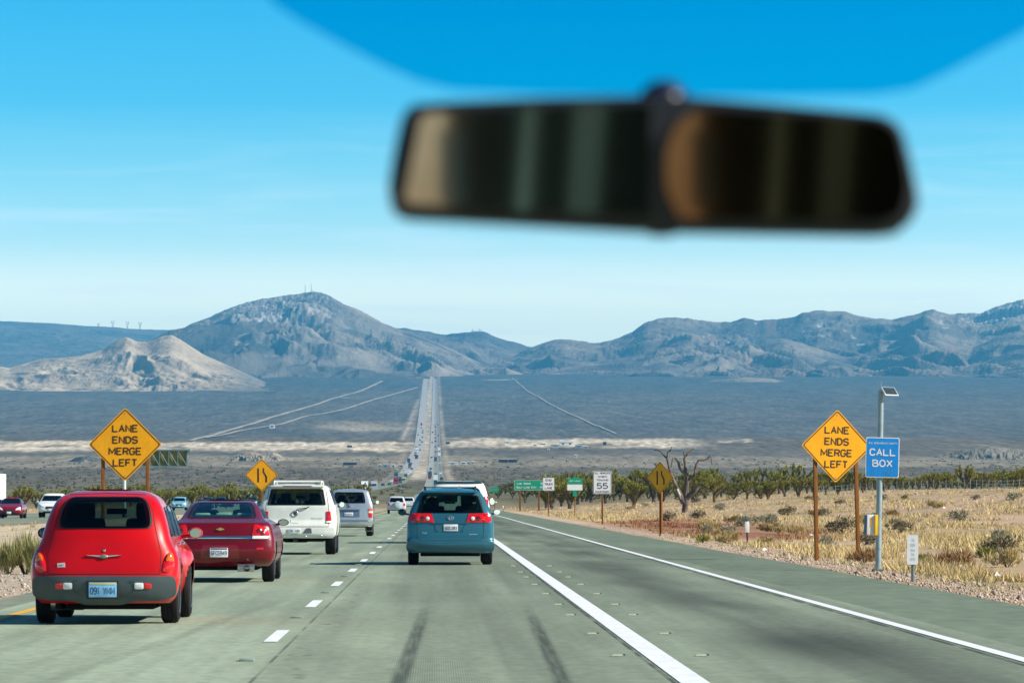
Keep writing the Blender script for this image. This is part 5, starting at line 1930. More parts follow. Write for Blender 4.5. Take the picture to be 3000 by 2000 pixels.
# the larger trucks on the bend of the oncoming lanes
for (px, Y, k, c, lb) in ((1069, 1750, 'truck', 'white', "white truck on the oncoming bend, the nearer of two by the silver suv"),
                          (1097, 1900, 'truck', 'silver', "silver truck on the oncoming bend behind the nearer white truck"),
                          (1160, 2450, 'truck', 'red', "red truck among the far oncoming vehicles"), (1171, 2500, 'truck', 'teal', "dark teal truck next to the far red truck"),
                          (1182, 2550, 'truck', 'tan', "tan truck behind the far teal truck")):
    far_vehicle(k, c, px_x(px, Y), Y, True, lb)
for Y in [1600, 1690, 1820, 1960, 2010, 2070, 2120, 2180, 2230, 2290, 2340]:
    a, b = wb(Y)
    far_vehicle(rr.choice(['car', 'van', 'car']), rr.choice(COLS), a + (b - a) * rr.choice([.3, .6, .75]), Y + rr.uniform(-10, 10), True)
Y = 2620
while Y < 6600:
    a, b = wb(Y)
    far_vehicle(rr.choice(KIN), rr.choice(COLS), a + (b - a) * rr.choice([.25, .5, .72]), Y, True)
    Y += rr.uniform(35, 95) * (1 + max(0, Y - 2600) / 2600)
Y = 2300
while Y < 6600:
    far_vehicle(rr.choice(KIN), rr.choice(COLS), rr.choice([-3.4, .2, .2, 3.8]), Y, False)
    Y += rr.uniform(30, 85) * (1 + max(0, Y - 2300) / 2600)
far_vehicle('van', 'navy', 4.0, 1500, False, "dark blue van over the white van's roof edge")

# ------------------------------------------------------------------ signs
sign_yellow = mat("sign_yellow", (.82, .37, .006), rough=.5, var=.10, scale=2.2, var2=.05, scale2=14, spec=.3)
sign_edge = mat("sign_border", (.10, .045, .006), rough=.6, var=.1)
sign_ink = mat("sign_ink", (.035, .018, .006), rough=.6, var=.1)
post_wood = mat("post_wood", (.20, .082, .020), rough=.85, var=.28, scale=5, vec=(6, 6, .8), spec=.2)
alu_back = mat("sign_back_metal", (.35, .36, .36), rough=.45, metal=.6, var=.1)
sign_white = mat("sign_white", (.78, .80, .80), rough=.5, var=.04, spec=.3)
sign_blue = mat("sign_blue", (.012, .26, .70), rough=.5, var=.05, spec=.3)
sign_green = mat("sign_green", (.006, .30, .17), rough=.5, var=.06, spec=.3)
galv = mat("galvanised_steel", (.28, .36, .38), rough=.45, metal=.35, var=.12, scale=6)


def diamond(s, r=.05):
    d = s / math.sqrt(2)
    return rpoly([(0, -d), (d, 0), (0, d), (-d, 0)], r, 5)


def ring_prism(outer, inner, y0, y1):
    n = len(outer)
    mb = MB()
    vs = [(p[0], y, p[1]) for y in (y0, y1) for p in outer] + [(p[0], y, p[1]) for y in (y0, y1) for p in inner]
    fs = []
    for i in range(n):
        j = (i + 1) % n
        fs += [(i, j, 2 * n + j, 2 * n + i), (i, n + i, n + j, j), (2 * n + i, 2 * n + j, 3 * n + j, 3 * n + i)]
    return mb.add(vs, fs)


def diamond_panel(t, s, zc, tilt=0.0, x=0.0):
    p = obj("sign_panel", MB().prism(diamond(s, .06), -.002, .003), sign_yellow, t, (x, 0, zc), rot=(0, tilt, 0), smooth=25)
    b = obj("border", ring_prism(diamond(s * .965, .055), diamond(s * .925, .05), -.0045, -.001), sign_edge, p, smooth=25)
    obj("sign_back", MB().prism(diamond(s * .99, .06), .004, .006), alu_back, p, smooth=25)
    for bx_, bz_ in ((0, s * .60), (0, -s * .60)):
        obj("bolt", MB().lathe([(-.010, .002), (-.010, .014), (-.003, .016)], 10, axis='Y'), alu_back, p, (bx_, 0, bz_))
    return p


def merge_sign(px, Y, label, rz=0.0, tilt=0.0, posts=(-.52, .52), zc=2.70, bolt=False, lean=(0, 0)):
    X = px_x(px, Y)
    z0 = float(gz(X, Y))
    t = thing("lane_ends_sign", label, "road sign", (X, Y, z0 - .02), rz)
    p = diamond_panel(t, 1.22, zc - z0, tilt)
    lines = [("LANE", .375, .58), ("ENDS", .107, .57), ("MERGE", -.158, .745), ("LEFT", -.425, .545)]
    for (tx, z, w) in lines:
        obj("lettering", text_mesh(tx, .178, w, bold=.035), sign_ink, p, (0, -.0062, z), smooth=0, fix=False)
    for i, x in enumerate(posts):
        ln = lean[i]
        obj("post", MB().box((0, 0, (zc + .05) / 2), (.085, .085, zc + .05)), post_wood, t, (x, .075, -.1), rot=(0, ln, 0), bevel=.006)
    return t


merge_sign(368, 107.5, "yellow lane ends merge left diamond on two posts above the red hatchback", zc=2.735, tilt=0.0)
t = merge_sign(2452, 107.6, "yellow lane ends merge left diamond beside the blue call box sign", zc=2.70, rz=math.radians(12), tilt=math.radians(1.8), posts=(-.47, .56), lean=(math.radians(-.8), math.radians(-1.6)))


def symbol_sign(px, Y, label, zc, rz=0.0, s=.91):
    X = px_x(px, Y)
    z0 = float(gz(X, Y))
    t = thing("merge_symbol_sign", label, "road sign", (X, Y, z0 - .02), rz)
    p = diamond_panel(t, s, zc - z0)
    k = s / .91
    obj("symbol_bar", MB().prism([(-.165 * k, -.28 * k), (-.095 * k, -.28 * k), (-.105 * k, .27 * k), (-.165 * k, .27 * k)], -.006, -.0035), sign_ink, p, smooth=0)
    bent = [(.215 * k, -.28 * k), (.215 * k, -.06 * k), (.10 * k, .13 * k), (.10 * k, .27 * k), (.045 * k, .27 * k), (.045 * k, .11 * k), (.145 * k, -.07 * k), (.145 * k, -.28 * k)]
    mb = MB()
    B1 = [bent[0], bent[1], bent[6], bent[7]]
    B2 = [bent[1], bent[2], bent[5], bent[6]]
    B3 = [bent[2], bent[3], bent[4], bent[5]]
    for q in (B1, B2, B3):
        mb.prism(q, -.006, -.0035)
    obj("symbol_bent_bar", mb, sign_ink, p, smooth=0)
    obj("post", MB().box((0, .06, (zc - z0 - .1) / 2), (.10, .10, zc - z0 - .1)), post_wood, t, bevel=.006)
    return t


symbol_sign(767, 178.5, "bright yellow lane narrowing symbol diamond left of the white suv", 2.385)
symbol_sign(1934, 180.0, "shaded amber lane narrowing symbol diamond before the dead tree", 2.29, rz=math.radians(-36))


def panel_sign(name, label, px, Y, w, h, zc, m, border=None, posts=(0,), pw=.10, rz=0.0, cat="road sign", r=.05, pm=None):
    X = px_x(px, Y)
    z0 = float(gz(X, Y))
    t = thing(name, label, cat, (X, Y, z0 - .02), rz)
    zc = zc - z0
    R_ = lambda a, b: rpoly([(-a, -b), (a, -b), (a, b), (-a, b)], r, 4)
    p = obj("sign_panel", MB().prism(R_(w / 2, h / 2), -.002, .003), m, t, (0, 0, zc), smooth=25)
    if border is not None:
        obj("border", ring_prism(R_(w / 2 * .97, h / 2 * .975), R_(w / 2 * .97 - .025 * h / 1.2, h / 2 * .975 - .025 * h / 1.2), -.0045, -.001), border, p, smooth=25)
    for x in posts:
        obj("post", MB().box((x, pw * .5 + .01, (zc + h * .3) / 2), (pw, pw, zc + h * .3)), pm or post_wood, t, bevel=.006)
    return t, p


def write(p, txt, z, h, w, m, bold=.045, x=0, y=-.006):
    obj("lettering", text_mesh(txt, h, w, bold=bold), m, p, (x, y, z), smooth=0, fix=False)


t, p = panel_sign("speed_limit_sign", "white speed sign reading 55 maximum for towing vehicles", 1764.5, 262, 1.06, 1.33, 2.40, sign_white, border=ink_black)
write(p, "ALL VEHICLES", .53, .11, .88, ink_black)
write(p, "WHEN", .33, .11, .50, ink_black)
write(p, "TOWING", .13, .11, .66, ink_black)
write(p, "55", -.20, .34, .58, ink_black, .02)
write(p, "MAXIMUM", -.53, .12, .76, ink_black)

t, p = panel_sign("truck_lane_sign", "white end truck lane sign overlapping the long green sign", 1607, 398, 1.03, 1.15, 2.73, sign_white, border=ink_black)
write(p, "END", .34, .2, .5, ink_black)
write(p, "TRUCK", 0, .2, .72, ink_black)
write(p, "LANE", -.34, .2, .62, ink_black)

t, p = panel_sign("adopt_highway_sign", "green and white adopt a highway sign with a small tab below", 1684, 345, 1.12, .95, 2.53, sign_green, posts=(0,), pw=.07, r=.06)
obj("sponsor_panel", MB().prism(rpoly([(-.57, -.24), (.57, -.24), (.57, .19), (-.57, .19)], .03), -.008, -.003), sign_white, p, (0, 0, -.19))
write(p, "ADOPT A HIGHWAY", .27, .10, .85, sign_white)
obj("sign_tab", MB().prism(rpoly([(-.15, -.2), (.15, -.2), (.15, .2), (-.15, .2)], .03), -.002, .003), sign_green, p, (0, 0, -.68))
obj("sign_crest", MB().prism(rpoly([(-.2, 0), (.2, 0), (.1, .11), (-.1, .11)], .04), -.002, .003), sign_green, p, (0, 0, .475))

t, p = panel_sign("distance_sign", "long green distance sign to Las Vegas and Salt Lake City", 1551, 538, 3.62, 1.16, 3.05, sign_green, border=sign_white, posts=(-1.1, 1.1), pw=.2, r=.12)
write(p, "Las Vegas", .20, .24, 1.55, sign_white, x=-.65)
write(p, "Salt Lake City", -.24, .24, 2.3, sign_white, x=-.35)
write(p, "66", .20, .24, .35, sign_white, x=1.5)
write(p, "490", -.24, .24, .5, sign_white, x=1.45)

t, p = panel_sign("exit_sign", "small green sign right of the minivan", 1449.5, 640, 1.1, .68, 2.75, sign_green, border=mat("faded_mint", (.1, .42, .32), rough=.6), posts=(0,), pw=.08)
write(p, "EXIT", 0, .26, .7, mat("faded_mint", (.1, .42, .32)))
panel_sign("median_sign", "tiny pale teal sign back left of the merge symbol post", 733, 900, .9, .75, 2.35, mat("teal_sign_back", (.22, .45, .45), rough=.5), posts=(0,), pw=.06, pm=galv)

# call box and its blue sign on the solar pole
def call_box():
    Y = 91.5
    X = px_x(2573, Y)
    t = thing("call_box", "blue call box sign on a solar topped steel pole with a yellow phone cabinet", "call box", (X, Y, float(gz(X, Y))), 0, rot=(0, math.radians(1.05), 0))
    obj("pole", MB().tube([(0, 0, 0), (0, 0, 3.62)], .058, 20), galv, t)
    obj("pole_sleeve", MB().tube([(0, 0, .45), (0, 0, .47)], .068, 20), galv, t)
    obj("base_flange", MB().box((0, 0, .025), (.24, .24, .05)), mat("base_iron", (.10, .12, .13), rough=.6), t, bevel=.01)
    sp = rpoly([(-.335, -.40), (.335, -.40), (.335, .40), (-.335, .40)], .035)
    p = obj("sign_panel", MB().prism(sp, -.002, .004), sign_white, t, (.045, -.075, 2.27), rot=(0, math.radians(.3), 0))
    obj("sign_field", MB().prism(rpoly([(-.318, -.383), (.318, -.383), (.318, .383), (-.318, .383)], .03), -.005, -.0015), sign_blue, p)
    write(p, "SAN BERNARDINO COUNTY", .285, .036, .56, sign_white, .015, y=-.0075)
    write(p, "CALL", .105, .145, .50, sign_white, .04, y=-.0075)
    write(p, "BOX", -.115, .145, .38, sign_white, .028, y=-.0075)
    teal_ink = mat("faded_blue_ink", (.05, .34, .62), rough=.6)
    write(p, "15 - 1562", -.30, .085, .42, teal_ink, .012, y=-.0075)
    cb = obj("phone_cabinet", MB().box((0, 0, 0), (.19, .16, .40)), mat("cabinet_white", (.74, .74, .70), rough=.5, var=.05), t, (-.165, -.04, .93), rot=(0, math.radians(.5), math.radians(8)), bevel=.012)
    obj("cabinet_side", MB().box((.082, -.02, -.005), (.058, .20, .41)), mat("cabinet_yellow", (.85, .50, .005), rough=.5, var=.05), cb, bevel=.012)
    obj("cabinet_stripe", MB().box((-.02, -.0825, .05), (.028, .006, .19)), mat("cabinet_orange", (.80, .33, .01), rough=.5), cb, bevel=.008)
    obj("cabinet_back", MB().box((-.105, .02, -.01), (.03, .14, .39)), mat("cabinet_slate", (.16, .17, .24), rough=.6), cb, bevel=.006)
    for z in (.70, 1.16):
        obj("mount_bracket", MB().box((-.07, .0, z), (.14, .05, .03)), galv, t)
    R = Matrix.Rotation(math.radians(-42), 3, 'X')
    R = Matrix.Rotation(math.radians(-62), 3, 'Z') @ R
    arm = MB().tube([(0, 0, 3.56), (.06, -.02, 3.62), (.12, -.03, 3.60)], .03, 10)
    obj("panel_arm", arm, galv, t)
    sl = obj("solar_panel", MB().box((0, 0, 0), (.34, .22, .03), None), mat("solar_frame", (.55, .6, .62), rough=.4, metal=.5), t, (.17, -.06, 3.585), rot=Vector((.42, -.62, .66)).to_track_quat('Z', 'Y').to_euler(), bevel=.006)
    obj("solar_cells", MB().box((0, 0, .0165), (.30, .185, .004)), mat("solar_cells", (.03, .05, .06), rough=.25, var=.2, scale=20), sl)
    obj("pole_antenna", MB().tube([(0, 0, 3.62), (0, 0, 3.78)], .008, 6), galv, t)


call_box()


def marker_sign():
    Y = 80.2
    X = px_x(2674, Y)
    t = thing("marker_sign", "small white upright marker sign right of the call box pole", "road sign", (X, Y, float(gz(X, Y)) - .02))
    mb = rpoly([(-.098, -.258), (.098, -.258), (.098, .258), (-.098, .258)], .035)
    p = obj("sign_panel", MB().prism(mb, -.004, .004), sign_white, t, (0, -.03, .58), rot=(0, math.radians(.8), 0))
    pale = mat("worn_grey_ink", (.45, .50, .52), rough=.7)
    for tx, z in (("15", .165), ("SBD", .08), ("164", -.01), ("50", -.085), ("000", -.165)):
        write(p, tx, z, .05, .085 if len(tx) > 2 else .055, pale, .012, y=-.006)
    obj("post", MB().box((0, 0, .30), (.055, .04, .64)), galv, t, bevel=.006)
    obj("post_groove", MB().box((0, -.021, .16), (.022, .004, .30)), mat("post_shadow", (.08, .11, .13), rough=.6), t)


marker_sign()


def delineator(px, Y, label, h=.79):
    X = px_x(px, Y)
    t = thing("delineator_post", label, "roadside post", (X, Y, float(gz(X, Y)) - .02))
    obj("post", MB().box((0, .02, h / 2), (.06, .03, h)), mat("post_dark", (.05, .04, .035), rough=.7), t, rot=(0, math.radians(-2), 0), bevel=.004)
    obj("reflector_plate", MB().box((-.01, 0, h * .72), (.135, .012, h * .46)), sign_white, t, bevel=.006)
    obj("post_cap", MB().box((-.02, 0, h + .03), (.15, .06, .075)), mat("cap_slate", (.07, .11, .15), rough=.4), t, bevel=.015)


delineator(2190, 150, "white roadside post with a dark cap before the sandy bank")
delineator(1474, 520, "distant white roadside post right of the minivan", .75)

# sign gantry of the oncoming side, seen from behind
def gantry():
    Y = 592
    X = px_x(366, Y)
    t = thing("cantilever_sign", "back of a green overhead cantilever sign behind the left diamond", "road sign", (X, Y, float(gz(X, Y))))
    stl = mat("gantry_steel", (.10, .19, .18), rough=.6, var=.1)
    obj("pole", MB().tube([(0, 0, 0), (0, 0, 8.0)], .22, 16), mat("gantry_pole", (.52, .58, .6), rough=.5), t)
    x0, x1 = 1.0, 8.05
    obj("sign_back", MB().box(((x0 + x1) / 2, -.35, 6.62), (x1 - x0, .06, 2.05)), mat("sign_back_olive", (.17, .15, .035), rough=.7, var=.3, scale=.8), t)
    fr = MB()
    for z in (5.62, 7.66):
        fr.box(((x0 + x1) / 2 - .3, -.5, z), (x1 - x0 + .6, .16, .14))
    n = 6
    for i in range(n + 1):
        x = x0 + (x1 - x0) * i / n
        fr.box((x, -.48, 6.64), (.12, .12, 2.0))
    obj("frame", fr, stl, t)
    for i in range(n):
        a, b = x0 + (x1 - x0) * i / n, x0 + (x1 - x0) * (i + 1) / n
        obj("brace", MB().tube([(a, -.5, 7.6), (b, -.5, 5.66)], .055, 6), stl, t)
    for z in (6.0, 7.4):
        obj("arm", MB().tube([(0, 0, z), (x1 - .3, 0, z)], .12, 10), stl, t)
    obj("lamp_box", MB().box((8.3, -.5, 7.6), (.45, .3, .45)), stl, t, bevel=.05)


gantry()

# ------------------------------------------------------------------ raised pavement markers
mk_m = mat("marker_ceramic", (.36, .40, .29), rough=.5, var=.15, scale=30)
rf_m = mat("marker_dark_end", (.05, .05, .03), rough=.6)  # darker colour for the right end of each marker


def pavement_marker(x, Y, label, proto=[None], w=.13, group="pavement markers by the merge line"):
    if proto[0] is None:
        o = thing("pavement_marker", label, "pavement marker", (x, Y, .028), group=group)
        b = MB()
        b.add([(-.06, -.045, 0), (.06, -.045, 0), (.06, .045, 0), (-.06, .045, 0), (-.048, -.025, .016), (.048, -.025, .016), (.048, .025, .016), (-.048, .025, .016)],
              [(0, 1, 5, 4), (1, 2, 6, 5), (2, 3, 7, 6), (3, 0, 4, 7), (4, 5, 6, 7)])
        obj("marker_body", b, mk_m, o, smooth=0)
        obj("marker_end", MB().box((.058, 0, .009), (.014, .08, .017)), rf_m, o)
        proto[0] = o
        return o
    return dup(proto[0], (x, Y, .028), label=label, group=group)


ys_m = [(1928, 0), (1863, 1), (1807, 2), (1776, 3), (1744, 4), (1716, 5), (1694, 6), (1679, 7), (1661, 8)]
ordn = ["first", "second", "third", "fourth", "fifth", "sixth", "seventh", "eighth", "ninth"]
for py, i in ys_m:
    Y = 19500 / (py - 1460.)
    dx = -.18 - .02 * i
    pavement_marker(2.015 - .36, Y, "%s raised marker left of the thick white line, counted from the camera" % ordn[i])
    pavement_marker(2.015 + .40, Y, "%s raised marker right of the thick white line, counted from the camera" % ordn[i])
gm = mat("worn_marker_grey", (.24, .30, .25), rough=.7, var=.1)
for i, k in enumerate((-.5, .5, 1.5, 2.5, 3.5)):
    Y = 19500 / 407. + k * 14.63
    o = obj("recessed_marker", MB().box((0, 0, .008), (.13, .22, .018)), gm, None, (-1.66, Y, .026), bevel=.004)
    tag(o, "%s grey marker between the white dashes, counted from the camera" % ordn[i], "pavement marker", "grey markers between the lane dashes")

# ------------------------------------------------------------------ power pylons and masts on the skyline, buildings in the valley
pyl = mat("pylon_steel", (.20, .24, .27), rough=.6)


def pylon(px, py, h, label):
    Y = 21950.
    p = at(px, py, Y)
    mb = MB()
    w = h * .16
    for s_ in (-1, 1):
        mb.tube([(s_ * w * .35, 0, -6), (s_ * w * .35, 0, h * .45), (s_ * w * 1.5, 0, h)], 1.1, 4)
    mb.tube([(-w * 1.5, 0, h * .98), (w * 1.5, 0, h * .98)], .9, 4)
    mb.tube([(-w * .9, 0, h * .72), (w * .9, 0, h * .72)], .9, 4)
    o = obj("power_pylon", mb, pyl, None, p, smooth=0)
    tag(o, label, "pylon", "pylons on the far left ridge")


pylon(288, 959, 18, "smallest faint pylon on the far left ridge")
pylon(330, 960, 32, "second pylon from the left on the far ridge")
pylon(373, 962, 32, "third pylon from the left on the far ridge")
pylon(410, 964, 32, "rightmost pylon on the far left ridge")
for px, py, hh, lb in ((894, 859, 29, "left thin mast on the rocky peak"), (912, 858, 30, "right thin mast on the rocky peak"), (917, 858, 10, "short mast beside the tall masts on the peak")):
    p = at(px, py, 15480.)
    o = obj("radio_mast", MB().tube([(0, 0, -8), (0, 0, hh)], [1.0, .7], 5), pyl, None, p, smooth=0)
    tag(o, lb, "mast", "masts on the rocky peak")

house_cols = {'white': (.75, .76, .74), 'cream': (.62, .56, .44), 'blue': (.30, .42, .52), 'dark': (.045, .05, .085), 'grey': (.35, .38, .40)}


def building(px, py, w, h, colr, label, dep=None, name="valley_building", roofc=(.5, .5, .5), cat="building"):
    """w, h in pixels of the 3000-pixel photograph, standing on the ground seen at px, py"""
    g = ground_at(px, py)
    s = g.y / F
    W_, H_ = w * s, max(h * s, 2.6)
    D_ = dep or max(8, W_ * .4)
    t = thing(name, label, cat, (g.x, g.y, g.z - .3), group="buildings on the valley floor")
    obj("wall", MB().box((0, D_ / 2, H_ * .36), (W_, D_, H_ * .72)), mat("wall_" + colr, house_cols[colr], rough=.8, var=.1, scale=.2), t, smooth=0)
    rp_ = [(-W_ / 2 - .4, H_ * .72), (W_ / 2 + .4, H_ * .72), (W_ / 2 - .5, H_ * .97), (-W_ / 2 + .5, H_ * .97)]
    obj("roof", MB().prism(rp_, -.5, D_ + .5), mat("roof_" + colr, roofc if colr != 'dark' else (.03, .035, .07), rough=.7), t, smooth=0)
    k = max(1, min(5, int(W_ / 7)))
    for i in range(k):
        x = -W_ / 2 + W_ * (i + .5) / k
        obj("window", MB().box((x, -.04, H_ * .38), (min(2.2, W_ / k * .4), .1, H_ * .26)), black_m, t, smooth=0)
    return t


WH = (.78, .79, .78)
for a in [(1660, 1304, 42, 14, 'white', "largest white building of the valley settlement", WH), (1627, 1308, 24, 8, 'blue', "pale blue shed left of the largest white building", (.5, .58, .64)),
          (1696, 1310, 20, 8, 'blue', "pale blue shed right of the largest white building", (.5, .58, .64)), (1592, 1303, 14, 7, 'grey', "grey shed at the settlement's left end", WH),
          (1568, 1306, 12, 6, 'white', "small white hut left of the grey shed", WH), (1487, 1298, 22, 7, 'white', "long white hut on the pale wash", WH), (1716, 1312, 14, 6, 'grey', "last grey hut on the settlement's right", WH),
          (1607, 1320, 7, 8, 'white', "white tank like hut below the settlement", WH), (1687, 1340, 9, 11, 'white', "lone white cube on the tan flats", WH), (797, 1254, 15, 12, 'white', "lone white hut by the slanting dirt track", WH),
          (1326, 1360, 30, 7, 'white', "long white building right of the highway", WH), (1358, 1359, 20, 6, 'white', "second long white building right of the highway", WH), (1372, 1358, 8, 8, 'cream', "cream cube right of the long white buildings", WH),
          (1386, 1358, 11, 9, 'cream', "larger cream cube right of the long white buildings", WH), (1474, 1354, 26, 10, 'dark', "left half of the long dark building on the flats", WH),
          (1502, 1354, 26, 10, 'dark', "right half of the long dark building on the flats", WH), (1025, 1362, 40, 9, 'dark', "low dark building left of the highway", WH), (1130, 1367, 16, 6, 'blue', "pale hut left of the highway, leftmost of a row", WH),
          (1152, 1367, 14, 6, 'white', "white hut in the row left of the highway", WH), (1175, 1367, 16, 6, 'cream', "cream hut nearest the highway on its left", WH), (1113, 1367, 9, 5, 'grey', "tiny grey hut at the row's far left end", WH),
          (1024, 1310, 14, 6, 'dark', "dark speck of a hut on the pale wash", WH), (1312, 1300, 12, 7, 'dark', "dark hut on the wash right of the highway", WH), (1772, 1304, 9, 12, 'dark', "dark clump like hut at the settlement's right", WH)]:
    building(*a[:6], roofc=a[6])
g0 = at(1396, 976, 17450.)
t = thing("hilltop_station", "tiny station building with masts on the middle hilltop", "building", g0)
obj("wall", MB().box((0, 0, 3), (40, 12, 10)), mat("wall_grey", house_cols['grey']), t, smooth=0)
for x, hh in ((-14, 16), (10, 18), (18, 14)):
    obj("mast", MB().tube([(x, 0, 0), (x, 0, hh)], 1.2, 5), pyl, t, smooth=0)
# ------------------------------------------------------------------ plants
def leaf_obj(name, V, Fc, colr, m, parent=None, loc=None):
    """V (n,3), Fc list of faces or (k,3) array, colr (n,3)"""
    me = bpy.data.meshes.new(name)
    Fc = np.asarray(Fc, np.int32)
    k = Fc.shape[1]
    me.vertices.add(len(V))
    me.vertices.foreach_set("co", np.asarray(V, np.float32).ravel())
    me.loops.add(Fc.size)
    me.loops.foreach_set("vertex_index", Fc.ravel())
    me.polygons.add(len(Fc))
    me.polygons.foreach_set("loop_start", np.arange(0, Fc.size, k, dtype=np.int32))
    me.update(calc_edges=True)
    set_col(me, colr)
    me.materials.append(m)
    o = bpy.data.objects.new(name, me)
    return link(o, parent, loc)


leaf_m = mat("foliage", (1, 1, 1), rough=.8, attr="tone", var=.15, scale=3, spec=.15)
straw_m = mat("dry_grass_blades", (1, 1, 1), rough=.9, attr="tone", var=.15, scale=2, spec=.1)
bark_m = mat("bark", (.085, .065, .05), rough=.95, var=.4, scale=6, bump=.8)
dead_m = mat("dead_wood", (.115, .088, .070), rough=.95, var=.45, scale=2.2, bump=.8, var2=.3, scale2=.6)


def blades(base, direc, length, width, rng):
    """triangular blades: base (n,3), direc (n,3) unit, length (n,), width (n,) -> V, F"""
    n = len(base)
    side = np.cross(direc, rng.normal(size=(n, 3)))
    side /= np.linalg.norm(side, axis=1, keepdims=True) + 1e-9
    a = base - side * width[:, None] / 2
    b = base + side * width[:, None] / 2
    c = base + direc * length[:, None]
    V = np.stack([a, b, c], 1).reshape(-1, 3)
    Fq = np.arange(3 * n).reshape(n, 3)
    return V, Fq


def joshua(seed, h, heads=26, spread=.9, lean=0.0):
    """trunk with forking limbs, every limb ending in a bristling head of leaves"""
    r = random.Random(seed)
    g = np.random.default_rng(seed)
    tb = MB()
    ends = []

    dep = 3

    def limb(p, d, ln, rad, depth):
        q = p + d * ln
        if depth < dep:
            ends.append((p + d * ln * r.uniform(.45, .9), (d + Vector((r.uniform(-.8, .8), r.uniform(-.8, .8), .3))).normalized()))
        mid = (p + q) / 2 + Vector((r.uniform(-1, 1), r.uniform(-1, 1), r.uniform(-.3, .6))) * ln * .10
        tb.tube([p, mid, q], [rad, rad * .88, rad * .78], 7)
        if depth == 0 or q.z > h * .80:
            ends.append((q, (q - mid).normalized()))
            return
        k = r.choice([2, 2, 3])
        a0 = r.uniform(0, 6.28)
        for i in range(k):
            a = a0 + 6.28 * i / k + r.uniform(-.5, .5)
            nd = (d * .8 + Vector((math.cos(a), math.sin(a), r.uniform(.25, .9))) * spread * .85)
            nd.normalize()
            if nd.z < .12:
                nd.z = .12
                nd.normalize()
            limb(q, nd, ln * r.uniform(.95, 1.35), rad * .74, depth - 1)
        if r.random() < .6:
            ends.append((q, d))
    d0 = Vector((lean, r.uniform(-.1, .1), 1)).normalized()
    limb(Vector((0, 0, -.1)), d0, h * r.uniform(.10, .15), h * .060, dep)
    V, Fq, Cc, off = [], [], [], 0
    for (p, d) in ends:
        nb = 110
        d = np.array(d) * .7 + np.array([0, 0, .55])
        d /= np.linalg.norm(d)
        L_ = h * g.uniform(.13, .20)                 # length of the bristling head
        u = g.uniform(0, 1, nb)
        rad = g.normal(size=(nb, 3))
        rad -= (rad @ d)[:, None] * d
        rad /= np.linalg.norm(rad, axis=1, keepdims=True) + 1e-9
        tip = u[:, None]
        dr = d * (.35 + .75 * tip ** 2) + rad * (1.0 - .45 * tip)
        dr /= np.linalg.norm(dr, axis=1, keepdims=True)
        base = np.array(p) + d * (u * L_ - .35 * L_)[:, None]
        ln = h * g.uniform(.055, .085, nb)
        v, f = blades(base, dr, ln, np.full(nb, h * .021), g)
        V.append(v)
        Fq.append(f + off)
        off += len(v)
        t = g.uniform(0, 1, nb)
        c = mixc(C(.15, .165, .022), C(.46, .41, .07), t ** 1.3)
        c = mixc(c, C(.34, .26, .12), (u < .22) * .75)
        Cc.append(np.repeat(c, 3, 0))
    return tb, np.concatenate(V), np.concatenate(Fq), np.concatenate(Cc)


JP = []


def joshua_thing(k, label, loc, scale=1.0, rz=0.0, group=None):
    while len(JP) <= k:
        JP.append(None)
    if JP[k] is None:
        prm = [(101, 4.0, 30, .8), (102, 3.6, 26, .7), (103, 3.2, 18, .6), (104, 4.4, 30, .85), (105, 3.0, 18, .7), (106, 3.4, 26, .9)][k]
        tb, V, Fq, Cc = joshua(*prm)
        t = thing("joshua_tree", label, "tree", loc, rz, group)
        obj("trunk", tb, bark_m, t, smooth=40)
        leaf_obj("crown", V, Fq, Cc, leaf_m, t)
        JP[k] = t
        t.scale = (scale,) * 3
        return t
    return dup(JP[k], loc, rz, label=label, group=group, scale=(scale,) * 3)


JH = [4.0, 3.6, 3.2, 4.4, 3.0, 3.4]
tr = random.Random(21)


def plant_tree(px, ybase, ytop, k, label, group=None, Y=None):
    if Y is None:
        g = ground_at(px, ybase, 60, 1600)
    else:
        X = px_x(px, Y)
        g = Vector((X, Y, float(gz(X, Y))))
        s = to_px(g.x, g.y, g.z)
        ybase = s[1]
    h = (ybase - ytop) / F * g.y
    return joshua_thing(k, label, g - Vector((0, 0, .05)), h / JH[k] / .97, tr.uniform(0, 6.28), group)


G_R = "joshua trees of the dense row behind the right field"
plant_tree(2832, 1463, 1345, 3, "broad tall joshua tree standing alone right of the call box, the largest live one", Y=545)
plant_tree(2882, 1463, 1368, 1, "joshua tree touching the right side of the largest live one", Y=560)
plant_tree(2958, 1468, 1372, 2, "slim joshua tree with a dark trunk near the right edge", Y=530)
plant_tree(3004, 1462, 1335, 0, "tall joshua tree cut by the right edge", Y=560)
plant_tree(2530, 1470, 1372, 3, "dark forking joshua tree between the right diamond and the call box pole", Y=520)
plant_tree(2420, 1466, 1392, 5, "joshua tree with curving limbs under the right diamond", Y=525)
plant_tree(2092, 1468, 1384, 5, "round headed joshua tree right of the dead tree", Y=520)
plant_tree(1858, 1445, 1376, 0, "round joshua tree between the speed sign and the amber diamond", Y=560)
plant_tree(2695, 1455, 1378, 4, "joshua tree just right of the blue sign", Y=570)
x = 1600
while x < 3010:
    Yd = tr.uniform(560, 900)
    top = 1398 - 52 * tr.random() ** 1.7 - (6 if x > 2200 else 0)
    plant_tree(x, 0, top, tr.choice([0, 1, 2, 4, 5]), "dark green joshua tree in the dense row behind the right field", G_R, Y=Yd)
    x += tr.uniform(11, 25)
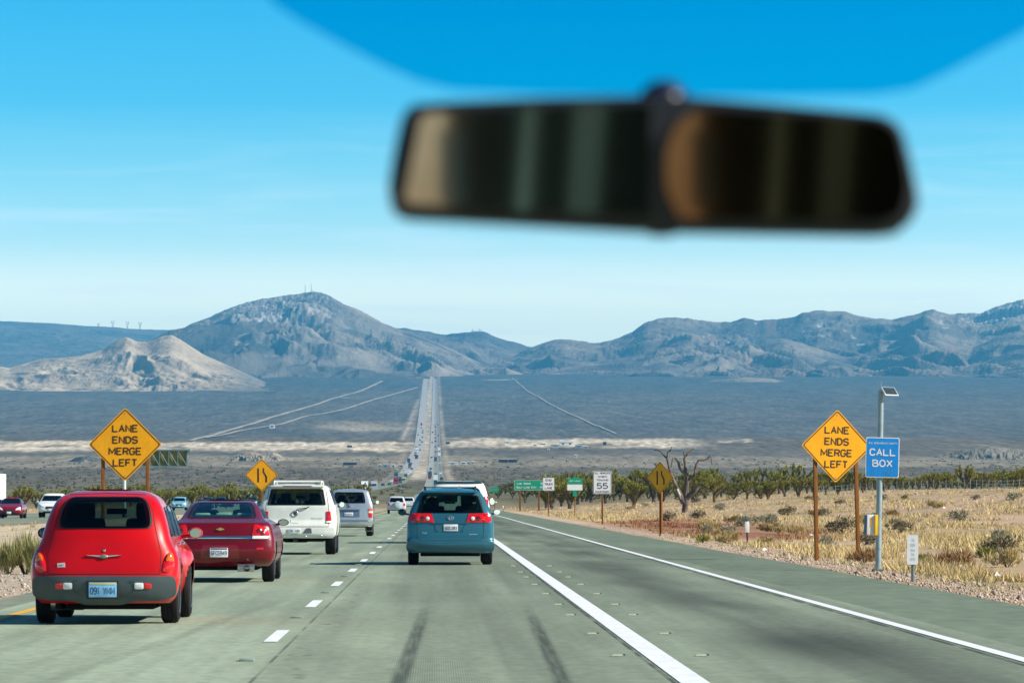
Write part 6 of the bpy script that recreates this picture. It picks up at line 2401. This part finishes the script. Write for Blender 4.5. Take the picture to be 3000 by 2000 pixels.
for i, (px, Yd, tp, k) in enumerate([(2340, 510, 1384, 1), (2385, 500, 1378, 5), (2455, 520, 1376, 0), (2590, 515, 1382, 5), (2640, 540, 1376, 2), (2735, 560, 1370, 1), (2780, 530, 1376, 5), (2912, 540, 1372, 5),
                                     (2985, 500, 1362, 3), (2250, 520, 1386, 0), (2190, 530, 1390, 5), (2300, 540, 1380, 2)]):
    plant_tree(px, 0, tp, k, "bushy joshua tree standing in front of the dense row by the fence", "bushy joshua trees in front of the dense row", Y=Yd)
x = 1330
while x < 1640:
    plant_tree(x, 0, tr.uniform(1412, 1430), tr.choice([0, 1, 4]), "small joshua tree behind the green signs", "small joshua trees behind the green signs", Y=tr.uniform(800, 1150))
    x += tr.uniform(26, 50)
G_L = "joshua trees of the row beyond the oncoming lanes"
plant_tree(72, 0, 1405, 3, "tall dense joshua tree right of the white truck", Y=585)
plant_tree(137, 0, 1410, 2, "spiky joshua tree above the white oncoming suv", Y=600)
plant_tree(40, 0, 1432, 4, "low joshua tree beside the white truck's edge", Y=590)
plant_tree(110, 0, 1426, 5, "joshua tree between the tall dense one and the spiky one", Y=620)
plant_tree(533, 0, 1406, 0, "round dark joshua tree above the pale blue oncoming suv", Y=720)
plant_tree(490, 0, 1424, 5, "wide joshua tree left of the round dark one", Y=680)
x = 180
while x < 1080:
    if not (500 < x < 560):
        plant_tree(x, 0, tr.uniform(1400, 1424), tr.choice([0, 1, 2, 4, 5]), "olive joshua tree in the row beyond the oncoming lanes", G_L, Y=tr.uniform(660, 1000))
    x += tr.uniform(9, 19)

# the dead one
def dead_tree():
    Y = 375.0
    X = px_x(2006, Y)
    k = .0083
    z0 = float(gz(X, Y))
    t = thing("dead_joshua_tree", "bare grey dead joshua tree with twisting limbs and a whitish scar", "tree", (X, Y, z0 - .05))

    def P(x, y, d=0.0):
        return Vector(((x - 1966) * k, d, (775 - y) * k + .02))
    tk = MB().tube([P(1968, 785), P(1968, 740), P(1975, 690), P(1978, 640), P(1982, 600)], [.27, .25, .25, .26, .2], 10)
    obj("trunk", tk, dead_m, t, smooth=50)
    LM = [([(1955, 680, 0), (1930, 625, -.1), (1905, 565, -.2), (1870, 495, -.25), (1843, 430, -.25), (1822, 380, -.3), (1805, 300, -.3), (1788, 235, -.25)], [.19, .17, .14, .12, .10, .085, .075, .06]),
          ([(1788, 240, -.25), (1755, 205, -.1), (1735, 175, 0), (1700, 160, .1), (1668, 160, .2)], [.06, .05, .045, .05, .035]),
          ([(1790, 240, -.25), (1800, 180, -.3), (1822, 165, -.35), (1838, 128, -.4)], [.055, .055, .05, .045]),
          ([(1830, 330, -.3), (1842, 270, -.2), (1850, 235, -.1)], [.045, .04, .03]),
          ([(1978, 640, 0), (1982, 560, .1), (1990, 470, .1), (1990, 430, .1), (1972, 370, .2), (1976, 300, .2), (1962, 240, .2), (1990, 205, .2), (2020, 175, .25), (2056, 148, .3)], [.2, .17, .15, .14, .11, .10, .085, .07, .065, .05]),
          ([(1975, 240, .2), (1962, 200, .15), (1956, 170, .1)], [.06, .05, .04]),
          ([(1985, 395, .15), (1940, 365, .2), (1915, 325, .3), (1908, 280, .3), (1885, 250, .3), (1868, 238, .35)], [.11, .09, .08, .075, .06, .045]),
          ([(1992, 445, .1), (2030, 430, .0), (2060, 415, -.1), (2070, 350, -.1), (2085, 290, -.15), (2102, 258, -.2), (2150, 258, -.2), (2190, 245, -.2), (2212, 218, -.2), (2228, 240, -.2), (2233, 300, -.2)], [.12, .11, .10, .09, .08, .075, .07, .065, .055, .04, .03]),
          ([(1990, 640, -.05), (2030, 600, -.2), (2065, 570, -.3), (2095, 530, -.3), (2115, 515, -.3)], [.15, .12, .11, .10, .08])]
    for pts, rad in LM:
        obj("limb", MB().tube([P(*p) for p in pts], [q * 1.3 for q in rad], 8), dead_m, t, smooth=50)
    sc = MB().tube([P(1890, 540, -.33), P(1912, 590, -.28), P(1932, 640, -.2)], [.09, .10, .10], 8)
    obj("bleached_scar", sc, mat("bleached_wood", (.62, .58, .54), rough=.9, var=.2), t, smooth=50)


dead_tree()


# ---- shrubs
def shrub_mesh(seed, w, h, n, c0, c1, leafw=.05, up=.4, leafl=.11):
    g = np.random.default_rng(seed)
    k = 9
    cen = np.stack([g.uniform(-.5, .5, k) * w, g.uniform(-.5, .5, k) * w * .8, g.uniform(.25, .75, k) * h], 1)
    ci = g.integers(0, k, n)
    rad = g.normal(size=(n, 3))
    rad /= np.linalg.norm(rad, axis=1, keepdims=True)
    rr_ = g.uniform(.3, 1, n)[:, None] ** .6
    base = cen[ci] + rad * rr_ * np.array([w * .22, w * .2, h * .28])
    base[:, 2] = np.maximum(base[:, 2], .02)
    d = rad + np.array([0, 0, up])
    d /= np.linalg.norm(d, axis=1, keepdims=True)
    V, Fq = blades(base, d, g.uniform(.6, 1.4, n) * leafl, g.uniform(.7, 1.3, n) * leafw, g)
    c = mixc(C(*c0), C(*c1), g.uniform(0, 1, n))
    return V, Fq, np.repeat(c, 3, 0)


SP = {}


def shrub(kind, label, loc, scale=1.0, rz=0.0, group=None):
    prm = {'olive': (31, 2.4, 1.7, 1500, (.06, .062, .016), (.20, .175, .045), .09, .4, .2), 'sage': (32, 1.1, .6, 700, (.22, .21, .14), (.38, .36, .25), .05, .6, .13),
           'dark': (33, 1.2, .7, 800, (.10, .09, .055), (.26, .22, .14), .05, .5, .13), 'straw': (34, 1.0, .55, 900, (.34, .25, .10), (.52, .42, .20), .03, 1.2, .22),
           'rust': (35, .9, .5, 800, (.20, .11, .045), (.36, .22, .10), .03, 1.0, .2), 'lime': (36, .6, .42, 700, (.20, .21, .05), (.36, .34, .10), .035, .9, .14),
           'reed': (37, .85, .70, 2600, (.17, .19, .06), (.38, .36, .15), .012, 2.0, .24)}[kind]
    if kind not in SP:
        V, Fq, Cc = shrub_mesh(*prm)
        t = thing("desert_shrub", label, "shrub", loc, rz, group)
        leaf_obj("foliage", V, Fq, Cc, leaf_m, t)
        st = MB()
        g = random.Random(prm[0])
        for i in range(7):
            a = g.uniform(0, 6.28)
            st.tube([(0, 0, -.05), (math.cos(a) * prm[1] * .2, math.sin(a) * prm[1] * .2, prm[2] * .4), (math.cos(a) * prm[1] * .32, math.sin(a) * prm[1] * .3, prm[2] * .7)], [.03 * prm[2], .022 * prm[2], .01 * prm[2]], 5)
        obj("stem", st, bark_m, t, smooth=0)
        SP[kind] = t
        t.scale = (scale,) * 3
        return t
    return dup(SP[kind], loc, rz, label=label, group=group, scale=(scale,) * 3)


def shrub_at(px, py, kind, wpx, label, group=None):
    g = ground_at(px, py, 40, 1500)
    w0 = {'olive': 2.9, 'sage': 1.4, 'dark': 1.5, 'straw': 1.25, 'rust': 1.15, 'lime': .78, 'reed': 1.0}[kind]
    return shrub(kind, label, g, wpx / F * g.y / w0, tr.uniform(0, 6.28), group)


shrub_at(75, 1682, 'reed', 150, "tall pale green bush in the median left of the red hatchback")
shrub_at(20, 1660, 'rust', 80, "low brown bush left of the tall median bush")
shrub_at(505, 1556, 'lime', 46, "small green bush in the median above the sedan's left corner")
shrub_at(2700, 1545 + 110, 'lime', 60, "small bright tuft behind the white marker sign")
shrub_at(2888, 1640, 'lime', 66, "yellow green mound bush near the right edge")
shrub_at(2935, 1626, 'dark', 130, "large dark shrub near the right edge of the field")
shrub_at(2530, 1650, 'rust', 90, "brown tumbleweed at the foot of the right diamond's post")
shrub_at(2790, 1668, 'rust', 120, "rusty shrub right of the marker sign")
shrub_at(2950, 1660, 'straw', 110, "pale straw bush at the right edge of the field")
shrub_at(2060, 1590, 'lime', 44, "greenish tuft at the shoulder left of the white post")
shrub_at(2130, 1592, 'straw', 70, "straw tuft at the shoulder beside the white post")
shrub_at(2235, 1597, 'straw', 54, "straw tuft just right of the white capped post")
shrub_at(2470, 1560, 'dark', 100, "grey brown shrub behind the right diamond's posts")
shrub_at(2640, 1560, 'dark', 90, "grey brown shrub right of the phone cabinet")
shrub_at(2650, 1462, 'lime', 24, "tiny upright green yucca in the field beyond the blue sign")
for i, (px, py, w) in enumerate([(1655, 1455, 120), (1700, 1460, 110), (1625, 1448, 90), (1740, 1462, 90), (1790, 1452, 100), (1845, 1458, 90), (1900, 1460, 95), (1945, 1455, 90), (2030, 1466, 100),
                                 (1560, 1450, 80), (1590, 1456, 60), (2150, 1462, 80), (2230, 1460, 70), (1980, 1452, 80), (1520, 1446, 60), (1480, 1446, 50), (1820, 1446, 80), (1870, 1444, 90),
                                 (1715, 1440, 100), (1770, 1440, 80)]):
    shrub_at(px, py, 'olive', w, "dark olive bush in the thicket behind the right hand signs", "olive bushes of the thicket behind the signs")
for i in range(38):
    px, py = tr.uniform(1750, 2990), 1462 + 150 * tr.random() ** 1.6
    g = ground_at(px, py, 40, 1500)
    if g.x < 10.5:
        continue
    kd = tr.choice(['sage', 'sage', 'dark', 'straw', 'rust'])
    lb = {'sage': "grey green sage bush among the dry grass", 'dark': "dark twiggy shrub among the dry grass", 'straw': "straw coloured bush among the dry grass", 'rust': "rusty brown bush among the dry grass"}[kd]
    shrub(kd, lb + " of the right field", g, tr.uniform(.5, 1.0), tr.uniform(0, 6.28), {'sage': "sage bushes", 'dark': "dark twiggy shrubs", 'straw': "straw bushes", 'rust': "rusty bushes"}[kd] + " of the right field")
for i in range(34):
    px, py = tr.uniform(700, 1262), tr.uniform(1436, 1475)
    g = ground_at(px, py, 300, 2000)
    if not (-22.5 < g.x < -8):
        continue
    shrub(tr.choice(['olive', 'rust']), "low bush on the median between the carriageways", g, tr.uniform(.35, .7), tr.uniform(0, 6.28), "low bushes on the far median")


# ---- dry grass: one mass nobody could count
def grass_mass():
    g = np.random.default_rng(3)
    Vs, Fs, Cs, off = [], [], [], 0

    def sow(n, xr, yr, keep, cols, hgt, nb, wscale=1.0):
        nonlocal off
        px = g.uniform(xr[0], xr[1], n)
        Y = 1 / (1 / yr[1] + (1 / yr[0] - 1 / yr[1]) * g.uniform(0, 1, n) ** 1.25)
        X = (px - 1275.) / F * Y
        ok = keep(X, Y)
        X, Y = X[ok], Y[ok]
        Z = gz(X, Y)
        m = len(X)
        s = g.uniform(.6, 1.35, m) * hgt * (.8 + .5 * vnoise(X / 5., Y / 12., 77))
        s = np.clip(s, .08, 1.2)
        pick = np.clip(g.normal(.5, .22, m) + .55 * fbm(X / 6., Y / 18., 78, 3), 0, 1)
        rd = np.exp(-(((X - 12.5) / 4.0) ** 2)) * ss(165, 185, Y) * (1 - ss(265, 300, Y))
        for b in range(nb):
            a = g.uniform(0, 2 * math.pi, m)
            rad = g.uniform(0, .38, m) * s * 1.5
            base = np.stack([X + np.cos(a) * rad, Y + np.sin(a) * rad, Z - .02], 1)
            sp = g.uniform(.1, 1.1, m)
            a2 = a + g.normal(0, .7, m)
            d = np.stack([np.cos(a2) * sp, np.sin(a2) * sp, np.ones(m)], 1)
            d /= np.linalg.norm(d, axis=1, keepdims=True)
            w = g.uniform(.014, .034, m) * wscale * np.sqrt(np.maximum(Y, 80) / 110.)
            v, f = blades(base, d, s * g.uniform(.6, 1.1, m), w, g)
            c = mixc(C(*cols[0]), C(*cols[1]), pick)
            c = mixc(c, C(*cols[2]), (g.uniform(0, 1, m) < .22) * .8)
            c = mixc(c, C(.26, .10, .05), np.clip(rd * 1.1, 0, 1) * .9)
            c = c * g.uniform(.8, 1.15, m)[:, None]
            Vs.append(v)
            Fs.append(f + off)
            Cs.append(np.repeat(c, 3, 0))
            off += len(v)
    bare = lambda X, Y: fbm(X / 5., Y / 16., 79, 3)
    straw = ((.46, .335, .15), (.80, .63, .31), (.30, .25, .14))
    sow(12500, (1440, 3040), (80, 640), lambda X, Y: (X > 9.4 + .5 * vnoise(Y / 6., Y * 0, 5)) & (bare(X, Y) > -.02), straw, .31, 13)
    sow(4200, (1480, 3040), (260, 680), lambda X, Y: (X > 9.8) & (bare(X / 2, Y / 2) > -.03), straw, .36, 8, 1.15)
    sow(900, (1900, 3040), (68, 170), lambda X, Y: (X > 8.35) & (X < 9.8), ((.36, .29, .15), (.55, .46, .24), (.25, .25, .10)), .20, 9)
    sow(1300, (-40, 1262), (90, 640), lambda X, Y: (X > -22.6) & (X < -8.5) & (bare(X, Y) > .06), ((.36, .30, .14), (.52, .44, .22), (.25, .22, .12)), .28, 9)
    sow(2200, (-40, 1240), (300, 700), lambda X, Y: (X < -41.0), straw, .42, 8)
    o = leaf_obj("dry_grass", np.concatenate(Vs), np.concatenate(Fs), np.concatenate(Cs), straw_m)
    tag(o, "straw coloured dry grass covering the roadside field", "grass", kind='stuff')


grass_mass()


def scrub_mass():
    """low creosote scrub of the valley beyond the tree rows"""
    g = np.random.default_rng(4)
    n = 3000
    px = g.uniform(-60, 3060, n)
    py = 1340 + 106 * g.uniform(0, 1, n) ** .6
    Y = np.interp(py, _PP[2:][::-1], _PY[2:][::-1])
    X = (px - 1275.) / F * Y
    a, b = wb(Y)
    ok = ~((X > a - 4) & (X < b + 4)) & ~((X > -9) & (X < 12)) & ~((Y > 2700) & (X > -30) & (X < 12))
    X, Y = X[ok], Y[ok]
    Z = gz(X, Y)
    m = len(X)
    s = g.uniform(.6, 1.7, m) * np.clip(Y / 2000., .8, 1.3)
    nb = 9
    Vs, Fs, Cs, off = [], [], [], 0
    for k in range(nb):
        an = g.uniform(0, 6.28, m)
        el = g.uniform(.15, 1.3, m)
        d = np.stack([np.cos(an) * np.cos(el), np.sin(an) * np.cos(el), np.sin(el)], 1)
        base = np.stack([X + g.normal(0, .3, m) * s, Y + g.normal(0, .3, m) * s, Z], 1)
        v, f = blades(base, d, s * g.uniform(.6, 1.1, m), s * .42, g)
        t = np.clip(g.normal(.5, .25, m), 0, 1)
        c = mixc(C(.080, .075, .035), C(.17, .15, .065), t)
        Vs.append(v)
        Fs.append(f + off)
        Cs.append(np.repeat(c, 3, 0))
        off += len(v)
    o = leaf_obj("desert_scrub", np.concatenate(Vs), np.concatenate(Fs), np.concatenate(Cs), leaf_m)
    tag(o, "low dark scrub dotting the valley floor", "scrub", kind='stuff')


scrub_mass()


def gravel_mass():
    g = np.random.default_rng(6)
    oct_ = np.array([(1, 0, 0), (-1, 0, 0), (0, 1, 0), (0, -1, 0), (0, 0, 1), (0, 0, -.4)])
    of = np.array([(0, 2, 4), (2, 1, 4), (1, 3, 4), (3, 0, 4), (2, 0, 5), (1, 2, 5), (3, 1, 5), (0, 3, 5)])
    Vs, Fs, Cs, off = [], [], [], 0
    for n, xa, xb, ya, yb, c0, c1 in ((6500, 7.95, 9.7, 58, 260, (.24, .18, .135), (.56, .43, .33)), (3000, -8.4, -6.15, 60, 190, (.20, .18, .14), (.55, .49, .40)), (500, 9.7, 18, 85, 220, (.3, .24, .19), (.62, .55, .48))):
        X = xa + (xb - xa) * g.uniform(0, 1, n)
        Y = 1 / g.uniform(1 / yb, 1 / ya, n)
        s = g.uniform(.008, .026, n) * g.uniform(.5, 1.3, n) * (1 + 1.2 * (g.uniform(0, 1, n) > .95))
        Z = gz(X, Y)
        R_ = g.uniform(.6, 1.4, (n, 6, 3))
        V = np.stack([X, Y, Z + s * .2], 1)[:, None, :] + oct_[None] * R_ * s[:, None, None]
        Fq = of[None] + (np.arange(n) * 6)[:, None, None] + off
        Vs.append(V.reshape(-1, 3))
        Fs.append(Fq.reshape(-1, 3))
        Cs.append(np.repeat(mixc(C(*c0), C(*c1), g.uniform(0, 1, n)), 6, 0))
        off += n * 6
    o = leaf_obj("gravel", np.concatenate(Vs), np.concatenate(Fs), np.concatenate(Cs), mat("gravel_stone", (1, 1, 1), rough=.9, attr="tone", var=.2, scale=12))
    tag(o, "loose pinkish gravel along the road edges", "gravel", kind='stuff')


gravel_mass()

lit_m = mat("paper_litter", (.80, .80, .78), rough=.8, var=.06)
for i, (px, py, s, lb) in enumerate([(2764, 1490, .16, "white scrap lying far out in the field beyond the blue sign"), (2890, 1577, .17, "white scrap near the dark shrub at the right"), (2815, 1672, .14, "white scrap beside the rusty shrub"),
                                     (2918, 1690, .12, "white scrap on the gravel at the far right"), (2376, 1568, .10, "white scrap left of the right diamond's post"), (2238, 1612, .09, "white pebble like scrap by the asphalt edge"),
                                     (1452, 1466, .3, "white scrap by the shoulder near the distant post")]):
    g = ground_at(px, py, 40, 900)
    mb = MB()
    rg = random.Random(i)
    n = 7
    ring = [(s * rg.uniform(.6, 1.1) * math.cos(6.28 * k / n), s * .6 * math.sin(6.28 * k / n), rg.uniform(0, .5) * s) for k in range(n)]
    mb.add(ring + [(0, 0, s * .95), (0, 0, -.02)], [(k, (k + 1) % n, n) for k in range(n)] + [((k + 1) % n, k, n + 1) for k in range(n)])
    tag(obj("litter_scrap", mb, lit_m, None, g, smooth=0), lb, "litter", "white litter scraps in the right field")

# ---- wire fence at the back of the field
fm = mat("fence_steel", (.22, .30, .29), rough=.5, var=.15)
t = thing("wire_fence", "thin wire fence on pale steel posts across the back of the right field", "fence", (px_x(2400, 505), 505, float(gz(px_x(2400, 505), 505))))
bx, bz = t.location.x, t.location.z
prev = None
tops = []
for i in range(36):
    px = 2395 + i * 18.0
    Yp = 505 + 8 * math.sin(i * .2) - i * .6
    X = px_x(px, Yp)
    z = float(gz(X, Yp))
    o = obj("post", MB().box((0, 0, .58), (.055, .055, 1.2 + .15 * math.sin(i * 2.1))), fm, t, (X - bx, Yp - 505, z - bz), smooth=0)
    tops.append(Vector((X - bx, Yp - 505, z - bz)))
for hgt in (.35, .7, 1.05):
    obj("wire", MB().tube([p + Vector((0, 0, hgt)) for p in tops], .008, 4), fm, t, smooth=0)
# ------------------------------------------------------------------ inside the camera car: mirror, tinted band, rear cabin
MY = 2.10


def mp_(px, py, Y=MY):
    p = at(px, py, Y)
    return (p.x, p.z)


def dens(pts, k=6):
    """smooth closed outline through pts"""
    n = len(pts)
    o = []
    for i in range(n):
        p0, p1, p2, p3 = (np.array(pts[(i + j) % n], float) for j in (-1, 0, 1, 2))
        for q in range(k):
            t = q / k
            o.append(tuple(.5 * ((2 * p1) + (-p0 + p2) * t + (2 * p0 - 5 * p1 + 4 * p2 - p3) * t * t + (-p0 + 3 * p1 - 3 * p2 + p3) * t ** 3)))
    return o


def rear_mirror():
    c = at(1905, 480, MY)
    t = thing("rear_view_mirror", "blurred dark interior rear view mirror hanging against the sky", "mirror", c)
    rel = lambda px, py: (mp_(px, py)[0] - c.x, mp_(px, py)[1] - c.z)
    out_px = [(1168, 540), (1176, 590), (1196, 613), (1225, 622), (1500, 636), (1862, 655), (2200, 661), (2540, 666), (2600, 660), (2638, 630), (2660, 590), (2655, 545), (2640, 480), (2620, 410),
              (2600, 372), (2550, 353), (2300, 330), (2017, 307), (1876, 304), (1594, 309), (1330, 320), (1240, 327), (1212, 345), (1198, 390), (1180, 470)]
    cxp, cyp = 1910., 485.
    outl = [rel(cxp + (x - cxp) * 1.042, cyp + (y - cyp) * 1.13) for x, y in out_px]
    blk = mat("mirror_housing", (.010, .011, .012), rough=.45, var=.2)
    tilt = (0, 0, 0)
    obj("housing", MB().prism(outl, -.004, .022), blk, t, bevel=.004, smooth=40)

    def pane(pts, name, tint, rx, rz, y):
        ol = [rel(*p) for p in pts]
        n = len(ol)
        cx = sum(p[0] for p in ol) / n
        cz = sum(p[1] for p in ol) / n
        mb = MB()
        # slightly wedge shaped so its face looks a little down and aside
        vs = []
        for (x, z) in ol:
            y_ = y + math.tan(rx) * (z - cz) + math.tan(rz) * (x - cx)
            vs.append((x, y_, z))
        vb = [(x, -.002, z) for x, z in ol]
        mb.add(vs + vb, [tuple(range(n))] + [(i, n + i, n + (i + 1) % n, (i + 1) % n) for i in range(n)])
        m = mat("mirror_" + name, tint, rough=.04, metal=1.0, var=.03, scale=3)
        return obj(name, mb, m, t, smooth=20)
    lp = rpoly([(1182, 600), (1236, 338), (1600, 322), (1900, 318), (1898, 640), (1500, 622)], [24, 26, 8, 8, 8, 8], 4)
    pane(lp, "main_pane", (.50, .50, .42), math.radians(-3.0), math.radians(-7.0), -.0165)
    rpn = rpoly([(1985, 636), (1948, 560), (1948, 440), (1985, 356), (2050, 324), (2560, 364), (2612, 400), (2644, 560), (2620, 640), (2560, 655), (2000, 645)], [20, 40, 50, 40, 20, 30, 20, 30, 20, 20, 10], 4)
    pane(rpn, "blind_spot_pane", (.24, .155, .085), math.radians(-3.0), math.radians(-9.34), -.0185)
    kn = [rel(*p) for p in [(1868, 652), (1905, 690), (1982, 690), (1997, 652)]]
    obj("tilt_lever", MB().prism(kn, .000, .016), blk, t, bevel=.003)
    b = rel(1950, 315)
    bl = MB().ball((b[0], .018, b[1] + .002), (.0125, .016, .0125), 20, 12)
    obj("mount_ball", bl, mat("mount_blue_black", (.012, .016, .04), rough=.35), t)
    obj("mount_stalk", MB().tube([(b[0], .02, b[1] - .002), (b[0], .10, b[1] - .002)], .0055, 10), blk, t)


rear_mirror()


def tint_band():
    """the blue shaded glass along the top of the windscreen, dipping round the mirror mount"""
    pts = [(760, -60), (800, 10), (880, 62), (1000, 128), (1130, 195), (1230, 238), (1330, 262), (1600, 275), (1950, 278), (2300, 280), (2560, 276), (2680, 258), (2790, 205), (2920, 135), (3060, 62), (3200, -60)]
    Y0 = 2.24
    c = at(1950, 100, Y0)
    mb = MB()
    low = pts
    front, n = [], len(pts)
    ys = []
    for (px, py) in pts:
        p = at(px, py, Y0)
        rk = -(p.z - c.z) * 1.3          # raked like the windscreen
        p = at(px, py, Y0 + rk)
        front.append((p.x - c.x, p.y - c.y, p.z - c.z))
    topz = at(1950, -60, Y0).z - c.z + .05
    tops = []
    for (px, py) in pts:
        p = at(px, -60, Y0)
        tops.append((p.x - c.x, -topz * 1.3, topz))
    th = .004
    V = front + tops + [(x, y + th, z) for x, y, z in front] + [(x, y + th, z) for x, y, z in tops]
    Fc = []
    for i in range(n - 1):
        Fc += [(i, i + 1, n + i + 1, n + i), (2 * n + i, 3 * n + i, 3 * n + i + 1, 2 * n + i + 1), (i, 2 * n + i, 2 * n + i + 1, i + 1), (n + i, n + i + 1, 3 * n + i + 1, 3 * n + i)]
    mb.add(V, Fc)
    m = bpy.data.materials.new("shade_band_tint")
    m.use_nodes = True
    t_ = m.node_tree
    t_.nodes.clear()
    o_ = t_.nodes.new("ShaderNodeOutputMaterial")
    tr_ = t_.nodes.new("ShaderNodeBsdfTransparent")
    tr_.inputs[0].default_value = (.09, .80, .90, 1)
    t_.links.new(tr_.outputs[0], o_.inputs[0])
    o = obj("windscreen_shade_band", mb, m, None, c, smooth=0, fix=True)
    tag(o, "blurred blue shade band of the windscreen dipping behind the mirror", "windscreen")


tint_band()


def cabin():
    """rear of the camera van, what the mirror looks back on"""
    t = thing("van_cabin", "dim rear cabin of the camera van seen only in the mirror", "vehicle interior", (0, -2.0, .5))
    wall = mat("cabin_lining", (.018, .026, .022), rough=.9, var=.3, scale=3)
    trim = mat("cabin_trim", (.55, .66, .58), rough=.8, var=.2, scale=5)
    tan = mat("cabin_tan", (.26, .15, .09), rough=.8, var=.2, scale=5)
    obj("lining", MB().box((-.306, -.05, .75), (1.40, .06, 1.7)), wall, t)
    obj("rear_seat", MB().box((-.30, .0, .35), (1.30, .10, .9)), wall, t, bevel=.04)
    obj("headrest", MB().box((-.978, .06, .97), (.034, .04, .11)), mat("headrest_blue", (.06, .14, .16), rough=.7), t, bevel=.012)
    obj("pillar", MB().box((-.882, .06, .9), (.016, .03, 1.3), Matrix.Rotation(math.radians(5), 3, 'Y')), trim, t, bevel=.004)
    obj("seat_belt", MB().box((-.80, .06, .9), (.040, .02, 1.3), Matrix.Rotation(math.radians(5), 3, 'Y')), mat("belt_grey", (.30, .36, .32), rough=.8), t, bevel=.004)
    obj("roof_lining", MB().box((-.30, .6, 1.55), (1.40, 1.3, .05)), tan, t)


cabin()
# ------------------------------------------------------------------ haze
def build_haze():
    mb = MB().box((0, 10200, 449), (14000, 26600, 902))
    mb.v = [(x, y, z) for x, y, z in mb.v]
    m = bpy.data.materials.new("haze_air")
    m.use_nodes = True
    t = m.node_tree
    t.nodes.clear()
    o = t.nodes.new("ShaderNodeOutputMaterial")
    v = t.nodes.new("ShaderNodeVolumePrincipled")
    v.inputs['Color'].default_value = (.11, .545, .93, 1)
    v.inputs['Density'].default_value = 4.4e-5
    v.inputs['Anisotropy'].default_value = 0.0
    t.links.new(v.outputs[0], o.inputs['Volume'])
    h = obj("haze", mb, m, smooth=0)
    tag(h, "thin blue desert haze over the valley", "haze", kind='stuff')


build_haze()
